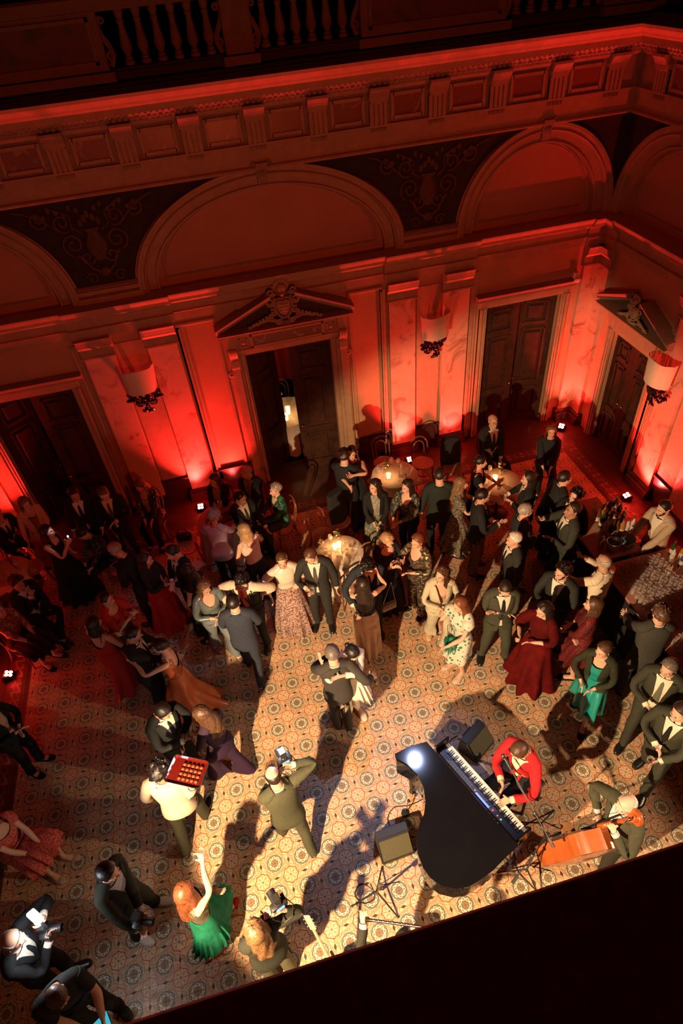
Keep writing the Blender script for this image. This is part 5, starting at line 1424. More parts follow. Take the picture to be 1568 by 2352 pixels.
def posy(label, x, y, z, seed, s=1.0):
    rnd = random.Random(seed); t = thing('flower_vase', label, 'flowers', (x, y, z), 0, 'small table posies')
    bm = bm_new(); lathe(bm, [(0, 0), (0.028 * s, 0), (0.034 * s, 0.03 * s), (0.018 * s, 0.09 * s), (0.022 * s, 0.10 * s)], 12, cap=False); link('vase', bm, M_GLASS, t)
    bm = bm_new(); bf = bm_new()
    for k in range(9):
        a = rnd.uniform(0, 2 * PI); r = rnd.uniform(0.02, 0.09) * s; h = rnd.uniform(0.14, 0.24) * s; e = Vector((r * math.cos(a), r * math.sin(a), h))
        tube(bm, [(0, 0, 0.02), e * 0.6 + Vector((0, 0, 0.02)), e], 0.0025, 4)
        ball(bf if k % 2 else bm, e, (0.022 * s, 0.022 * s, 0.016 * s), 7, 5)
        for q in range(2): ball(bm, e * rnd.uniform(0.5, 0.9) + Vector((rnd.uniform(-.03, .03), rnd.uniform(-.03, .03), 0)), (0.022 * s, 0.010 * s, 0.006), 6, 4)
    link('foliage', bm, mat('foliage', (0.07, 0.075, 0.02), 0.7, var=0.3), t); link('blossom', bf, mat('blossom', (0.55, 0.40, 0.20), 0.7), t)
    return t
# ---- held things
def palm(h, side, along=0.078, out=0.036):
    q = 1 if side == 'L' else -1; jw, R = h[side]
    return jw + R @ (V3(0.574 * q, 0, -0.819) * along + V3(-0.819 * q, 0, -0.574) * out)
def hold_glass(h, side, label):
    p_ = palm(h, side); kind = 'wine' if 'wine' in label else 'tumbler'
    return put_glass(kind, (p_[0], p_[1], p_[2] - (0.05 if kind == 'tumbler' else 0.08)), label)
def hold_camera(h, side, label, flash, yaw):
    p_ = palm(h, side, 0.07, 0.055)
    t = thing('camera', label, 'camera', tuple(p_), math.radians(yaw))
    bm = bm_new(); bbox_bev(bm, -0.075, 0.075, -0.035, 0.035, -0.05, 0.045, 0.012, 2); bbox_bev(bm, -0.03, 0.03, -0.03, 0.03, 0.04, 0.075, 0.01); bbox_bev(bm, -0.08, -0.045, -0.06, 0.03, -0.05, 0.04, 0.012, 2); link('camera_body', bm, M_BLACK, t, True, 40)
    bm = bm_new(); lathe(bm, [(0.036, 0.0), (0.038, 0.03), (0.036, 0.035), (0.040, 0.10), (0.041, 0.115), (0.033, 0.115), (0.03, 0.10), (0, 0.095)], 18, Matrix.Translation((0.01, -0.03, -0.005)) @ Matrix.Rotation(PI / 2, 4, 'X')); link('lens', bm, M_BLACK, t, True, 40)
    bm = bm_new(); box(bm, -0.04, 0.04, 0.0355, 0.038, -0.035, 0.025); link('screen', bm, mat('camera_screen', (0.05, 0.1, 0.2), 0.3, var=0, emit=(0.2, 0.45, 0.9), estr=1.6), t, False)
    bm = bm_new(); bbox_bev(bm, -0.032, 0.032, -0.022, 0.022, 0.078, 0.13, 0.006); bbox_bev(bm, -0.036, 0.036, -0.05, 0.022, 0.13, 0.17, 0.006); link('flash_gun', bm, M_BLACK, t, False)
    if flash:
        bm = bm_new(); box(bm, -0.033, 0.033, -0.053, -0.0505, 0.132, 0.168); box(bm, -0.03, 0.03, -0.045, 0.015, 0.1705, 0.173); link('flash_window', bm, mat('flash_window', (0.9, 0.9, 1), 0.4, var=0, emit=(0.9, 0.92, 1.0), estr=14), t, False)
        l = bpy.data.lights.new('flash_light', 'POINT'); l.energy = 9; l.color = (0.85, 0.9, 1); l.shadow_soft_size = 0.02
        o = bpy.data.objects.new('flash_light', l); COL.objects.link(o); o.parent = t; o.location = (0, -0.09, 0.17)
    bm = bm_new(); tube(bm, [(-0.078, 0, 0.03), (-0.11, 0.05, -0.06), (-0.06, 0.10, -0.16), (0.03, 0.10, -0.17), (0.10, 0.05, -0.07), (0.078, 0, 0.03)], 0.005, 5); link('strap', bm, M_BLACK, t)
    return t
def hold_slab(h, side, label, cat, w, l, emit, estr, light=0.0, yaw=0.0, tilt=-50, col=(1, 1, 1)):
    p_ = palm(h, side, 0.09, 0.03); t = thing(cat, label, cat, tuple(p_), math.radians(yaw)); M = Matrix.Rotation(math.radians(tilt), 4, 'X')
    bm = bm_new(); bbox_bev(bm, -w / 2, w / 2, -0.005, 0.005, -l / 2, l / 2, 0.003, 1, M); link('case', bm, M_BLACK, t, False)
    if light:   # torch on the far side
        bm = bm_new(); ball(bm, (-w * 0.3, -0.007, l * 0.42), (0.010, 0.003, 0.010), 10, 6, M); ball(bm, (-w * 0.3, 0.0, l * 0.505), (0.009, 0.005, 0.004), 8, 6, M); link('torch', bm, mat('torch', (1, 1, 1), 0.4, var=0, emit=(0.75, 0.85, 1), estr=60), t)
        q = bpy.data.lights.new('torch_light', 'SPOT'); q.energy = light; q.color = (0.8, 0.88, 1); q.spot_size = 1.6; q.spot_blend = 0.6; q.shadow_soft_size = 0.01
        o = bpy.data.objects.new('torch_light', q); COL.objects.link(o); o.parent = t; o.location = M @ Vector((-w * 0.3, -0.02, l * 0.42)); o.rotation_euler = (math.radians(78), 0, 0)
    bm = bm_new(); box(bm, -w / 2 + 0.006, w / 2 - 0.006, 0.0052, 0.0062, -l / 2 + 0.008, l / 2 - 0.008, M); link('screen', bm, mat(cat + '_screen', (0.02, 0.05, 0.08), 0.2, var=0, emit=emit, estr=estr), t, False)
    return t
def hold_lamp(h, side):
    p_ = palm(h, side, 0.085, 0.03); t = thing('led_lamp', 'bright white LED video lamp on a short handle at the lower left', 'lamp', tuple(p_), math.radians(30)); M = Matrix.Rotation(math.radians(-12), 4, 'X')
    bm = bm_new(); tube(bm, [(0, 0, -0.06), (0, 0.01, 0.06)], 0.014, 10); link('handle', bm, M_BLACK, t)
    bm = bm_new(); bbox_bev(bm, -0.035, 0.035, -0.008, 0.014, 0.06, 0.25, 0.008, 2, M); link('lamp_housing', bm, M_BLACK, t, True, 40)
    em = mat('led_panel', (1, 1, 1), 0.4, var=0, emit=(0.92, 0.95, 1.0), estr=30)
    bm = bm_new(); bbox_bev(bm, -0.037, 0.037, -0.018, 0.018, 0.065, 0.253, 0.012, 2, M); link('led_panel', bm, em, t, True, 40)
    l = bpy.data.lights.new('led_light', 'POINT'); l.energy = 16; l.color = (0.9, 0.93, 1); l.shadow_soft_size = 0.06
    o = bpy.data.objects.new('led_light', l); COL.objects.link(o); o.parent = t; o.location = (0, -0.10, 0.17)
    return t
def hold_tray(p_):
    A = math.radians(62)
    t = thing('serving_tray', 'red lacquer serving tray with rounded corners and a chrome rim carried by the waiter', 'tray', tuple(p_), A)
    def rr(w, l, r, z, n=5):
        return [(sx * (w - r) + r * math.cos(a0 + PI / 2 * q / n), sy * (l - r) + r * math.sin(a0 + PI / 2 * q / n), z) for sx, sy, a0 in ((1, 1, 0), (-1, 1, PI / 2), (-1, -1, PI), (1, -1, 1.5 * PI)) for q in range(n + 1)]
    bm = bm_new(); rows = [rr(0.135, 0.19, 0.03, 0.0), rr(0.15, 0.205, 0.04, 0.03), rr(0.145, 0.20, 0.038, 0.03), rr(0.128, 0.183, 0.028, 0.006)]
    R_ = [[bm.verts.new(q) for q in r] for r in rows]; n = len(R_[0])
    for a, b in zip(R_, R_[1:]):
        for k in range(n): bm.faces.new((a[k], a[(k + 1) % n], b[(k + 1) % n], b[k]))
    bm.faces.new(R_[0][::-1]); bm.faces.new(R_[-1]); link('tray_body', bm, mat('red_lacquer', (0.11, 0.008, 0.006), 0.18, var=0.1, spec=0.7), t, True, 40)
    bm = bm_new(); tube(bm, rr(0.148, 0.203, 0.039, 0.031), 0.004, 6, closed=True); link('rim', bm, M_STEEL, t)
    ma = mat('glazed_pastry', (0.24, 0.05, 0.018), 0.3, var=0.3, scale=40, spec=0.6)
    bm0 = bm_new(); ball(bm0, (0, 0, 0), (0.022, 0.020, 0.017), 9, 7); me = bpy.data.meshes.new('canape'); bm0.to_mesh(me); bm0.free(); me.materials.append(ma); me.polygons.foreach_set('use_smooth', [True] * len(me.polygons))
    Mt = Matrix.Translation(t.location) @ rotz(A)
    for i in range(4):
        for j in range(5):
            o = bpy.data.objects.new('canape', me); COL.objects.link(o); o.location = Mt @ Vector((-0.085 + 0.05 * i, -0.14 + 0.048 * j, 0.0235)); tag(o, 'small glazed round canape in rows on the red tray', 'canape', 'canapes on the red tray')
    return t
# ---- wall sconces
def sconce(label, loc, rz, tilt=0.0):
    t = thing('wall_sconce', label, 'wall lamp', loc, rz, 'parchment wall sconces')   # local -y faces the hall, back at y = +0.28
    bm = bm_new(); w, n = 0.26, 16; lo, hi = [], []
    pts = [(w * math.sin(a), -0.20 * math.cos(a) + 0.02) for a in np.linspace(-1.45, 1.45, n + 1)]
    pts = [(-0.275, 0.14), (-0.30, 0.07)] + pts + [(0.30, 0.07), (0.275, 0.14)]
    for k, (x, y) in enumerate(pts):
        u = k / (len(pts) - 1) * 2 - 1; tz = 0.42 + 0.06 * math.cos(u * PI * 1.0) * 0.5 + 0.05 * abs(u) ** 4
        lo.append((x * 0.86, y * 0.9, 0.0 + 0.015 * math.cos(u * PI))); hi.append((x, y, tz))
    A = [bm.verts.new(q) for q in lo]; B = [bm.verts.new(q) for q in hi]
    A2 = [bm.verts.new((q[0] * 0.97, q[1] * 0.95 + 0.004, q[2])) for q in lo]; B2 = [bm.verts.new((q[0] * 0.97, q[1] * 0.95 + 0.004, q[2])) for q in hi]
    for k in range(len(lo) - 1):
        bm.faces.new((A[k], A[k + 1], B[k + 1], B[k])); bm.faces.new((A2[k], B2[k], B2[k + 1], A2[k + 1])); bm.faces.new((B[k], B[k + 1], B2[k + 1], B2[k])); bm.faces.new((A[k], A2[k], A2[k + 1], A[k + 1]))
    link('lamp_shade', bm, M_PARCH, t, True, 50)
    bm = bm_new(); lathe(bm, [(0.0, -0.10), (0.028, -0.10), (0.026, 0.03), (0.0, 0.03)], 12); link('candle_sleeve', bm, M_PARCH, t)
    bm = bm_new()
    for sx in (-1, 1):
        for (cx, cy, cz), r0, a0, tr in (((0.10, -0.02, -0.14), 0.07, 2.0, 1.4), ((0.19, 0.04, -0.10), 0.08, 0.5, 1.4), ((0.12, 0.08, -0.27), 0.07, 3.0, 1.4), ((0.24, 0.12, -0.18), 0.06, 1.0, 1.3), ((0.06, 0.02, -0.38), 0.05, 2.0, 1.3)):
            tube(bm, [(sx * (cx + a_), cy + 0.03 * math.sin(k * 0.3), cz + b_) for k, (a_, b_) in enumerate(spiral((0, 0), r0, 0.012, a0, tr, 18))], [0.022 - 0.0006 * k for k in range(19)], 6)
        for k in range(6): ball(bm, (sx * (0.05 + 0.045 * k), -0.03 + 0.02 * k, -0.20 - 0.02 * (k % 3) + 0.012 * k), (0.034, 0.026, 0.030), 7, 5)
    for k in range(7): ball(bm, (0.03 * math.sin(k * 2.2), 0.01 * k - 0.03, -0.13 - 0.045 * k), (0.045 - 0.003 * k, 0.04, 0.034), 8, 6)
    tube(bm, [(0, 0.27, -0.16), (0, 0.12, -0.22), (0, 0.0, -0.12)], 0.022, 8); tube(bm, [(0, 0.27, -0.36), (0, 0.14, -0.30), (0, 0.02, -0.30)], 0.02, 8)
    link('bracket', bm, M_IRON, t, True, 60)
    bm = bm_new(); bbox_bev(bm, -0.06, 0.06, 0.25, 0.275, -0.42, -0.06, 0.01); link('wall_plate', bm, M_IRON, t, False)
    return t
sconce('parchment wall sconce with black scroll bracket, left of the central door', (-2.98, YB - 0.30, 2.66), 0)
sconce('parchment wall sconce on black scrolls, turned sideways, right of the central door', (2.16, YB - 0.30, 2.60), math.radians(24))
sconce('parchment wall sconce with black scroll bracket on the side wall by the bar', (XR - 0.30, 3.22, 2.26), -PI / 2 + math.radians(-12))
# ---- floor uplights
UP = 0.72
def uplight(label, x, y, z, aim, power=1200, angle=80):
    A = math.atan2(aim[1], aim[0]) - PI / 2
    t = thing('uplight', label, 'stage light', (x, y, z), A, 'red floor uplights')   # local +y points at the wall
    T_ = Matrix.Rotation(math.radians(28), 4, 'X')
    bm = bm_new(); bbox_bev(bm, -0.075, 0.075, -0.075, 0.075, 0.01, 0.10, 0.012, 2, T_); link('housing', bm, M_BLACK, t, True, 40)
    bm = bm_new(); tube(bm, [(-0.085, 0, 0.0), (-0.09, 0, 0.08), (-0.082, 0, 0.085)], 0.007, 6); tube(bm, [(0.085, 0, 0.0), (0.09, 0, 0.08), (0.082, 0, 0.085)], 0.007, 6); box(bm, -0.09, 0.09, -0.03, 0.03, 0, 0.012); link('yoke', bm, M_BLACK, t)
    em = mat('led_lens', (1, 0.5, 0.45), 0.3, var=0, emit=(1.0, 0.16, 0.10), estr=45)
    for k in range(4):
        bm = bm_new(); ball(bm, ((k % 2) * 0.056 - 0.028, (k // 2) * 0.056 - 0.028, 0.101), (0.026, 0.026, 0.010), 12, 6, T_); link('lens', bm, em, t)
    l = bpy.data.lights.new('uplight_beam', 'SPOT'); l.energy = power; l.color = (1.0, 0.030, 0.026); l.energy = power * UP; l.spot_size = math.radians(angle); l.spot_blend = 1.0; l.shadow_soft_size = 0.04
    o = bpy.data.objects.new('uplight_beam', l); COL.objects.link(o); o.parent = t; o.location = (0, 0.02, 0.15)
    d = Vector((0, 0.16, 1.0)); o.rotation_euler = d.to_track_quat('-Z', 'Y').to_euler()
    l = bpy.data.lights.new('uplight_spill', 'POINT'); l.energy = 4; l.color = (1.0, 0.03, 0.02); l.shadow_soft_size = 0.05; o = bpy.data.objects.new('uplight_spill', l); COL.objects.link(o); o.parent = t; o.location = (0, 0.0, 0.22)
    return t
uplight('red floor uplight in the corner beside the right doorway', 4.93, 5.26, 0, (1, 1), 1300)
uplight('red floor uplight behind the bar', 4.98, 2.93, 0, (1, -0.1), 1400, 104)
uplight('red floor uplight by the right pilasters, under the empty chair', 1.60, 5.29, 0, (0, 1), 1200)
uplight('red floor uplight behind the chair with the black coat', 2.62, 5.34, 0, (0, 1), 700)
uplight('red floor uplight at the foot of the left pilasters', -2.62, 5.28, 0, (0.1, 1), 1200)
uplight('red floor uplight between the left pilasters and the central door', -1.90, 5.36, 0, (0, 1), 1000)
uplight('red floor uplight on the left edge of the dance floor', (-5.851, 2.372, 0.000)[0], (-5.851, 2.372, 0.000)[1], 0, (-1, 0.0), 900)
uplight('red floor uplight in the far left corner', -5.9, 5.0, 0, (-0.5, 1), 1200)
uplight('red floor uplight on the side wall out past the bar', 4.98, 1.36, 0, (1, 0), 1300, 104)
# ---- tables, candles, chairs
CT = (-0.464, 2.615, 0.740)
round_table('central round table with two candles', CT[0], CT[1], 0.38, 0.70, (0.66, 0.56, 0.44))
T2 = (0.942, 4.173, 0.740)
round_table('round table by the right pilasters', T2[0], T2[1], 0.40, 0.14)
T3 = (2.595, 3.346, 0.740)
round_table('candlelit round table near the corner', T3[0], T3[1], 0.38, 0.12)
T4 = (-2.186, 4.005, 0.740)
round_table('cloth covered table by the left pilasters', T4[0], T4[1], 0.44, 0.70, (0.52, 0.40, 0.36))
T5 = (-5.758, 3.929, 0.740)
round_table('round table at the left edge', T5[0], T5[1], 0.34, 0.16, (0.60, 0.44, 0.30))
for k, (px_, py_) in enumerate(((-0.523, 2.693, 0.742)[:2], (-0.445, 2.717, 0.742)[:2])): candle('lit pillar candle on the central round table, %s one' % ('nearer' if k == 0 else 'farther'), px_, py_, 0.742, 0.030, 0.075)
candle('lit candle on the round table by the right pilasters', (0.810, 4.089, 0.742)[0], (0.810, 4.089, 0.742)[1], 0.742)
candle('lit candle on the round table near the corner', (2.536, 3.414, 0.742)[0], (2.536, 3.414, 0.742)[1], 0.742)
posy('small posy of leaves and pale flowers on the central table', (-0.412, 2.880, 0.742)[0], (-0.412, 2.880, 0.742)[1], 0.742, 3, 0.9)
posy('small posy beside the candle on the table by the right pilasters', (0.838, 4.286, 0.742)[0], (0.838, 4.286, 0.742)[1], 0.742, 5, 0.9)
posy('tall dried posy on the candle table near the corner', (2.698, 3.519, 0.742)[0], (2.698, 3.519, 0.742)[1], 0.742, 7, 1.3)
rnd = random.Random(4)
for (c, n, nm, r) in ((CT, 14, 'the central round table', 0.30), (T2, 8, 'the round table by the right pilasters', 0.30), (T3, 4, 'the candle table near the corner', 0.28), (T4, 6, 'the cloth covered table by the left pilasters', 0.30), (T5, 2, 'the round table at the left edge', 0.25)):
    P_ = []; tries = 0
    while len(P_) < n and tries < 900:
        tries += 1; a, q = rnd.uniform(0, 2 * PI), r * math.sqrt(rnd.uniform(0.1, 1)); x, y = c[0] + q * math.cos(a), c[1] + q * math.sin(a)
        ok = all((x - u) ** 2 + (y - v) ** 2 > 0.009 for u, v in P_)
        for o in COL.objects:
            if o.get('category') in ('candle', 'flowers') and (o.location.x - x) ** 2 + (o.location.y - y) ** 2 < 0.011: ok = False
        if ok: P_.append((x, y))
    for k, (x, y) in enumerate(P_): put_glass(('tumbler', 'wine', 'flute', 'tumbler')[k % 4], (x, y, 0.7425), 'empty drinks glass left on ' + nm, 'glasses on ' + nm)
tr = thing('serving_tray', 'red tray lying on the cloth covered table by the left pilasters', 'tray', (T4[0] + 0.05, T4[1] + 0.02, 0.744), 0.3)
bm = bm_new(); bbox_bev(bm, -0.14, 0.14, -0.10, 0.10, 0, 0.014, 0.006, 1); link('tray_body', bm, mat('red_lacquer', (0.11, 0.008, 0.006), 0.18, var=0.1, spec=0.7), tr, False)
bm = bm_new(); tube(bm, [(-0.14, -0.10, 0.02), (0.14, -0.10, 0.02), (0.14, 0.10, 0.02), (-0.14, 0.10, 0.02)], 0.007, 6, closed=True); link('rim', bm, M_CHAIR, tr)
for lab, q, yaw in (('empty bentwood chair with a bag on its seat, left of the cloth covered table', (-2.907, 4.007, 0.460), 100), ('empty bentwood chair in front of the right pilasters', (1.642, 4.620, 0.460), 0), ('bentwood chair with a black coat over its back, by the right pilasters', (2.136, 4.277, 0.460), -8), ('empty bentwood chair behind the round table by the right pilasters', (0.962, 4.879, 0.460), 0), ('bentwood chair behind the central round table', (-0.592, 3.358, 0.460), 20), ('bentwood chair with red leather seat between the central table and the grey sequinned woman', (0.114, 2.759, 0.460), 165), ('bentwood chair half hidden in front of the central table', (-0.432, 2.265, 0.460), 180), ('bentwood chair beside the left edge table', (-5.493, 4.203, 0.460), 120), ('bentwood chair under a heap of black coats by the central doorway', (-0.254, 3.603, 0.460), -30)):
    make_chair(lab, q[0], q[1], yaw, None)
def coat(label, x, y, z, rz, s=1.0):
    bm = bm_new(); rows = []
    for i in range(9):
        t = i / 8; row = []
        for k in range(20):
            a = 2 * PI * k / 20; w = 0.16 + 0.05 * math.sin(t * PI) + 0.012 * math.sin(5 * a + 4 * t); d = 0.07 + 0.03 * math.sin(3 * t + a)
            row.append(bm.verts.new((w * s * math.cos(a), d * s * math.sin(a) - 0.03 * t, (0.52 * (1 - t) - 0.14 * t + 0.02 * math.sin(3 * a)) * s)))
        rows.append(row)
    for A, B in zip(rows, rows[1:]):
        for k in range(20): bm.faces.new((A[k], A[(k + 1) % 20], B[(k + 1) % 20], B[k]))
    bm.faces.new(rows[0]); bm.faces.new(rows[-1][::-1])
    o = link('coat', bm, mat('black_wool', (0.010, 0.010, 0.010), 0.95, var=0.3), None, True, 70); o.location = (x, y, z); o.rotation_euler = (0, 0, rz); tag(o, label, 'coat'); return o
_q = (2.136, 4.277, 0.460); coat('black coat hung over the back of a chair by the right pilasters', _q[0], _q[1] + 0.22, 0.48, 0)
_q = (-0.254, 3.603, 0.460); coat('heap of black coats on a chair by the central doorway', _q[0], _q[1] + 0.05, 0.56, 0.5)
_q = (-2.907, 4.007, 0.460)
bm = bm_new(); bbox_bev(bm, -0.13, 0.13, -0.06, 0.06, 0, 0.16, 0.03, 2); tube(bm, [(-0.08, 0, 0.15), (-0.05, 0, 0.25), (0.05, 0, 0.25), (0.08, 0, 0.15)], 0.007, 6); o = link('handbag', bm, mat('leather', (0.012, 0.010, 0.010), 0.3), None, True, 50); o.location = (_q[0], _q[1], 0.468); tag(o, 'black handbag on the seat of the empty bentwood chair', 'bag')
# ---- bags
fb = thing('feather_bag', 'emerald green feather bag hanging in front of the red haired woman in floral dress', 'bag', (0.538, 0.429, 0.800))
bm = bm_new(); ball(bm, (0, 0, 0.06), (0.07, 0.045, 0.10), 12, 9); tube(bm, [(-0.05, 0, 0.14), (-0.03, 0.06, 0.36), (0.03, 0.06, 0.36), (0.05, 0, 0.14)], 0.004, 5); link('bag_body', bm, mat('green_feather', (0.010, 0.17, 0.095), 0.8, var=0.3, scale=50), fb)
bm = bm_new(); rf = random.Random(8)
for k in range(90):
    a = rf.uniform(0, 2 * PI); z = rf.uniform(0.0, 0.15); r = 0.05; x, y = math.cos(a), math.sin(a); L = rf.uniform(0.10, 0.20)
    tube(bm, [(x * r, y * r * 0.7, z), (x * (r + 0.035), y * (r + 0.03), z - L * 0.4), (x * (r + 0.04), y * (r + 0.035), z - L)], [0.005, 0.010, 0.002], 4)
tag(link('plumes', bm, mat('green_feather', (0.010, 0.17, 0.095), 0.8, var=0.3, scale=50), fb), kind='stuff')
ck = thing('clutch_bag', 'pale pink clutch bag held low by the woman in red sequins', 'bag', (2.110, -0.063, 0.920), 0.5); bm = bm_new(); bbox_bev(bm, -0.08, 0.08, -0.02, 0.02, -0.05, 0.05, 0.012, 2, Matrix.Rotation(-0.7, 4, 'X')); link('bag_body', bm, mat('pink_leather', (0.55, 0.28, 0.22), 0.4), ck); bm = bm_new(); ball(bm, (0.0, -0.04, 0.03), 0.010, 8, 6); link('clasp', bm, M_STEEL, ck)
cb = thing('chain_bag', 'brown leather bag on a chain at the hip of the blonde woman in black', 'bag', (-0.094, 1.167, 0.980), 0.2); bm = bm_new(); bbox_bev(bm, -0.11, 0.11, -0.025, 0.025, -0.07, 0.07, 0.012, 2); link('bag_body', bm, mat('brown_leather', (0.20, 0.12, 0.065), 0.4), cb); bm = bm_new(); bbox_bev(bm, -0.112, 0.112, -0.03, 0.0, -0.01, 0.072, 0.01, 1); link('flap', bm, mat('dark_brown_leather', (0.10, 0.04, 0.02), 0.4), cb); bm = bm_new(); tube(bm, [(-0.10, 0, 0.06), (-0.04, -0.02, 0.30), (0.06, 0.02, 0.46), (0.10, 0, 0.06)], 0.005, 5); link('chain', bm, M_STEEL, cb)
# ---- bar
def counter(label, x0, x1, y0, y1, h=1.03):
    t = thing('bar_counter', label, 'bar', ((x0 + x1) / 2, (y0 + y1) / 2, 0), 0, 'bar counters'); a, b = (x1 - x0) / 2, (y1 - y0) / 2
    bm = bm_new(); bbox_bev(bm, -a, a, -b, b, h - 0.04, h, 0.006); link('worktop', bm, mat('bar_top', (0.42, 0.20, 0.15), 0.30, var=0.12, scale=5), t, False)
    bm = bm_new(); box(bm, -a + 0.02, a - 0.02, -b + 0.02, b - 0.02, 0.0, h - 0.04); link('skirt_panel', bm, mat('black_drape', (0.012, 0.008, 0.008), 0.8), t, False)
    n = int(2 * b / 0.12); bm = bm_new()
    for k in range(n): tube(bm, [(-a + 0.02, -b + 0.06 + k * 0.12, 0.0), (-a + 0.02, -b + 0.06 + k * 0.12, h - 0.05)], 0.02, 6)
    link('drape_fold', bm, mat('black_drape', (0.012, 0.008, 0.008), 0.8), t); return t
counter('far bar counter crowded with bottles', 3.0, 3.72, 0.98, 2.22)
counter('near bar counter covered with rows of empty glasses', 3.0, 4.25, -1.3, 0.90)
BZ = 1.0305
k = 0
for i in range(14):
    for j in range(22):
        x, y = 3.12 + i * 0.080 + 0.01 * (j % 2), -1.02 + j * 0.084
        if 3.80 < x and y > 0.40: continue
        if x < 3.30 and -0.45 < y < -0.05: continue
        put_glass('high' if (i + j) % 5 else 'tumbler', (x + rnd.uniform(-.006, .006), y + rnd.uniform(-.006, .006), BZ), 'clean drinks glass standing in rows on the near bar counter', 'glasses in rows on the near bar')
for i in range(6):
    for j in range(4): put_glass('high', (3.07 + j * 0.075, 1.98 - i * 0.0 + (i - 3) * 0.078 + 0.07, BZ), 'glass at the end of the far bar counter', 'glasses on the far bar')
BOT = {'green': (0.02, 0.05, 0.015), 'clear': (0.75, 0.72, 0.66), 'brown': (0.12, 0.045, 0.015), 'dark': (0.015, 0.012, 0.012), 'blue': (0.03, 0.06, 0.20), 'amber': (0.35, 0.14, 0.03)}
_bt = {}
def bottle(x, y, z, kind, label, s=1.0, group='bottles on the bar'):
    t = thing('bottle', label, 'bottle', (x, y, z), 0, group)
    if kind not in _bt:
        bm = bm_new(); lathe(bm, [(0, 0), (0.036, 0), (0.038, 0.006), (0.038, 0.17), (0.034, 0.195), (0.016, 0.23), (0.0135, 0.29), (0.016, 0.292), (0.016, 0.302), (0, 0.302)], 14); b2 = bm_new(); lathe(b2, [(0.0388, 0.05), (0.0388, 0.13)], 14, cap=False); b3 = bm_new(); lathe(b3, [(0.0165, 0.275), (0.0165, 0.308), (0, 0.308)], 10, cap=False)
        _bt[kind] = [(link('t', b_, m_, None), nm) for b_, m_, nm in ((bm, glass_mat('bottle_' + kind, BOT[kind], 0.05, 0.12 if kind != 'clear' else 0.6), 'glass_body'), (b2, mat('bottle_label', (0.50, 0.42, 0.32), 0.8, var=0.2), 'label'), (b3, mat('bottle_cap', (0.10, 0.03, 0.02), 0.4), 'cap'))]
        _bt[kind] = [(o.data, nm, bpy.data.objects.remove(o)) for o, nm in _bt[kind]]
    for me, nm, _n in _bt[kind]: o = bpy.data.objects.new(nm, me); COL.objects.link(o); o.parent = t; o.scale = (s, s, s)
    return t
kinds = ['dark', 'clear', 'green', 'brown', 'clear', 'dark', 'amber', 'green']
for i in range(5):
    for j in range(5):
        if (i + j) % 6 == 5: continue
        kd = kinds[(i * 3 + j) % 8]; bottle(3.40 + i * 0.088, 1.36 + j * 0.115, BZ, kd, '%s bottle in the cluster on the far bar counter' % {'dark': 'dark', 'clear': 'clear', 'green': 'green', 'brown': 'brown', 'amber': 'amber'}[kd], 0.95 + 0.08 * ((i * 7 + j) % 3), '%s bottles on the far bar' % kd)
for i, (x, y, kd) in enumerate(((3.95, 0.68, 'clear'), (4.02, 0.56, 'blue'), (4.10, 0.68, 'amber'), (4.12, 0.52, 'brown'), (4.18, 0.62, 'clear'), (4.03, 0.79, 'green'))): bottle(x, y, BZ, kd, ['soft drink bottle with clear glass at the back of the near bar', 'blue water bottle on the near bar', 'amber drink bottle on the near bar', 'brown drink bottle on the near bar', 'clear water bottle nearest the right edge on the near bar', 'green drink bottle on the near bar'][i], 0.9, None)
def cup(label, x, y, sticks=True):
    t = thing('straw_cup', label, 'cup', (x, y, BZ)); bm = bm_new(); lathe(bm, [(0, 0), (0.038, 0), (0.045, 0.11), (0.041, 0.11), (0.034, 0.008), (0, 0.008)], 16, cap=False); link('cup_body', bm, mat('white_paper', (0.66, 0.58, 0.5), 0.7, var=0.05), t)
    for k in range(5): bm = bm_new(); a = k * 1.3; tube(bm, [(0.012 * math.cos(a), 0.012 * math.sin(a), 0.01), (0.032 * math.cos(a), 0.032 * math.sin(a), 0.21)], 0.003, 5); link('straw', bm, mat('wooden_straw', (0.55, 0.36, 0.2), 0.6), t)
cup('white cup of wooden straws on the near bar counter', 3.74, 0.46)
bk = thing('ice_bucket', 'steel ice bucket on the far bar counter', 'bucket', (3.30, 1.12, BZ)); bm = bm_new(); lathe(bm, [(0, 0), (0.075, 0), (0.10, 0.18), (0.104, 0.185), (0.095, 0.18), (0.07, 0.01), (0, 0.01)], 20, cap=False); link('bucket_body', bm, M_STEEL, bk)
for sx in (-1, 1): bm = bm_new(); tube(bm, [(sx * 0.096, -0.02, 0.13), (sx * 0.125, -0.02, 0.15), (sx * 0.125, 0.02, 0.15), (sx * 0.096, 0.02, 0.13)], 0.006, 6); link('handle', bm, M_STEEL, bk)
sh = thing('cocktail_shaker', 'steel cocktail shaker next to the ice bucket', 'shaker', (3.16, 1.20, BZ)); bm = bm_new(); lathe(bm, [(0, 0), (0.032, 0), (0.044, 0.16), (0.043, 0.17)], 16); link('shaker_body', bm, M_STEEL, sh); bm = bm_new(); lathe(bm, [(0.043, 0.17), (0.03, 0.21), (0.018, 0.225), (0.018, 0.25), (0, 0.255)], 16); link('shaker_cap', bm, M_STEEL, sh)
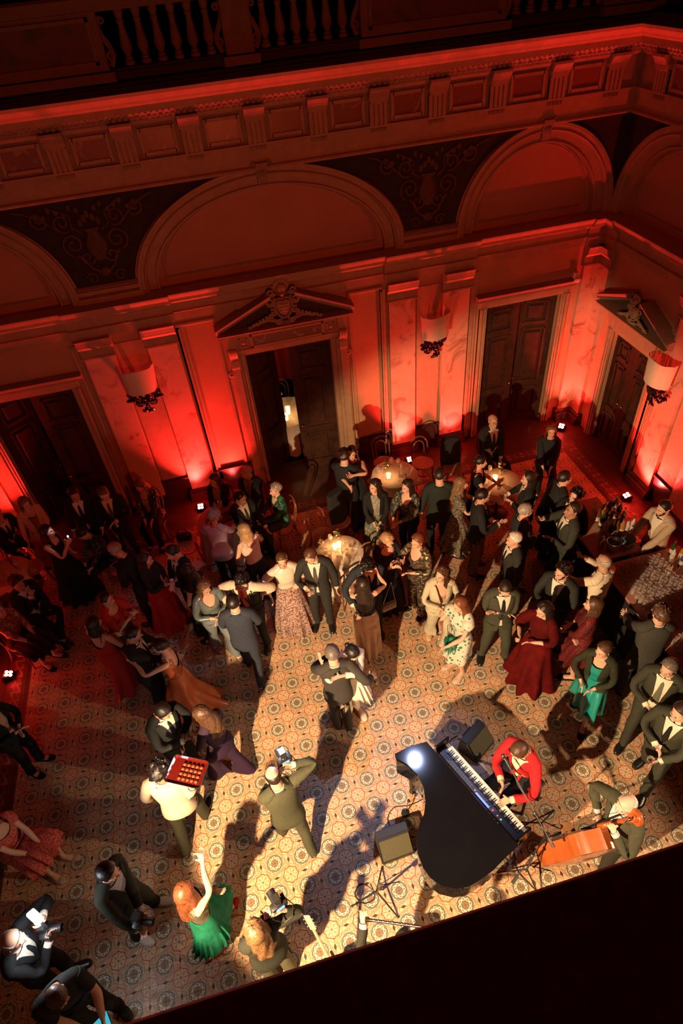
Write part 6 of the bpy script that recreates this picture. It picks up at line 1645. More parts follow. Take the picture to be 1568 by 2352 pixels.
bx = thing('carton_box', 'stack of teal and cream cartons on the far bar counter', 'box', (3.52, 1.10, BZ), 0.2); bm = bm_new(); bbox_bev(bm, -0.07, 0.07, -0.06, 0.06, 0, 0.20, 0.004); link('carton', bm, mat('cream_card', (0.40, 0.30, 0.2), 0.7), bx, False); bm = bm_new(); box(bm, -0.072, 0.072, -0.062, 0.062, 0.04, 0.07); box(bm, -0.072, 0.072, -0.062, 0.062, 0.13, 0.202); link('band', bm, mat('teal_card', (0.02, 0.07, 0.09), 0.7), bx, False)
cr = thing('crate', 'wooden crate of lemons and bottles at the right edge below the bar', 'crate', ((3.199, -0.561, 1.000)[0] + 0.06, (3.199, -0.561, 1.000)[1], 0.82), 0.15)
bm = bm_new()
for q in ((-0.2, 0.2, -0.16, -0.145), (-0.2, 0.2, 0.145, 0.16), (-0.2, -0.185, -0.16, 0.16), (0.185, 0.2, -0.16, 0.16)): box(bm, q[0], q[1], q[2], q[3], 0, 0.2)
box(bm, -0.2, 0.2, -0.16, 0.16, 0, 0.012); link('crate_body', bm, mat('pale_wood', (0.38, 0.2, 0.12), 0.6), cr, False)
st = thing('side_table', 'black draped stand under the wooden crate', 'table', (cr.location.x, cr.location.y, 0)); bm = bm_new(); bbox_bev(bm, -0.24, 0.24, -0.20, 0.20, 0.79, 0.82, 0.004); link('tabletop', bm, M_BLACK, st, False); bm = bm_new(); box(bm, -0.22, 0.22, -0.18, 0.18, 0, 0.79); link('skirt_panel', bm, mat('black_drape', (0.012, 0.008, 0.008), 0.8), st, False)
for k in range(7): bm = bm_new(); ball(bm, (0, 0, 0), (0.032, 0.027, 0.027), 10, 8); o = link('lemon', bm, mat('lemon', (0.52, 0.36, 0.06), 0.5), None); o.location = (cr.location.x - 0.11 + 0.07 * (k % 4), cr.location.y - 0.06 + 0.08 * (k // 4), 0.86); tag(o, 'yellow lemon in the wooden crate', 'lemon', 'lemons in the crate')
bin_ = thing('waste_bin', 'black bin on the floor between the two bar counters', 'bin', (3.95, 1.20, 0)); bm = bm_new(); bbox_bev(bm, -0.17, 0.17, -0.15, 0.15, 0, 0.70, 0.02); link('bin_body', bm, M_BLACK, bin_, False); bm = bm_new(); bbox_bev(bm, -0.18, 0.18, -0.16, 0.16, 0.70, 0.74, 0.012); link('lid', bm, M_BLACK, bin_, False)
# ---- piano shell, stage keyboard
PO = [(-0.276, -0.872), (-0.471, -0.871), (-0.676, -0.906), (-0.683, -0.951), (-0.581, -1.059), (-0.509, -1.202), (-0.488, -1.356), (-0.520, -1.504), (-0.578, -1.626), (-0.659, -1.711), (-0.714, -1.788), (-0.754, -1.894), (-0.775, -2.001), (-0.765, -2.127), (-0.731, -2.220), (-0.658, -2.312), (-0.526, -2.383), (-0.399, -2.401), (-0.284, -2.380), (-0.097, -2.326), (0.060, -2.254), (0.232, -2.185)]
KB = [(-0.185, -0.951), (0.002, -0.900), (0.435, -2.051), (0.263, -2.107)]
c0 = Vector((sum(q[0] for q in PO) / len(PO), sum(q[1] for q in PO) / len(PO), 0))
pn = thing('piano_shell', 'black grand piano shell with a glossy closed lid in front of the pianist', 'piano', tuple(c0))
M_LACQ = mat('black_lacquer', (0.006, 0.006, 0.008), 0.05, var=0.1, scale=3, spec=0.5)
def po(z, off=0.0, poly=None):
    return [(Vector((q[0], q[1], 0)) - c0) * (1 - off) + Vector((0, 0, z)) for q in (poly or PO)]
bm = bm_new(); rings = [[bm.verts.new(v) for v in po(z, o_)] for z, o_ in ((0.985, 0.015), (0.990, 0.002), (1.004, 0.0), (1.010, 0.006))]
n = len(PO)
for a, b in zip(rings, rings[1:]):
    for k in range(n): bm.faces.new((a[k], a[(k + 1) % n], b[(k + 1) % n], b[k]))
bm.faces.new(rings[-1]); bm.faces.new(rings[0][::-1]); link('lid', bm, M_LACQ, pn, True, 30)
bm = bm_new(); rings = [[bm.verts.new(v) for v in po(z, 0.03)] for z in (0.66, 0.985)]
for k in range(n): bm.faces.new((rings[0][k], rings[0][(k + 1) % n], rings[1][(k + 1) % n], rings[1][k]))
bm.faces.new(rings[0][::-1]); link('case', bm, M_LACQ, pn, True, 30)
_pp = po(0, 0.0)
for v in ((_pp[0] + _pp[1] + _pp[3] + _pp[5]) / 4, (_pp[11] * 2 + _pp[20]) / 3, (_pp[16] * 3 + _pp[0]) / 4, (_pp[20] * 4 + _pp[9]) / 5):
    bm = bm_new(); lathe(bm, [(0.03, 0), (0.045, 0.02), (0.035, 0.06), (0.05, 0.45), (0.065, 0.62), (0.065, 0.67)], 12, Matrix.Translation(v)); link('leg', bm, M_LACQ, pn, True, 40)
bm = bm_new(); e0, e1 = [Vector((q[0], q[1], 0)) - c0 for q in (PO[-1], PO[0])]; d = (e1 - e0).normalized(); nn = Vector((d.y, -d.x, 0))
K0, K1, K2, K3 = [Vector((q[0], q[1], 0)) for q in KB]      # far back, far front, near front, near back corners
kl = ((K0 - K3).length + (K1 - K2).length) / 2; kw = ((K1 - K0).length + (K2 - K3).length) / 2; kc = (K0 + K1 + K2 + K3) / 4; ka = math.atan2((K0 - K3 + K1 - K2).y, (K0 - K3 + K1 - K2).x)
kb = thing('stage_keyboard', 'grey stage keyboard with white keys set into the piano shell', 'keyboard', (kc.x, kc.y, 0.80), ka)
KL, KW = kl / 2, kw / 2      # local x along the keys, +x the far (treble or bass) end, player at -y
sgn = 1 if ((K1 - K0).dot(Vector((-math.sin(ka), math.cos(ka), 0)))) > 0 else -1
def kbx(nm, x0, x1, y0, y1, z0, z1, m, bev=0.0, par=None):
    bm = bm_new(); yy = sorted((sgn * y0, sgn * y1))
    (bbox_bev(bm, x0, x1, yy[0], yy[1], z0, z1, bev) if bev else box(bm, x0, x1, yy[0], yy[1], z0, z1)); return link(nm, bm, m, par or kb, False)
M_KB = mat('keyboard_case', (0.13, 0.13, 0.15), 0.4, var=0.05)
kbx('case', -KL, KL, -KW, KW, 0.0, 0.075, M_KB, 0.008)
kbx('control_panel', -KL + 0.01, KL - 0.01, -KW + 0.008, -KW + 0.075, 0.075, 0.082, M_KB)
kbx('display', -0.20, 0.0, -KW + 0.012, -KW + 0.034, 0.082, 0.084, mat('blue_display', (0.05, 0.1, 0.6), 0.3, var=0, emit=(0.12, 0.18, 1.0), estr=3.0))
for k in range(14): kbx('button', -0.02 + 0.034 * k + 0.10, 0.004 + 0.034 * k + 0.10, -KW + 0.018, -KW + 0.028, 0.082, 0.086, mat('grey_button', (0.4, 0.4, 0.4), 0.5, var=0)); kbx('button', 0.08 + 0.034 * k, 0.104 + 0.034 * k, -KW + 0.040, -KW + 0.050, 0.082, 0.086, mat('grey_button', (0.4, 0.4, 0.4), 0.5, var=0))
for k, c in ((-0.32, (1, 0.05, 0.02)), (-0.37, (0.1, 1, 0.1)), (-0.25, (1, 0.05, 0.1)), (0.02, (1, 0.1, 0.1))): kbx('indicator', k, k + 0.010, -KW + 0.030, -KW + 0.040, 0.082, 0.086, mat('indicator', c, 0.4, var=0, emit=c, estr=8))
wk = (2 * KL - 0.12) / 52; M_WK = mat('white_keys', (0.72, 0.68, 0.60), 0.3, var=0); M_BK = mat('black_keys', (0.012, 0.012, 0.012), 0.3, var=0)
for k in range(52):
    x = -KL + 0.06 + k * wk; kbx('white_key', x + 0.0006, x + wk - 0.0006, -KW + 0.080, KW - 0.004, 0.070, 0.090, M_WK, 0.002)
    if (k % 7) in (0, 2, 3, 5, 6) and k < 51: kbx('black_key', x + wk * 0.72, x + wk * 1.28, -KW + 0.080, -KW + 0.080 + (2 * KW - 0.084) * 0.58, 0.088, 0.100, M_BK, 0.002)
for sx in (-1, 1):
    bm = bm_new(); box(bm, sx * (KL + 0.012) - 0.01, sx * (KL + 0.012) + 0.01, -KW, KW, -0.03, 0.19); o = link('cheek_block', bm, M_LACQ, kb, False)
bm = bm_new()
for sx in (-1, 1): tube(bm, [(sx * 0.5, -KW, -0.8), (sx * 0.5, 0, -0.01)], 0.018, 8); tube(bm, [(sx * 0.5, KW, -0.8), (sx * 0.5, 0, -0.01)], 0.018, 8)
link('stand', bm, M_BLACK, kb)
# stool
ps = (0.740, -1.333)
sl = thing('piano_stool', 'black piano stool under the pianist', 'stool', (ps[0], ps[1], 0), math.radians(-69))
bm = bm_new(); bbox_bev(bm, -0.25, 0.25, -0.16, 0.16, 0.44, 0.50, 0.02, 2); link('seat', bm, mat('leather', (0.012, 0.010, 0.010), 0.3), sl, True, 40)
for sx in (-1, 1):
    for sy in (-1, 1): bm = bm_new(); tube(bm, [(sx * 0.21, sy * 0.12, 0.45), (sx * 0.23, sy * 0.14, 0)], 0.018, 8); link('leg', bm, M_BLACK, sl)
o = None
bm = bm_new(); box(bm, -0.10, 0.10, -0.14, 0.14, 0, 0.001); o = link('sheet_paper', bm, mat('white_paper', (0.66, 0.58, 0.5), 0.7, var=0.05), None, False); o.location = ((0.398, -0.862, 0.000)[0], (0.398, -0.862, 0.000)[1], 0.001); o.rotation_euler = (0, 0, 0.1); tag(o, 'sheet of white paper on the floor beside the keyboard', 'paper')
# ---- stage monitors
def monitor(label, x, y, rz, w=0.40, d=0.30, h=0.30):
    t = thing('stage_monitor', label, 'speaker', (x, y, 0), rz, None)   # grille towards -y, slanting
    prof = [(-d / 2, 0.0), (d / 2, 0.0), (d / 2 - 0.02, h), (0.02, h), (-d / 2, 0.08)]
    bm = bm_new(); prism(bm, prof, lambda a, p_, q_: Vector((a, p_, q_)), -w / 2, w / 2); bmesh.ops.bevel(bm, geom=bm.edges[:], offset=0.012, segments=2, affect='EDGES'); link('cabinet', bm, mat('monitor_paint', (0.020, 0.020, 0.018), 0.45, var=0.1), t, True, 35)
    A = Vector((0, 0.02, h)); B = Vector((0, -d / 2, 0.08)); u = (A - B); nrm = Vector((0, -u.z, u.y)).normalized()
    bm = bm_new(); q = [B + u * 0.06, B + u * 0.94]; vs = []
    for off in (0.0, 0.012):
        for b_ in q:
            for sx in (-1, 1): vs.append(bm.verts.new(b_ + nrm * off + Vector((sx * (w / 2 - 0.02), 0, 0))))
    for f in ((0, 1, 3, 2), (4, 6, 7, 5), (0, 4, 5, 1), (2, 3, 7, 6), (0, 2, 6, 4), (1, 5, 7, 3)): bm.faces.new([vs[i] for i in f])
    link('grille', bm, mat('grille_cloth', (0.085, 0.078, 0.040), 0.75, var=0.25, scale=160), t, False)
    bm = bm_new(); c = B + u * 0.25 + nrm * 0.014; box(bm, -w / 2 + 0.035, -w / 2 + 0.07, c.y - 0.002, c.y + 0.002, c.z - 0.012, c.z + 0.012); link('badge', bm, M_STEEL, t, False)
    bm = bm_new(); tube(bm, [(-0.08, d / 2, h * 0.6), (-0.08, d / 2 + 0.02, h * 0.6), (0.08, d / 2 + 0.02, h * 0.6), (0.08, d / 2, h * 0.6)], 0.01, 6); link('handle', bm, M_BLACK, t)
    return t
q = (-0.902, -1.578, 0.000); monitor('black wedge stage monitor left of the piano, olive grille up', q[0], q[1] + 0.05, 0.05)
q = (0.504, -0.699, 0.000); monitor('black wedge stage monitor behind the keyboard, by the pianist', q[0], q[1] + 0.05, 0.55)
# ---- microphone stands
def mic_stand(label, base, joint, tip, rz=0.0, tripod=True, back=0.35):
    t = thing('microphone_stand', label, 'microphone stand', tuple(base), rz); B = Vector(base); Ri = rotz(-rz)
    L = lambda v: Ri @ (Vector(v) - B)
    bm = bm_new()
    tube(bm, [(0, 0, 0.12), L(joint)], 0.010, 8); link('pole', bm, M_BLACK, t)
    j, e = L(joint), L(tip); d = (e - j).normalized()
    bm = bm_new(); tube(bm, [j - d * back, e - d * 0.17], 0.007, 8); ball(bm, j, 0.022, 8, 6); lathe(bm, [(0.0, 0), (0.018, 0), (0.018, 0.09), (0, 0.09)], 8, Matrix.Translation(j - d * back) @ d.to_track_quat('Z', 'Y').to_matrix().to_4x4()); link('boom', bm, mat('grey_steel', (0.18, 0.18, 0.18), 0.35, 0.8), t)
    for k in range(3): bm = bm_new(); a = 2 * PI * k / 3 + 0.5; tube(bm, [(0, 0, 0.20), (0.30 * math.cos(a), 0.30 * math.sin(a), 0.012)], 0.009, 6); ball(bm, (0.30 * math.cos(a), 0.30 * math.sin(a), 0.014), 0.014, 6, 5); link('leg', bm, M_BLACK, t)
    bm = bm_new(); Mx = Matrix.Translation(e - d * 0.19) @ d.to_track_quat('Z', 'Y').to_matrix().to_4x4(); lathe(bm, [(0.0, 0), (0.012, 0), (0.018, 0.13), (0.020, 0.14)], 10, Mx); link('microphone', bm, M_BLACK, t)
    bm = bm_new(); ball(bm, (0, 0, 0.165), 0.027, 12, 9, Mx); link('mic_head', bm, M_STEEL, t)
    bm = bm_new(); tube(bm, [e - d * 0.19, e - d * 0.24 + Vector((0.02, 0, -0.05)), (j + e) * 0.5 - Vector((0, 0, 0.05)), j + Vector((0.02, 0, -0.02)), j * 0.5 + Vector((0.03, 0.01, 0.05)), Vector((0.10, 0.06, 0.006)), Vector((0.28, -0.10, 0.006))], 0.005, 5); link('cable', bm, M_BLACK, t)
    return t
mic_stand('boom microphone stand reaching over to the pianist', (0.808, -1.812, 0.000), (0.543, -1.940, 1.000), (0.440, -1.321, 1.180))
mic_stand('tripod microphone stand left of the piano with coiled cable', (-1.245, -1.975, 0.000), (-1.223, -2.102, 0.800), (-1.220, -2.071, 0.620), 0.6, True, 0.2)
mic_stand('boom microphone stand behind the lower corner of the piano', (0.427, -2.212, 0.000), (0.410, -2.229, 0.700), (0.668, -2.082, 0.750), 0.2)
def cable(label, pts, group='cables'):
    bm = bm_new(); P_ = [Vector((q[0], q[1], 0.006)) for q in pts]; out = []
    for i in range(len(P_) - 1):
        a, b, c, d = P_[max(i - 1, 0)], P_[i], P_[i + 1], P_[min(i + 2, len(P_) - 1)]
        for k in range(6):
            t = k / 6; out.append(0.5 * ((2 * b) + (c - a) * t + (2 * a - 5 * b + 4 * c - d) * t * t + (3 * b - a - 3 * c + d) * t ** 3))
    out.append(P_[-1]); tube(bm, out, 0.006, 5); o = link('cable', bm, M_BLACK, None); tag(o, label, 'cable'); return o
cable('black cable looping from the piano to the left stage monitor', [(-0.384, -1.100, 0.000), (-0.576, -1.127, 0.000), (-0.764, -1.100, 0.000), (-0.880, -1.201, 0.000), (-0.867, -1.336, 0.000)])
cable('black cable curling from the rear stage monitor', [(0.327, -0.446, -0.000), (0.195, -0.502, -0.000), (0.172, -0.681, -0.000), (0.258, -0.767, 0.000)])
cable('black cable coil on the floor by the tripod stand', [(-1.252, -1.928, 0.000), (-1.380, -1.802, -0.000), (-1.481, -1.888, 0.000), (-1.409, -1.997, -0.000), (-1.276, -1.976, 0.000), (-1.284, -1.828, 0.000)])
cable('black cable from the piano towards the gallery edge', [(0.410, -1.972, 0.000), (0.367, -2.149, 0.000), (0.434, -2.306, 0.000), (0.512, -2.461, 0.000)])
# round base with knobs beside the piano (small clip lamp)
lp = thing('clip_lamp', 'small black gooseneck lamp on the floor in the bend of the piano', 'lamp', (-0.657, -1.201, 0.000)); bm = bm_new(); lathe(bm, [(0, 0), (0.05, 0), (0.045, 0.02), (0, 0.025)], 14); link('base', bm, M_BLACK, lp); bm = bm_new(); tube(bm, [(0, 0, 0.02), (0.02, 0.0, 0.12), (0.06, 0.06, 0.16)], 0.006, 6); ball(bm, (0.07, 0.07, 0.16), (0.02, 0.02, 0.02), 8, 6); link('gooseneck', bm, M_BLACK, lp)
# ---- double bass
def double_bass(label, foot, head, face_yaw):
    """body lies along foot -> head"""
    f, h = Vector(foot), Vector(head); L = (h - f).length; z = (h - f).normalized(); fx = Vector((math.sin(face_yaw), -math.cos(face_yaw), 0)); y = -(fx - z * fx.dot(z)).normalized(); x = y.cross(z)
    M = Matrix(((x.x, y.x, z.x, f.x), (x.y, y.y, z.y, f.y), (x.z, y.z, z.z, f.z), (0, 0, 0, 1)))
    t = thing('double_bass', label, 'double bass', tuple(f)); Mi = Matrix.Translation(-f) @ M
    M_B = mat('bass_varnish', (0.36, 0.085, 0.018), 0.22, var=0.25, scale=5, spec=0.6, coat=0.4)
    out = [(0.0, 0.12), (0.12, 0.13), (0.24, 0.19), (0.315, 0.31), (0.33, 0.42), (0.29, 0.54), (0.225, 0.63), (0.20, 0.70), (0.205, 0.78), (0.235, 0.86), (0.25, 0.94), (0.22, 1.03), (0.15, 1.11), (0.07, 1.17), (0.04, 1.21)]
    P_ = out + [(-a, b) for a, b in out[::-1]]
    P_ = P_[1:-1] if P_[0][0] == 0 else P_
    for nm, ys, of in (('ribs', (-0.10, 0.10), 0.0),):
        bm = bm_new(); r0 = [bm.verts.new(Mi @ Vector((a, ys[0], b))) for a, b in P_]; r1 = [bm.verts.new(Mi @ Vector((a * 0.98, ys[1], b))) for a, b in P_]; m = len(P_)
        for k in range(m): bm.faces.new((r0[k], r0[(k + 1) % m], r1[(k + 1) % m], r1[k]))
        link('ribs', bm, M_B, t, True, 40)
    for nm, y0, dy in (('soundboard', -0.10, -0.05), ('back_plate', 0.10, 0.04)):
        bm = bm_new(); cx = 0.62; rings = [[bm.verts.new(Mi @ Vector((a * s_, y0 + dy * (1 - s_ * s_) * (1 if s_ < 1 else 0), cx + (b - cx) * s_))) for a, b in P_] for s_ in (1.03, 1.0, 0.8, 0.5, 0.15)]; m = len(P_)
        for A, B in zip(rings, rings[1:]):
            for k in range(m): bm.faces.new((A[k], A[(k + 1) % m], B[(k + 1) % m], B[k]))
        bm.faces.new(rings[-1]); link(nm, bm, M_B, t, True, 40)
    bm = bm_new(); tube(bm, [Mi @ Vector((0, -0.11, 1.15)), Mi @ Vector((0, -0.10, 1.45)), Mi @ Vector((0, -0.08, 1.68))], [0.035, 0.026, 0.024], 10); link('neck', bm, M_B, t)
    bm = bm_new(); box(bm, -0.035, 0.035, -0.150, -0.135, 0.86, 1.66, Mi); link('fingerboard', bm, mat('ebony', (0.012, 0.010, 0.009), 0.3), t, False)
    bm = bm_new(); tube(bm, [Mi @ Vector((0, -0.07 + 0.0 + b_ - 0.0, 1.76 + a_)) for a_, b_ in spiral((0.0, 0.0), 0.075, 0.012, -PI * 0.9, 1.8, 30)], [0.030 - 0.0005 * k for k in range(31)], 8); tube(bm, [Mi @ Vector((0, -0.08, 1.66)), Mi @ Vector((0, -0.06, 1.74))], 0.03, 8)
    for sx in (-1, 1): tube(bm, [Mi @ Vector((sx * 0.02, -0.075, 1.76)), Mi @ Vector((sx * 0.05, -0.07, 1.76))], [0.035, 0.012], 8)
    link('scroll', bm, M_B, t, True, 60)
    for k in range(4): bm = bm_new(); sx = 1 if k % 2 else -1; zz = 1.68 + 0.03 * k; tube(bm, [Mi @ Vector((sx * 0.02, -0.07, zz)), Mi @ Vector((sx * 0.085, -0.07, zz))], 0.007, 6); ball(bm, Mi @ Vector((sx * 0.095, -0.07, zz)), (0.014, 0.014, 0.02), 8, 6); link('tuning_peg', bm, M_STEEL, t)
    bm = bm_new(); prism(bm, [(-0.09, 0.0), (-0.03, 0.03), (0.03, 0.03), (0.09, 0.0), (0.06, 0.13), (-0.06, 0.13)], lambda a, p_, q_: Mi @ Vector((p_, -0.145 - q_ * 0.9, 0.56 + a)), -0.008, 0.008); link('bridge', bm, mat('maple', (0.4, 0.2, 0.08), 0.5), t, False)
    bm = bm_new(); box(bm, -0.05, 0.05, -0.19, -0.175, 0.18, 0.46, Mi); link('tailpiece', bm, mat('ebony', (0.012, 0.010, 0.009), 0.3), t, False)
    for k in range(4): bm = bm_new(); x_ = -0.03 + 0.02 * k; tube(bm, [Mi @ Vector((x_, -0.19, 0.45)), Mi @ Vector((x_ * 1.1, -0.272, 0.56)), Mi @ Vector((x_ * 0.6, -0.155, 1.66))], 0.002, 4); link('string', bm, M_STEEL, t)
    for sx in (-1, 1): bm = bm_new(); tube(bm, [Mi @ Vector((sx * 0.13 + sx * 0.02 * math.sin(q * 1.0), -0.137 - 0.0, 0.46 + 0.03 * q)) for q in range(8)], [0.012, 0.004, 0.004, 0.005, 0.005, 0.004, 0.004, 0.012], 6); link('sound_hole', bm, mat('ebony', (0.012, 0.010, 0.009), 0.3), t)
    bm = bm_new(); tube(bm, [Mi @ Vector((0, 0, 0.12)), Mi @ Vector((0, 0, 0.0))], 0.008, 6); link('endpin', bm, M_STEEL, t)
    return t
double_bass('orange-red double bass leaning back against its bald player', (0.783, -2.115, 0.0), (1.174, -2.484, 1.520), 3.1066860685499065)
# ---- guitar neck on a stand, clarinet
gt = thing('guitar', 'acoustic guitar standing under the gallery edge, only its pale neck in view', 'guitar', (-1.908, -2.729, 0.000))
g0 = Vector((-1.908, -2.729, 0.000)); gh = Vector((-1.986, -2.238, 1.020)) - g0; gn = Vector((-1.892, -2.486, 0.620)) - g0
bm = bm_new(); dg = (gh - gn).normalized()
b_ = gn - dg * 0.10; ux = dg.cross(Vector((0.25, 1, 0.2))).normalized(); uy = ux.cross(dg)
ob = [(0.02, 0.0), (0.11, -0.03), (0.135, -0.10), (0.11, -0.19), (0.10, -0.22), (0.15, -0.30), (0.185, -0.38), (0.16, -0.46), (0.09, -0.49)]
ob = ob + [(-a, c) for a, c in ob[::-1]]
r0 = [bm.verts.new(b_ + ux * a + dg * c - uy * 0.05) for a, c in ob]; r1 = [bm.verts.new(b_ + ux * a + dg * c + uy * 0.05) for a, c in ob]
for k in range(len(ob)): bm.faces.new((r0[k], r0[(k + 1) % len(ob)], r1[(k + 1) % len(ob)], r1[k]))
bm.faces.new(r0[::-1]); bm.faces.new(r1); link('guitar_body', bm, mat('spruce', (0.45, 0.25, 0.10), 0.3), gt, False)
bm = bm_new(); tube(bm, [b_ - dg * 0.02, gn, gh - dg * 0.12], [0.019, 0.017, 0.015], 8); link('neck', bm, mat('maple_neck', (0.62, 0.44, 0.26), 0.35), gt)
bm = bm_new(); Mg = Matrix(((ux.x, uy.x, dg.x, gh.x), (ux.y, uy.y, dg.y, gh.y), (ux.z, uy.z, dg.z, gh.z), (0, 0, 0, 1))); bbox_bev(bm, -0.035, 0.035, -0.01, 0.01, -0.15, 0.03, 0.008, 1, Mg); link('headstock', bm, mat('maple_neck', (0.62, 0.44, 0.26), 0.35), gt, False)
for k in range(6): bm = bm_new(); sx = 1 if k % 2 else -1; ball(bm, Mg @ Vector((sx * 0.048, 0, -0.02 - 0.045 * (k // 2))), 0.011, 8, 6); link('tuning_peg', bm, M_STEEL, gt)
bm = bm_new()
for sx in (-1, 1): tube(bm, [b_ + ux * sx * 0.08 - dg * 0.45, Vector((b_.x + sx * 0.16, b_.y - 0.1, 0.01))], 0.01, 6)
tube(bm, [b_ - dg * 0.45, Vector((b_.x, b_.y + 0.2, 0.01))], 0.01, 6); link('stand', bm, M_BLACK, gt)
cl = thing('clarinet', 'black clarinet with silver keys held at the gallery edge', 'clarinet', (-1.446, -2.421, 1.100))
c1 = Vector((-0.946, -2.659, 1.250)) - Vector((-1.446, -2.421, 1.100))
bm = bm_new(); tube(bm, [c1 * 0.0, c1 * 0.05, c1 * 0.12, c1 * 0.9, c1], [0.030, 0.020, 0.014, 0.013, 0.010], 10); link('tube_body', bm, mat('ebony', (0.03, 0.015, 0.012), 0.3), cl)
for k in range(9): bm = bm_new(); ball(bm, c1 * (0.15 + 0.08 * k) + Vector((0, 0.004, 0.014)), (0.012, 0.010, 0.005), 8, 5); link('key', bm, M_STEEL, cl)
# ---- security camera on the corner pilaster
sc = thing('security_camera', 'white security camera on a bracket beside the corner pilaster', 'camera', (4.80, 5.55, 3.08)); bm = bm_new(); bbox_bev(bm, -0.05, 0.05, -0.03, 0.05, 0.03, 0.13, 0.01); link('bracket', bm, mat('white_plastic', (0.6, 0.52, 0.4), 0.5), sc, False); bm = bm_new(); lathe(bm, [(0.055, 0.0), (0.055, -0.05), (0.045, -0.065), (0, -0.08)], 14, Matrix.Translation((0.03, -0.03, 0.03))); link('dome', bm, mat('white_plastic', (0.6, 0.52, 0.4), 0.5), sc)
# ---- dining room seen through the central door
dt = thing('dining_table', 'table in a pale cloth seen through the gap of the central door', 'table', (-0.55, YB + 1.15, 0)); bm = bm_new(); lathe(bm, [(0, 0.70), (0.55, 0.70), (0.55, 0.735), (0, 0.735)], 30); link('tabletop', bm, M_CHAIR, dt); bm = bm_new(); lathe(bm, [(0.2, 0), (0.04, 0.05), (0.04, 0.7)], 14); link('pedestal', bm, M_BLACK, dt)
bm = bm_new(); rows = []
for z, k, am in ((0.745, 0.0, 0), (0.745, 0.97, 0), (0.73, 1.0, 0.005), (0.4, 1.04, 0.03), (0.04, 1.08, 0.05)): rows.append([bm.verts.new(((0.57 * k + am * math.sin(11 * a)) * math.cos(a), (0.57 * k + am * math.sin(11 * a)) * math.sin(a), z)) for a in [2 * PI * q / 60 for q in range(60)]])
for A, B in zip(rows, rows[1:]):
    for q in range(60): bm.faces.new((A[q], A[(q + 1) % 60], B[(q + 1) % 60], B[q]))
o = link('tablecloth', bm, mat('pale_linen', (0.55, 0.47, 0.36), 0.8), None); o.location = (-0.55, YB + 1.15, 0); tag(o, 'pale draped cloth on the table beyond the central door', 'tablecloth')
candle('bright candle on the table beyond the central door, front one', -0.60, YB + 0.85, 0.745, 0.04, 0.12); candle('bright candle on the table beyond the central door, rear one', -0.52, YB + 1.05, 0.745, 0.04, 0.14)
posy('yellow-green flowers on the table beyond the central door', -0.68, YB + 1.12, 0.745, 9, 1.8)
make_chair('bentwood chair behind the table beyond the central door', -0.50, YB + 1.95, 0, None)
bm = bm_new(); n = 40
for z in (0.02, 3.2): pass
A = [bm.verts.new((-1.6 + 2.6 * k / n, YB + 3.6 + 0.06 * math.sin(k * 1.5), 0.02)) for k in range(n + 1)]; B = [bm.verts.new((-1.6 + 2.6 * k / n, YB + 3.6 + 0.05 * math.sin(k * 1.5 + 0.3), 3.2)) for k in range(n + 1)]
for k in range(n): bm.faces.new((A[k], A[k + 1], B[k + 1], B[k]))
o = link('curtain', bm, mat('red_curtain', (0.42, 0.02, 0.02), 0.7), None); tag(o, 'red curtain in the dining room beyond the central door', 'curtain')
l = bpy.data.lights.new('dining_room_lamp', 'POINT'); l.energy = 26; l.color = (1, 0.62, 0.28); l.shadow_soft_size = 0.15; o = bpy.data.objects.new('dining_room_lamp', l); COL.objects.link(o); o.location = (-0.9, YB + 1.6, 2.7)
l = bpy.data.lights.new('side_room_lamp', 'POINT'); l.energy = 7; l.color = (1, 0.55, 0.2); l.shadow_soft_size = 0.15; o = bpy.data.objects.new('side_room_lamp', l); COL.objects.link(o); o.location = (-4.6, YB + 2.4, 2.7)
# ---------------------------------------------------------------- the guests (feet x, y, heading)
def suit(c, tie, sh, cut='open', tr=None): return [('trousers', tr or c), ('front', sh), ('tie', tie), ('jacket', c, dict(cut=cut)), ('shoes', ('leather', (0.010, 0.010, 0.010)))]
_r, _h, _c = person('man in charcoal tailcoat seen from behind, dancing with the bride', -1.097, 0.136, 176, dict(seed=0, hair='short', hairc='grizzle', head=(-4,12,0), armL=(0.05,-0.34,1.18,0.9,0,-0.5), armR=(-0.428, 0.034, 1.088, -0.6, 0.6, -0.6), lean=3, feet='close', fixed='R'), suit((0.046,0.042,0.034), (0.012,0.012,0.015), (0.66,0.60,0.48), 'open', None))
_r, _h, _c = person('bride in short ivory fringed dress with long sleeves hugging the man in the tailcoat', -0.914, 0.300, 8, dict(seed=1, fem=True, H=1.72, hair='bun', hairc='black', head=(22,38,-6), armL=(-0.186, -0.282, 1.453, 0.6, -1, -0.3), armR=(-0.338, -0.070, 1.535, -1, -0.3, 0.3), lean=8, slean=4, bendL=8, curlL=8, curlR=8, feet='close', fixed='LR'), [('bodice', (0.78,0.66,0.50), dict(top='high', sl=0.94)), ('skirt', (0.80,0.68,0.52), dict(hem=0.55, r=0.27, pl=26, amp=0.016, train=0.10)), ('shoes', (0.6,0.5,0.4), dict(kind='pump'))])
_r, _h, _c = person('woman in champagne satin skirt and navy top embracing her partner, long dark hair', -0.435, 1.182, 172, dict(seed=2, fem=True, hair='long', hairc='dark', armL=(0.008, -0.430, 1.569, 0.4, 0.2, -1), armR=(-0.239, -0.267, 1.548, -0.4, 0.2, -1), lean=3, feet='close', fixed='LR'), [('bodice', (0.015,0.017,0.025), dict(top='low_back')), ('skirt', ('satin',(0.44,0.26,0.155)), dict(hem=0.05, r=0.21, pl=7, amp=0.010)), ('shoes', (0.5,0.33,0.2), dict(kind='pump'))])
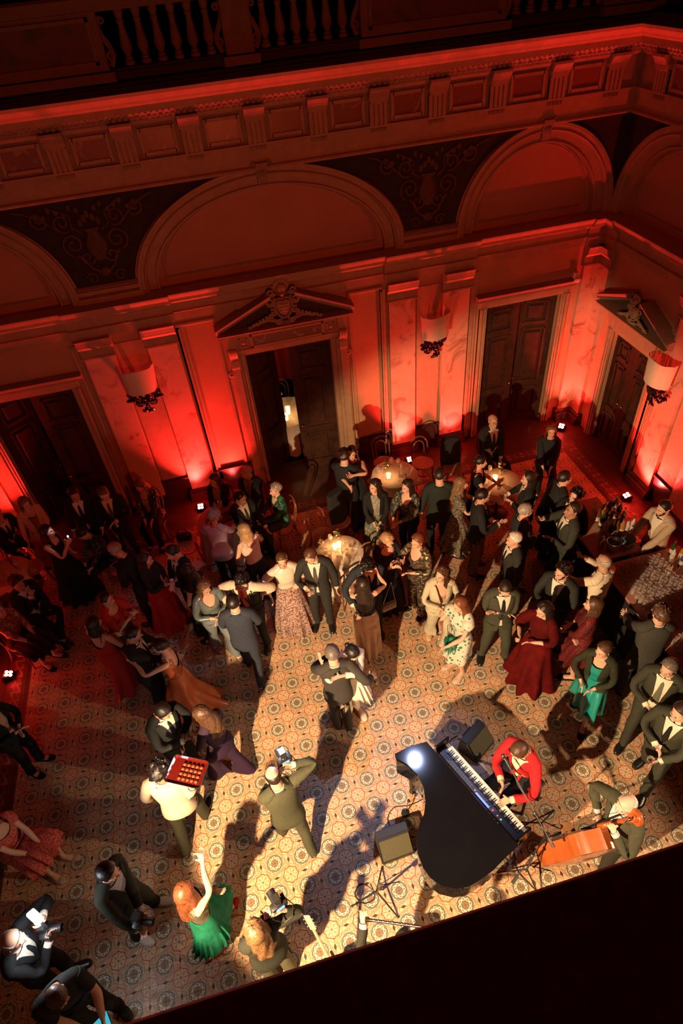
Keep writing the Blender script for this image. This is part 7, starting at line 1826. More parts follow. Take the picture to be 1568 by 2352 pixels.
_r, _h, _c = person('young dark haired man bowing his head over the woman in the champagne skirt', -0.280, 1.517, -6, dict(seed=3, hair='curly', hairc='black', head=(0,38,0), armL=(-0.115, -0.335, 1.068, 1, 0.2, -0.3), armR=(-0.267, -0.287, 1.048, -1, 0.2, -0.3), lean=7, fixed='LR'), suit((0.020,0.026,0.030), (0.012,0.012,0.015), (0.66,0.60,0.48), 'open', None))
_r, _h, _c = person('woman in white high-necked blouse and long floral skirt standing beside the man in charcoal suit', -1.395, 1.989, 4, dict(seed=4, fem=True, hair='bun', hairc='brown', head=(-8,10,0), armL='belly', armR=(-0.30,-0.08,0.98,-0.6,0.5,0)), [('bodice', ('satin',(0.66,0.55,0.44)), dict(top='high', sl=0.95, puff=0.022)), ('skirt', ('dots',(0.13,0.06,0.05),(0.44,0.31,0.25)), dict(hem=0.04, r=0.31, pl=11, amp=0.010)), ('shoes', (0.02,0.02,0.02), dict(kind='pump'))])
_r, _h, _c = person('man in charcoal suit and grey tie holding a tumbler by the white blouse woman', -0.961, 1.869, -14, dict(seed=5, hair='short', hairc='brown', head=(-30,28,0), armR='glass', armL='down', feet='stand', curlR=55), suit((0.026,0.027,0.024), (0.07,0.07,0.07), (0.66,0.60,0.48), 'open', None))
hold_glass(_h, 'R', 'tumbler of the man in charcoal suit')
_r, _h, _c = person('woman in pale blue satin trouser suit with long wavy brown hair, one foot forward', -2.534, 1.862, 18, dict(seed=6, fem=True, hair='wavy', hairc='light', head=(14,16,0), armR='belly', armL='belly', feet='step'), [('bodice', ('satin',(0.12,0.16,0.15)), dict(top='v', sl=0.9, puff=0.015)), ('trousers', ('satin',(0.17,0.20,0.21)), dict(flare=0.03)), ('shoes', (0.2,0.12,0.1), dict(kind='pump'))])
_r, _h, _c = person('man in navy suit seen from behind, facing the man with the red tie', -2.153, 1.310, 170, dict(seed=7, hair='short', hairc='black', H=1.80, armL='belly', armR='belly', feet='step', lean=5), suit((0.030,0.036,0.052), (0.012,0.012,0.015), (0.66,0.60,0.48), 'open', None))
_r, _h, _c = person('curly haired man in green waistcoat, white sleeves and red tie with arms spread', -1.986, 1.802, -24, dict(seed=8, hair='curly', hairc='black', head=(30,30,8), armL=(0.185, 0.150, 1.068, 0.6, 0.3, -0.3), armR=(-0.266, -0.135, 1.107, -0.8, 0.3, -0.4), lean=12, fixed='LR'), [('trousers', (0.013,0.014,0.012)), ('shirt', (0.62,0.50,0.36)), ('bodice', (0.014,0.020,0.014), dict(top='v', name='waistcoat')), ('tie', ('satin',(0.55,0.02,0.015))), ('shoes', ('leather',(0.01,0.01,0.01)))])
_r, _h, _c = person('blonde woman in black dress looking down at the tumbler in her hand', 0.104, 1.892, 12, dict(seed=9, fem=True, H=1.70, hair='long', hairc='blond', head=(10,26,0), armL='chest', armR=(-0.02,-0.26,1.25,-0.8,0.2,-0.7), curlL=50, curlR=40), [('bodice', (0.012,0.012,0.013), dict(top='scoop', sl=0.9)), ('skirt', (0.012,0.012,0.013), dict(hem=0.06, r=0.25)), ('shoes', (0.01,0.01,0.01), dict(kind='pump'))])
hold_glass(_h, 'R', 'tumbler held by the blonde woman in black')
_r, _h, _c = person('woman with piled auburn curls in black and gold jumpsuit, hand at her chin', 0.521, 1.691, -58, dict(seed=10, fem=True, H=1.70, hair='updo', hairc='auburn', head=(-6,10,0), armR=(-0.08,-0.27,1.38,-0.7,0.2,-0.8), armL='belly'), [('bodice', ('sequin',(0.018,0.014,0.010),(0.52,0.36,0.20)), dict(top='v', sl=0.92, puff=0.012)), ('trousers', ('sequin',(0.018,0.014,0.010),(0.52,0.36,0.20)), dict(flare=0.035)), ('shoes', (0.01,0.01,0.01), dict(kind='pump'))])
_r, _h, _c = person('woman in pale mint trouser suit with long brown hair looking over her shoulder', 0.616, 1.043, -10, dict(seed=11, fem=True, H=1.70, hair='wavy', hairc='brown', head=(-50,0,6), armR='belly', armL='belly', feet='step'), [('trousers', (0.44,0.42,0.29), dict(flare=0.03)), ('jacket', (0.46,0.43,0.30)), ('shoes', (0.55,0.38,0.25), dict(kind='pump'))])
_r, _h, _c = person('red haired woman in white and green floral dress with short puff sleeves, glass in hand', 0.682, 0.486, -68, dict(seed=12, fem=True, hair='long', hairc='auburn', head=(-10,14,0), armR=(-0.02,-0.36,1.30,-0.7,0.2,-0.7), armL=(0.10,-0.34,1.06,0.8,0.4,-0.6), curlL=40), [('bodice', ('leaf',(0.03,0.16,0.09),(0.58,0.53,0.42)), dict(top='high', sl=0.32, puff=0.03)), ('skirt', ('leaf',(0.03,0.16,0.09),(0.58,0.53,0.42)), dict(hem=0.50, r=0.21, pl=6, amp=0.006)), ('shoes', (0.55,0.4,0.3), dict(kind='pump'))])
hold_glass(_h, 'L', 'wine glass of the red haired woman')
_r, _h, _c = person('man in olive suit with cropped hair and spectacles, arms folded, watching the dance', 1.281, 0.544, -14, dict(seed=13, hair='buzz', hairc='dark', glasses=1, beard=1, head=(0,32,0), armL=(-0.082, -0.095, 1.206, 0.8, 0.1, -0.6), armR=(0.051, -0.064, 1.117, -0.8, 0.1, -0.6), feet='wide', fixed='LR'), suit((0.050,0.052,0.032), (0.012,0.012,0.012), (0.66,0.60,0.48), 'open', None))
_r, _h, _c = person('man with wavy dark hair and pale teal tie, tumbler at his chest', 2.085, 0.502, -56, dict(seed=14, hair='curly', hairc='dark', head=(-20,8,0), armR=(-0.04,-0.28,1.18,-0.8,0.2,-0.7), armL='belly', beard=1, curlR=50), suit((0.022,0.024,0.020), ('satin',(0.20,0.30,0.26)), (0.66,0.60,0.48), 'open', None))
hold_glass(_h, 'R', 'tumbler of the man with the teal tie')
_r, _h, _c = person('woman in floor length dark red velvet gown with long dark hair, raising one fist', 1.632, 0.092, -62, dict(seed=15, fem=True, hair='long', hairc='dark', head=(-16,12,0), armR=(-0.14,-0.30,1.22,-0.7,0.2,-0.8), armL='belly', curlR=75), [('bodice', ('velvet',(0.075,0.003,0.003)), dict(top='high', sl=0.8, puff=0.03)), ('skirt', ('velvet',(0.085,0.003,0.003)), dict(hem=0.04, r=0.36, pl=9, amp=0.016, train=0.12)), ('shoes', (0.01,0.01,0.01), dict(kind='pump'))])
_r, _h, _c = person('woman in red sequinned jacket with strapped evening bag, brown bob, back turned', 2.217, -0.020, -128, dict(seed=16, fem=True, hair='bob', hairc='brown', armR='belly', armL='clasp'), [('bodice', ('sequin',(0.055,0.006,0.006),(0.50,0.03,0.025)), dict(top='high', sl=0.95, puff=0.02)), ('skirt', ('sequin',(0.055,0.006,0.006),(0.50,0.03,0.025)), dict(hem=0.45, r=0.25)), ('shoes', (0.01,0.01,0.01), dict(kind='pump'))])
_r, _h, _c = person('woman in teal satin dress under a dark green fur wrap, black strapped heels', 2.028, -0.621, -52, dict(seed=17, fem=True, hair='bun', hairc='brown', head=(-24,10,0), armR=(-0.12,-0.18,1.02,-0.9,0.3,-0.3), armL=(0.06,-0.20,1.02,0.9,0.3,-0.3), feet='step'), [('bodice', ('satin',(0.01,0.24,0.20)), dict(top='scoop')), ('skirt', ('satin',(0.01,0.24,0.20)), dict(hem=0.42, r=0.22, pl=8)), ('jacket', ('velvet',(0.030,0.032,0.018)), dict(cut='wide', name='fur_wrap')), ('shoes', (0.01,0.01,0.01), dict(kind='pump'))])
_r, _h, _c = person('man in charcoal jacket with curly brown hair ordering at the bar, back turned', 2.789, -0.488, 165, dict(seed=18, hair='curly', hairc='brown', H=1.84, armL='fwd', armR='fwd', feet='stand', lean=4), suit((0.045,0.044,0.036), (0.012,0.012,0.015), (0.66,0.60,0.48), 'open', None))
_r, _h, _c = person('grey haired man in open dark suit and loose tie holding a glass at his waist', 2.533, -1.092, -48, dict(seed=19, hair='short', hairc='grizzle', head=(-20,14,0), armR=(-0.06,-0.26,1.12,-0.9,0.2,-0.5), armL='down', curlR=50, feet='stepr'), suit((0.036,0.037,0.024), (0.12,0.12,0.09), (0.7,0.62,0.46), 'wide', None))
hold_glass(_h, 'R', 'glass of the grey haired man in open suit')
_r, _h, _c = person('man with blue wristwatch in dark suit and black tie, glass held in front of him', 2.314, -1.600, -62, dict(seed=20, hair='short', hairc='dark', head=(-16,10,0), armR='belly', armL=(0.08,-0.34,1.10,0.9,0.3,-0.6), feet='step'), suit((0.040,0.042,0.026), (0.010,0.010,0.010), (0.66,0.60,0.48), 'open', None))
hold_glass(_h, 'L', 'glass of the man with the blue wristwatch')
_r, _h, _c = person('bald man in white shirt leaning on the bar, seen from behind', 2.645, 0.473, -160, dict(seed=21, hair='bald', hairc='grey', skin='mid', armL='fwd', armR=(-0.10,-0.34,1.40,-0.7,0.2,-0.8), head=(-10,10,0)), [('trousers', (0.02,0.02,0.02)), ('shirt', (0.68,0.58,0.42)), ('shoes', ('leather',(0.01,0.01,0.01)))])
_r, _h, _c = person('bartender in cream jacket and bow tie with dark hair in a bun behind the bar', 4.016, 1.132, -84, dict(seed=22, hair='bun', hairc='black', beard=1, head=(-6,12,0), armR=(-0.12,-0.40,1.06,-0.8,0.3,-0.5), armL=(0.12,-0.42,1.04,0.8,0.3,-0.5), lean=6), [('trousers', (0.02,0.02,0.02)), ('front', (0.66,0.58,0.44)), ('bow', (0.01,0.01,0.01)), ('jacket', (0.40,0.30,0.20)), ('shoes', ('leather',(0.01,0.01,0.01)))])
_r, _h, _c = person('white haired man in dark suit looking left towards the dance floor', 1.768, 1.258, -100, dict(seed=23, hair='short', hairc='white', H=1.74, head=(6,6,0), armR='down', armL='down'), suit((0.024,0.025,0.020), (0.012,0.012,0.015), (0.66,0.60,0.48), 'open', None))
_r, _h, _c = person('grey haired man in dark suit facing the couple at the bar corner', 2.144, 1.702, 78, dict(seed=24, hair='short', hairc='grey', head=(14,4,0), armR='belly', armL='down'), suit((0.020,0.024,0.026), (0.012,0.012,0.015), (0.66,0.60,0.48), 'open', None))
_r, _h, _c = person('man in dark green-grey suit with receding hair talking with one hand raised', 2.733, 1.466, -102, dict(seed=25, hair='short', hairc='dark', head=(4,-6,0), armR=(-0.16,-0.34,1.38,-0.7,0.2,-0.8), armL='belly', H=1.82, skin='tan', curlR=30), suit((0.034,0.037,0.026), (0.012,0.012,0.015), (0.66,0.60,0.48), 'open', None))
_r, _h, _c = person('person with dark curls half hidden behind the man with the raised hand', 2.984, 1.781, -70, dict(seed=26, hair='curly', hairc='black', armR='belly', armL='down', H=1.74), suit((0.013,0.013,0.012), (0.012,0.012,0.015), (0.66,0.60,0.48), 'open', None))
_r, _h, _c = person('man in dark suit bending forward beside the round table near the corner', 2.905, 2.203, 84, dict(seed=27, hair='short', hairc='dark', lean=22, head=(8,-8,0), armR='belly', armL='belly'), suit((0.016,0.017,0.016), (0.012,0.012,0.015), (0.66,0.60,0.48), 'open', None))
_r, _h, _c = person('person with brown bob and yellow tie beside the candlelit table, glass in hand', 2.545, 2.386, -118, dict(seed=28, hair='bob', hairc='dark', H=1.72, head=(14,6,0), armR=(-0.16,-0.30,1.14,-0.8,0.2,-0.6), armL='belly', curlR=50), suit((0.014,0.014,0.013), ('satin',(0.40,0.22,0.06)), (0.66,0.60,0.48), 'open', None))
hold_glass(_h, 'R', 'glass of the person with the yellow tie')
_r, _h, _c = person('man in black jacket and brown trousers beside the woman in the speckled dress', 1.694, 2.196, 70, dict(seed=29, hair='short', hairc='black', head=(16,6,0), armL='belly', armR='glass', skin='mid'), suit((0.014,0.014,0.014), (0.01,0.01,0.012), (0.66,0.60,0.48), 'open', (0.11,0.055,0.025)))
_r, _h, _c = person('woman in speckled grey dress with long fair brown hair lifting a glass', 1.561, 2.677, 64, dict(seed=30, fem=True, hair='wavy', hairc='light', head=(10,6,0), armR=(-0.10,-0.36,1.28,-0.7,0.3,-0.8), armL=(0.10,-0.34,1.22,0.7,0.3,-0.8), curlR=45), [('bodice', ('dots',(0.03,0.028,0.02),(0.22,0.19,0.13)), dict(top='high', sl=0.4, puff=0.02)), ('skirt', ('dots',(0.03,0.028,0.02),(0.24,0.20,0.14)), dict(hem=0.20, r=0.30, pl=13, amp=0.014)), ('shoes', (0.01,0.01,0.01), dict(kind='pump'))])
hold_glass(_h, 'R', 'glass lifted by the woman in speckled dress')
_r, _h, _c = person('woman with dark chignon in black velvet dress raising a glass beside the candle table', 2.048, 3.071, 58, dict(seed=31, fem=True, hair='bun', hairc='black', head=(20,10,0), armR=(-0.06,-0.34,1.30,-0.7,0.2,-0.8), armL=(0.20,-0.32,1.08,0.7,0.3,-0.8), curlL=45), [('bodice', ('velvet',(0.012,0.012,0.014)), dict(top='tank', sl=0.25, puff=0.02)), ('skirt', ('velvet',(0.012,0.012,0.014)), dict(hem=0.2, r=0.26)), ('shoes', (0.01,0.01,0.01), dict(kind='pump'))])
hold_glass(_h, 'L', 'glass raised by the woman with the chignon')
_r, _h, _c = person('man in bottle green suit jacket and black trousers seen from behind', 1.254, 2.812, 166, dict(seed=32, hair='short', hairc='dark', armR='down', armL='down', head=(-20,4,0), H=1.82), suit((0.016,0.024,0.018), (0.01,0.01,0.01), (0.66,0.60,0.48), 'open', (0.010,0.010,0.010)))
_r, _h, _c = person('woman with dark bob in black jacket with floral sleeves, hands open in front of her', 0.773, 2.888, -52, dict(seed=33, fem=True, hair='bob', hairc='dark', head=(-16,6,0), armR=(-0.08,-0.34,1.08,-0.8,0.3,-0.6), armL=(0.02,-0.30,1.06,0.8,0.3,-0.6)), [('trousers', (0.010,0.010,0.011)), ('bodice', ('floral',(0.014,0.016,0.014),(0.14,0.15,0.10)), dict(top='v', sl=0.95, puff=0.03)), ('shoes', (0.01,0.01,0.01), dict(kind='pump'))])
_r, _h, _c = person('woman in grey sequinned top under a black cardigan, hands on a bentwood chair back', 0.289, 3.050, -14, dict(seed=34, fem=True, hair='wavy', hairc='dark', head=(-46,0,0), armR='clasp', armL='clasp'), [('bodice', ('dots',(0.16,0.16,0.12),(0.30,0.30,0.22)), dict(top='high')), ('skirt', ('floral',(0.09,0.10,0.07),(0.22,0.21,0.15)), dict(hem=0.28, r=0.24, pl=9)), ('jacket', (0.010,0.010,0.010), dict(cut='wide', name='cardigan')), ('shoes', (0.01,0.01,0.01), dict(kind='pump'))])
_r, _h, _c = person('man in black suit embracing a woman by the central doorway, back turned', -0.011, 3.829, 150, dict(seed=35, hair='curly', hairc='dark', head=(10,4,0), armL='hug', armR='hug'), suit((0.013,0.014,0.014), (0.012,0.012,0.015), (0.66,0.60,0.48), 'open', None))
_r, _h, _c = person('dark haired woman looking over the shoulder of the man at the central doorway', 0.155, 3.941, -22, dict(seed=36, fem=True, H=1.70, hair='long', hairc='dark', head=(0,0,0), armL='hughigh', armR='hug'), [('bodice', (0.012,0.012,0.013), dict(top='tank')), ('skirt', (0.012,0.012,0.013), dict(hem=0.1, r=0.26)), ('shoes', (0.01,0.01,0.01), dict(kind='pump'))])
_r, _h, _c = person('bald bearded man in dark suit and long tie sitting in front of the right doorway', 2.880, 4.379, 0, dict(seed=37, sit=0.46, feet='sitwide', hair='bald', hairc='grey', beard=1, glasses=1, armR=(-0.24,-0.30,0.92,-0.8,0.5,0), armL='lap', skin='mid'), suit((0.013,0.013,0.013), (0.014,0.012,0.012), (0.50,0.40,0.32), 'open', None))
make_chair('bentwood chair under the bald bearded man in dark suit and long tie sitting in', 2.880, 4.379, 0, None)
_r, _h, _c = person('woman with red bobbed hair in black sitting in the corner with folded hands', 3.756, 3.842, -26, dict(seed=38, fem=True, sit=0.46, feet='sit', hair='bob', hairc='auburn', armR='lap', armL='lap'), [('trousers', (0.011,0.012,0.013)), ('bodice', (0.014,0.018,0.020), dict(top='high', sl=0.95, puff=0.02)), ('shoes', (0.01,0.01,0.01), dict(kind='pump'))])
make_chair('bentwood chair under the woman with red bobbed hair in black sitting in the corner', 3.756, 3.842, -26, None)
_r, _h, _c = person('woman with short brown hair in black jacket sitting behind the cloth covered table', -2.166, 4.551, -20, dict(seed=39, fem=True, sit=0.46, feet='sit', hair='bob', hairc='brown', head=(-26,8,0), armR='lap', armL='lap'), [('trousers', (0.012,0.012,0.012)), ('bodice', (0.24,0.17,0.12), dict(top='high')), ('jacket', (0.013,0.012,0.012), dict(cut='wide')), ('shoes', (0.01,0.01,0.01), dict(kind='pump'))])
make_chair('bentwood chair under the woman with short brown hair in black jacket sitting behind the', -2.166, 4.551, -20, None)
_r, _h, _c = person('bald man with glasses and white pocket square in dark suit sitting by the wall table', -1.589, 4.503, -30, dict(seed=40, sit=0.46, feet='sit', hair='bald', hairc='grey', glasses=1, head=(-40,8,0), armR='lap', armL='lap', skin='mid', H=1.74), suit((0.014,0.015,0.016), (0.10,0.09,0.08), (0.20,0.17,0.15), 'open', None))
make_chair('bentwood chair under the bald man with glasses and white pocket square in dark suit', -1.589, 4.503, -30, None)
_r, _h, _c = person("young man in black suit and green tie looking down at the older woman's hands", -1.839, 3.862, 34, dict(seed=41, sit=0.46, feet='sit', hair='short', hairc='black', head=(14,18,0), armR=(-0.06,-0.42,1.04,-0.8,0.3,-0.5), armL=(0.12,-0.42,1.08,0.8,0.3,-0.5), skin='mid'), suit((0.013,0.014,0.013), (0.035,0.04,0.025), (0.66,0.60,0.48), 'open', None))
make_chair('bentwood chair under the young man in black suit and green tie looking down at', -1.839, 3.862, 34, None)
_r, _h, _c = person('elderly woman with white curls in green patterned jacket and cream scarf, sitting', -1.194, 3.927, -76, dict(seed=42, fem=True, sit=0.46, feet='sit', hair='curly', hairc='grey', head=(0,4,0), armR=(-0.10,-0.34,1.10,-0.8,0.3,-0.5), armL=(0.06,-0.34,1.08,0.8,0.3,-0.5)), [('trousers', (0.03,0.022,0.016)), ('bodice', (0.52,0.42,0.30), dict(top='high')), ('jacket', ('floral',(0.014,0.020,0.014),(0.01,0.16,0.09)), dict(cut='wide')), ('shoes', (0.01,0.01,0.01), dict(kind='pump'))])
make_chair('bentwood chair under the elderly woman with white curls in green patterned jacket and cream', -1.194, 3.927, -76, None)
_r, _h, _c = person('elderly grey haired woman in a long lavender coat, back turned, at the table', -2.278, 3.150, 160, dict(seed=43, fem=True, hair='curly', hairc='grey', head=(-20,14,0), lean=8, armR='fwd', armL='fwd'), [('trousers', (0.014,0.013,0.014)), ('jacket', (0.46,0.38,0.46), dict(cut='wide', name='long_coat')), ('shoes', (0.01,0.01,0.01), dict(kind='pump'))])
_r, _h, _c = person('blonde woman in cream sleeveless top and black trousers, back turned, talking', -1.816, 2.711, -152, dict(seed=44, fem=True, hair='bob', hairc='blond', lean=8, head=(10,6,0), armL='belly', armR=(-0.22,-0.34,1.10,-0.7,0.3,-0.6)), [('trousers', (0.011,0.011,0.012), dict(flare=0.05)), ('bodice', (0.56,0.42,0.33), dict(top='tank')), ('shoes', (0.01,0.01,0.01), dict(kind='pump'))])
_r, _h, _c = person('man in black suit standing in the shade left of the woman in pale blue', -2.851, 2.528, -60, dict(seed=45, hair='short', hairc='black', head=(-6,18,0), armR='belly', armL='belly'), suit((0.013,0.013,0.012), (0.012,0.012,0.015), (0.66,0.60,0.48), 'open', None))
_r, _h, _c = person('woman with very long dark hair in a black dress beside the woman in pale blue', -2.671, 2.150, -120, dict(seed=46, fem=True, hair='long', hairc='dark', head=(-6,14,0), armR='glass', armL='belly', lean=8), [('bodice', (0.012,0.011,0.011), dict(top='scoop')), ('skirt', (0.012,0.011,0.011), dict(hem=0.3, r=0.24)), ('shoes', (0.01,0.01,0.01), dict(kind='pump'))])
_r, _h, _c = person('woman in sequinned dark green jacket sitting against the wall, hands on her knee', -3.425, 4.865, -12, dict(seed=47, fem=True, sit=0.46, feet='sit', hair='wavy', hairc='light', head=(-20,22,0), armR='lap', armL='lap'), [('trousers', (0.010,0.010,0.010)), ('bodice', (0.34,0.26,0.18), dict(top='scoop')), ('jacket', ('sequin',(0.014,0.018,0.014),(0.13,0.14,0.10)), dict(cut='wide')), ('shoes', (0.01,0.01,0.01), dict(kind='pump'))])
make_chair('bentwood chair under the woman in sequinned dark green jacket sitting against the wall', -3.425, 4.865, -12, None)
_r, _h, _c = person('man in black suit and black tie standing in front of the left doorway', -4.387, 4.413, 2, dict(seed=48, hair='short', hairc='black', head=(14,22,0), skin='mid', armR='down', armL='down'), suit((0.012,0.012,0.012), (0.012,0.012,0.015), (0.66,0.60,0.48), 'open', None))
_r, _h, _c = person('man in black suit and grey tie with bowed head, nearest the wall sconce', -3.910, 4.300, 0, dict(seed=49, hair='short', hairc='brown', head=(0,34,0), armR='down', armL='belly'), suit((0.012,0.012,0.012), (0.09,0.085,0.07), (0.66,0.60,0.48), 'open', None))
_r, _h, _c = person('woman in rust red dress with a pale bolero at the left doorway', -5.227, 4.567, 28, dict(seed=50, fem=True, hair='bob', hairc='light', head=(10,16,0), armR='down', armL='clasp'), [('bodice', (0.36,0.09,0.03), dict(top='scoop')), ('skirt', (0.36,0.09,0.03), dict(hem=0.3, r=0.25)), ('jacket', (0.50,0.34,0.20), dict(cut='wide', name='bolero')), ('shoes', (0.1,0.05,0.04), dict(kind='pump'))])
_r, _h, _c = person('woman in black sleeveless dress holding up a phone with its torch on', -4.785, 3.722, 70, dict(seed=51, fem=True, hair='long', hairc='black', head=(10,4,0), armR=(-0.073, -0.307, 1.421, -0.6, 0.3, -0.9), armL='down', curlR=45, fixed='R'), [('bodice', (0.011,0.011,0.012), dict(top='tank')), ('skirt', (0.011,0.011,0.012), dict(hem=0.08, r=0.33)), ('shoes', (0.01,0.01,0.01), dict(kind='pump'))])
hold_slab(_h, 'R', 'phone with its white torch lit, held up at the left doorway', 'phone', 0.075, 0.15, (0.1, 0.15, 0.3), 0.4, 14, 70, -8)
_r, _h, _c = person('woman in navy lace-edged jacket sitting and reading her hand in the torch light', -4.223, 4.020, -50, dict(seed=52, fem=True, sit=0.46, feet='sit', hair='short', hairc='black', head=(-40,36,0), armR=(-0.10,-0.40,1.08,-0.8,0.3,-0.5), armL='lap', lean=16), [('trousers', (0.010,0.011,0.013)), ('bodice', (0.02,0.06,0.085), dict(top='high')), ('jacket', ('floral',(0.012,0.014,0.02),(0.10,0.11,0.11)), dict(cut='wide')), ('shoes', (0.01,0.01,0.01), dict(kind='pump'))])
make_chair('bentwood chair under the woman in navy lace-edged jacket sitting and reading her hand in', -4.223, 4.020, -50, None)
_r, _h, _c = person('grey haired man in black suit stooping towards the woman in navy lace', -3.577, 2.806, -112, dict(seed=53, hair='short', hairc='grey', lean=18, head=(-6,16,0), armR=(-0.14,-0.42,1.12,-0.7,0.3,-0.6), armL='belly'), suit((0.012,0.012,0.013), (0.012,0.012,0.015), (0.66,0.60,0.48), 'open', None))
_r, _h, _c = person('woman in dark green top and long red skirt with dark hair, facing right', -3.307, 2.623, 72, dict(seed=54, fem=True, hair='long', hairc='dark', head=(6,8,0), armR='belly', armL='belly'), [('bodice', (0.018,0.020,0.012), dict(top='high', sl=0.95)), ('skirt', (0.34,0.020,0.012), dict(hem=0.05, r=0.27, pl=8)), ('shoes', (0.2,0.1,0.06), dict(kind='pump'))])
_r, _h, _c = person('woman in red blouse and pearl necklace with a dark bun, hands pressed together', -3.850, 2.034, 62, dict(seed=55, fem=True, hair='bun', hairc='black', head=(14,8,0), armR=(-0.02,-0.32,1.34,-0.7,0.2,-0.8), armL=(0.02,-0.32,1.34,0.7,0.2,-0.8)), [('skirt', (0.02,0.016,0.018), dict(hem=0.3, r=0.24)), ('bodice', (0.46,0.030,0.022), dict(top='scoop', sl=0.6, puff=0.02)), ('shoes', (0.01,0.01,0.01), dict(kind='pump'))])
_r, _h, _c = person('woman in long plain red dress with dark hair, back turned, bare sandals', -4.013, 1.649, 146, dict(seed=56, fem=True, hair='bob', hairc='dark', head=(-14,6,0), armR='belly', armL='belly', feet='step'), [('bodice', (0.44,0.028,0.016), dict(top='low_back')), ('skirt', (0.44,0.028,0.016), dict(hem=0.16, r=0.25, pl=7)), ('shoes', (0.5,0.3,0.2), dict(kind='pump'))])
_r, _h, _c = person('man in black suit slow dancing with the woman in the copper gown', -3.494, 1.229, 84, dict(seed=57, hair='short', hairc='black', skin='mid', head=(8,18,0), armL=(0.02,-0.42,1.14,0.9,0.2,-0.4), armR=(-0.04,-0.42,1.10,-0.9,0.2,-0.4), lean=4), suit((0.014,0.014,0.013), (0.012,0.012,0.015), (0.66,0.60,0.48), 'open', None))
_r, _h, _c = person('woman in floor length copper satin gown with bare back dancing with the man in black', -3.131, 1.001, -96, dict(seed=58, fem=True, hair='updo', hairc='dark', head=(0,8,0), armL=(0.06,-0.42,1.46,0.8,0,-0.2), armR=(-0.10,-0.40,1.42,-0.8,0,-0.2)), [('bodice', ('satin',(0.40,0.085,0.025)), dict(top='low_back')), ('skirt', ('satin',(0.40,0.085,0.025)), dict(hem=0.03, r=0.30, pl=7, amp=0.012, train=0.22)), ('shoes', (0.2,0.1,0.05), dict(kind='pump'))])
_r, _h, _c = person('man in black suit looking down at a small glass held in both hands', -3.172, 0.061, 40, dict(seed=59, hair='short', hairc='black', skin='mid', head=(10,36,0), armL='belly', armR=(0.00,-0.26,1.16,-0.9,0.2,-0.5), curlR=50, beard=1), suit((0.016,0.018,0.017), (0.012,0.012,0.012), (0.66,0.60,0.48), 'open', None))
hold_glass(_h, 'R', 'small glass held by the man in black')
_r, _h, _c = person('woman in dark purple jumpsuit with wavy brown hair, back turned to the stage', -2.671, -0.095, -128, dict(seed=60, fem=True, hair='wavy', hairc='brown', head=(20,16,0), armR='belly', armL='belly', feet='step', lean=4), [('bodice', (0.035,0.016,0.035), dict(top='high', sl=0.95)), ('trousers', (0.026,0.010,0.030), dict(flare=0.04)), ('shoes', (0.6,0.3,0.2), dict(kind='pump'))])
_r, _h, _c = person('waiter in cream dinner jacket with black curly hair, carrying a red tray', -3.184, -0.707, 172, dict(seed=61, hair='curly', hairc='black', skin='tan', H=1.82, head=(-8,6,0), armR=(-0.281, 0.064, 1.354, -0.9, 0.5, -0.6), armL='hang', feet='stepr', fixed='R'), [('trousers', (0.045,0.045,0.024)), ('front', (0.6,0.5,0.4)), ('jacket', (0.66,0.53,0.38)), ('shoes', ('leather',(0.012,0.012,0.01)))])
hold_tray((-2.908, -0.757, 1.600))
_r, _h, _c = person('bald photographer in olive suit aiming a camera with its flash lit', -2.009, -1.142, -164, dict(seed=62, hair='bald', hairc='dark', head=(6,12,0), armR=(-0.215, -0.110, 1.562, -1, 0.1, -0.1), armL=(-0.080, -0.160, 1.463, 0.8, 0, -0.9), curlR=50, lean=8, feet='step', fixed='LR'), suit((0.066,0.068,0.038), (0.012,0.012,0.015), (0.66,0.60,0.48), 'open', None))
hold_camera(_h, 'R', 'black camera with lit flash held by the bald man in olive suit', 1, -164)
_r, _h, _c = person('man in black suit and white trainers with a camera hanging from his hand', -3.782, -1.510, 66, dict(seed=63, hair='short', hairc='black', head=(8,14,0), armR=(-0.277, -0.284, 0.939, -0.8, 0.5, -0.2), armL=(-0.227, -0.372, 0.939, 0.8, 0.5, -0.2), feet='wide', curlR=55, lean=10, fixed='LR'), [('trousers', (0.018,0.019,0.016)), ('front', (0.40,0.42,0.50)), ('jacket', (0.024,0.026,0.018)), ('shoes', (0.62,0.58,0.52))])
hold_camera(_h, 'L', 'black camera in the hand of the man in white trainers', 0, 66)
_r, _h, _c = person('woman with long auburn hair and emerald velvet skirt raising a wine glass', -3.030, -1.863, 120, dict(seed=64, fem=True, hair='long', hairc='auburn', head=(30,0,0), armR=(0.034, -0.268, 1.718, -1, 0.2, -0.2), armL='belly', curlR=45, feet='step', fixed='R'), [('bodice', ('sequin',(0.10,0.08,0.05),(0.45,0.38,0.25)), dict(top='tank')), ('skirt', ('velvet',(0.012,0.16,0.085)), dict(hem=0.40, r=0.27, pl=24, amp=0.010)), ('shoes', (0.34,0.012,0.012), dict(kind='pump'))])
hold_glass(_h, 'R', 'wine glass raised by the woman in emerald skirt')
_r, _h, _c = person('woman photographer with curly fair hair in olive jacket holding a camera up', -2.433, -2.340, -160, dict(seed=65, fem=True, H=1.70, hair='wavy', hairc='light', head=(-6,-4,0), armR=(-0.286, 0.003, 1.574, -1, 0.2, -0.5), armL=(-0.146, -0.048, 1.532, 0.8, 0, -0.8), curlR=45, fixed='LR'), [('trousers', (0.11,0.105,0.055), dict(flare=0.02)), ('jacket', (0.030,0.032,0.022)), ('shoes', (0.02,0.02,0.02))])
hold_camera(_h, 'R', 'large black camera held up by the curly haired photographer', 0, -160)
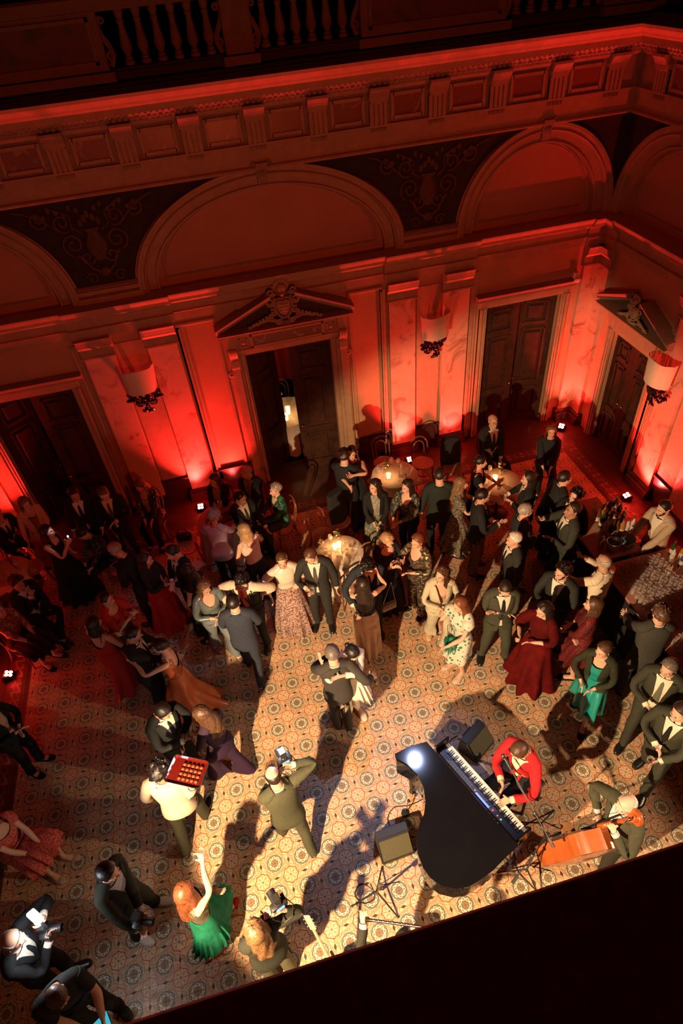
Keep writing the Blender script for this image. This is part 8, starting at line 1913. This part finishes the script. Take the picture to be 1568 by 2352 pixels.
_r, _h, _c = person('bald man in dark jacket filming with a bright LED lamp at the left edge', -4.609, -1.869, 84, dict(seed=66, hair='bald', hairc='grey', skin='tan', head=(4,20,0), armR=(0.029, -0.270, 1.325, -0.8, 0.2, -0.7), armL=(0.173, -0.269, 1.533, 0.8, 0.2, -0.7), curlL=50, curlR=45, lean=8, fixed='LR'), suit((0.013,0.013,0.014), (0.012,0.012,0.015), (0.66,0.60,0.48), 'open', None))
hold_lamp(_h, 'L')
hold_camera(_h, 'R', 'black video camera of the man with the LED lamp', 0, 84)
_r, _h, _c = person('man with cropped hair in black T-shirt looking down at a lit tablet', -4.201, -2.278, 30, dict(seed=67, hair='buzz', hairc='brown', head=(18,38,0), lean=14, armR=(-0.04,-0.34,1.02,-0.8,0.3,-0.5), armL=(0.12,-0.36,1.06,0.8,0.3,-0.5), skin='mid'), [('trousers', (0.012,0.012,0.012)), ('bodice', (0.016,0.016,0.015), dict(top='high', sl=0.42, name='t_shirt')), ('shoes', (0.02,0.02,0.02))])
hold_slab(_h, 'L', 'tablet with a lit cyan screen at the lower left edge', 'tablet', 0.17, 0.25, (0.05, 0.45, 0.6), 1.0, 0, 30, 62)
_r, _h, _c = person('woman in pink-red patterned dress sitting at the left edge, black strapped sandals', -5.166, -0.475, 62, dict(seed=68, fem=True, sit=0.46, feet='sit', hair='wavy', hairc='dark', armR='lap', armL=(0.06,-0.36,1.05,0.8,0.4,-0.5), lean=4), [('bodice', ('dots',(0.42,0.04,0.035),(0.62,0.16,0.12)), dict(top='scoop', sl=0.3, puff=0.02)), ('skirt', ('dots',(0.42,0.04,0.035),(0.62,0.16,0.12)), dict(hem=0.46, r=0.22)), ('shoes', (0.45,0.3,0.2), dict(kind='pump'))])
make_chair('bentwood chair under the woman in pink-red patterned dress sitting at the left edge', -5.166, -0.475, 62, None)
_r, _h, _c = person('woman with pale curls in striped blouse and dark skirt sitting by the left uplight', -5.517, 2.658, 60, dict(seed=69, fem=True, sit=0.46, feet='sit', hair='curly', hairc='light', armR='lap', armL='lap'), [('skirt', (0.03,0.010,0.010), dict(hem=0.40, r=0.21)), ('bodice', ('floral',(0.30,0.05,0.04),(0.55,0.22,0.16)), dict(top='high', sl=0.7)), ('shoes', (0.01,0.01,0.01), dict(kind='pump'))])
make_chair('bentwood chair under the woman with pale curls in striped blouse and dark skirt sitting', -5.517, 2.658, 60, None)
_r, _h, _c = person('man in black suit sitting with legs crossed beside the left table, hand at his chin', -5.287, 3.062, 52, dict(seed=70, sit=0.46, feet='sitcross', hair='curly', hairc='brown', head=(-6,16,0), armR='chin', armL='lap', curlR=60, skin='mid'), suit((0.013,0.013,0.013), (0.012,0.012,0.015), (0.66,0.60,0.48), 'open', None))
make_chair('bentwood chair under the man in black suit sitting with legs crossed beside the left', -5.287, 3.062, 52, None)
_r, _h, _c = person('person in black sitting at the left edge with forearms on the knees', -5.909, 4.871, 50, dict(seed=71, sit=0.46, feet='sit', hair='short', hairc='brown', lean=14, armR='knee', armL='knee'), suit((0.013,0.013,0.013), (0.012,0.012,0.015), (0.66,0.60,0.48), 'open', None))
make_chair('bentwood chair under the person in black sitting at the left edge with forearms on', -5.909, 4.871, 50, None)
_r, _h, _c = person('person in black feathered coat standing at the left edge below the uplight', -5.217, 0.746, 70, dict(seed=72, fem=True, hair='long', hairc='black', armR='belly', armL='belly'), [('trousers', (0.010,0.010,0.010)), ('jacket', (0.011,0.011,0.011), dict(cut='wide', name='feathered_coat')), ('shoes', (0.01,0.01,0.01), dict(kind='pump'))])
_r, _h, _c = person('pianist in red dinner jacket and open white shirt playing the keyboard', 0.740, -1.333, -69, dict(seed=73, sit=0.50, feet='sit', hair='short', hairc='brown', head=(0,34,0), lean=10, armR=(0.024, -0.405, 0.929, -0.8, 0.5, -0.3), armL=(0.233, -0.477, 0.929, 0.8, 0.5, -0.3), curlR=30, curlL=30, fixed='LR'), [('trousers', (0.014,0.015,0.022)), ('front', (0.70,0.62,0.44)), ('jacket', (0.46,0.016,0.020), dict(cut='open')), ('shoes', ('leather',(0.01,0.01,0.01)))])
_r, _h, _c = person('bald white haired double bass player in dark olive jacket', 1.255, -2.308, -82, dict(seed=74, hair='bald', hairc='white', skin='pale', head=(-6,14,0), armL=(0.092, -0.198, 1.364, 0.9, 0.2, -0.6), armR=(-0.199, -0.079, 1.048, -0.9, 0.2, 0.1), curlL=55, curlR=40, lean=6, fixed='LR'), [('trousers', (0.03,0.03,0.02)), ('front', (0.5,0.5,0.55)), ('jacket', (0.060,0.062,0.036)), ('shoes', ('leather',(0.01,0.01,0.01)))])
_r, _h, _c = person('clarinet player under the gallery edge, only one hand reaching out', -1.211, -2.940, 150, dict(seed=75, sit=0.46, feet='sit', hair='short', hairc='brown', armL=(0.475, -0.292, 1.068, 0.8, 0.3, -0.7), armR=(-0.059, -0.322, 1.088, -0.8, 0.3, -0.7), curlL=45, curlR=45, fixed='LR'), suit((0.03,0.03,0.02), (0.012,0.012,0.015), (0.66,0.60,0.48), 'open', None))
make_chair('bentwood chair under the clarinet player under the gallery edge', -1.211, -2.940, 150, None)
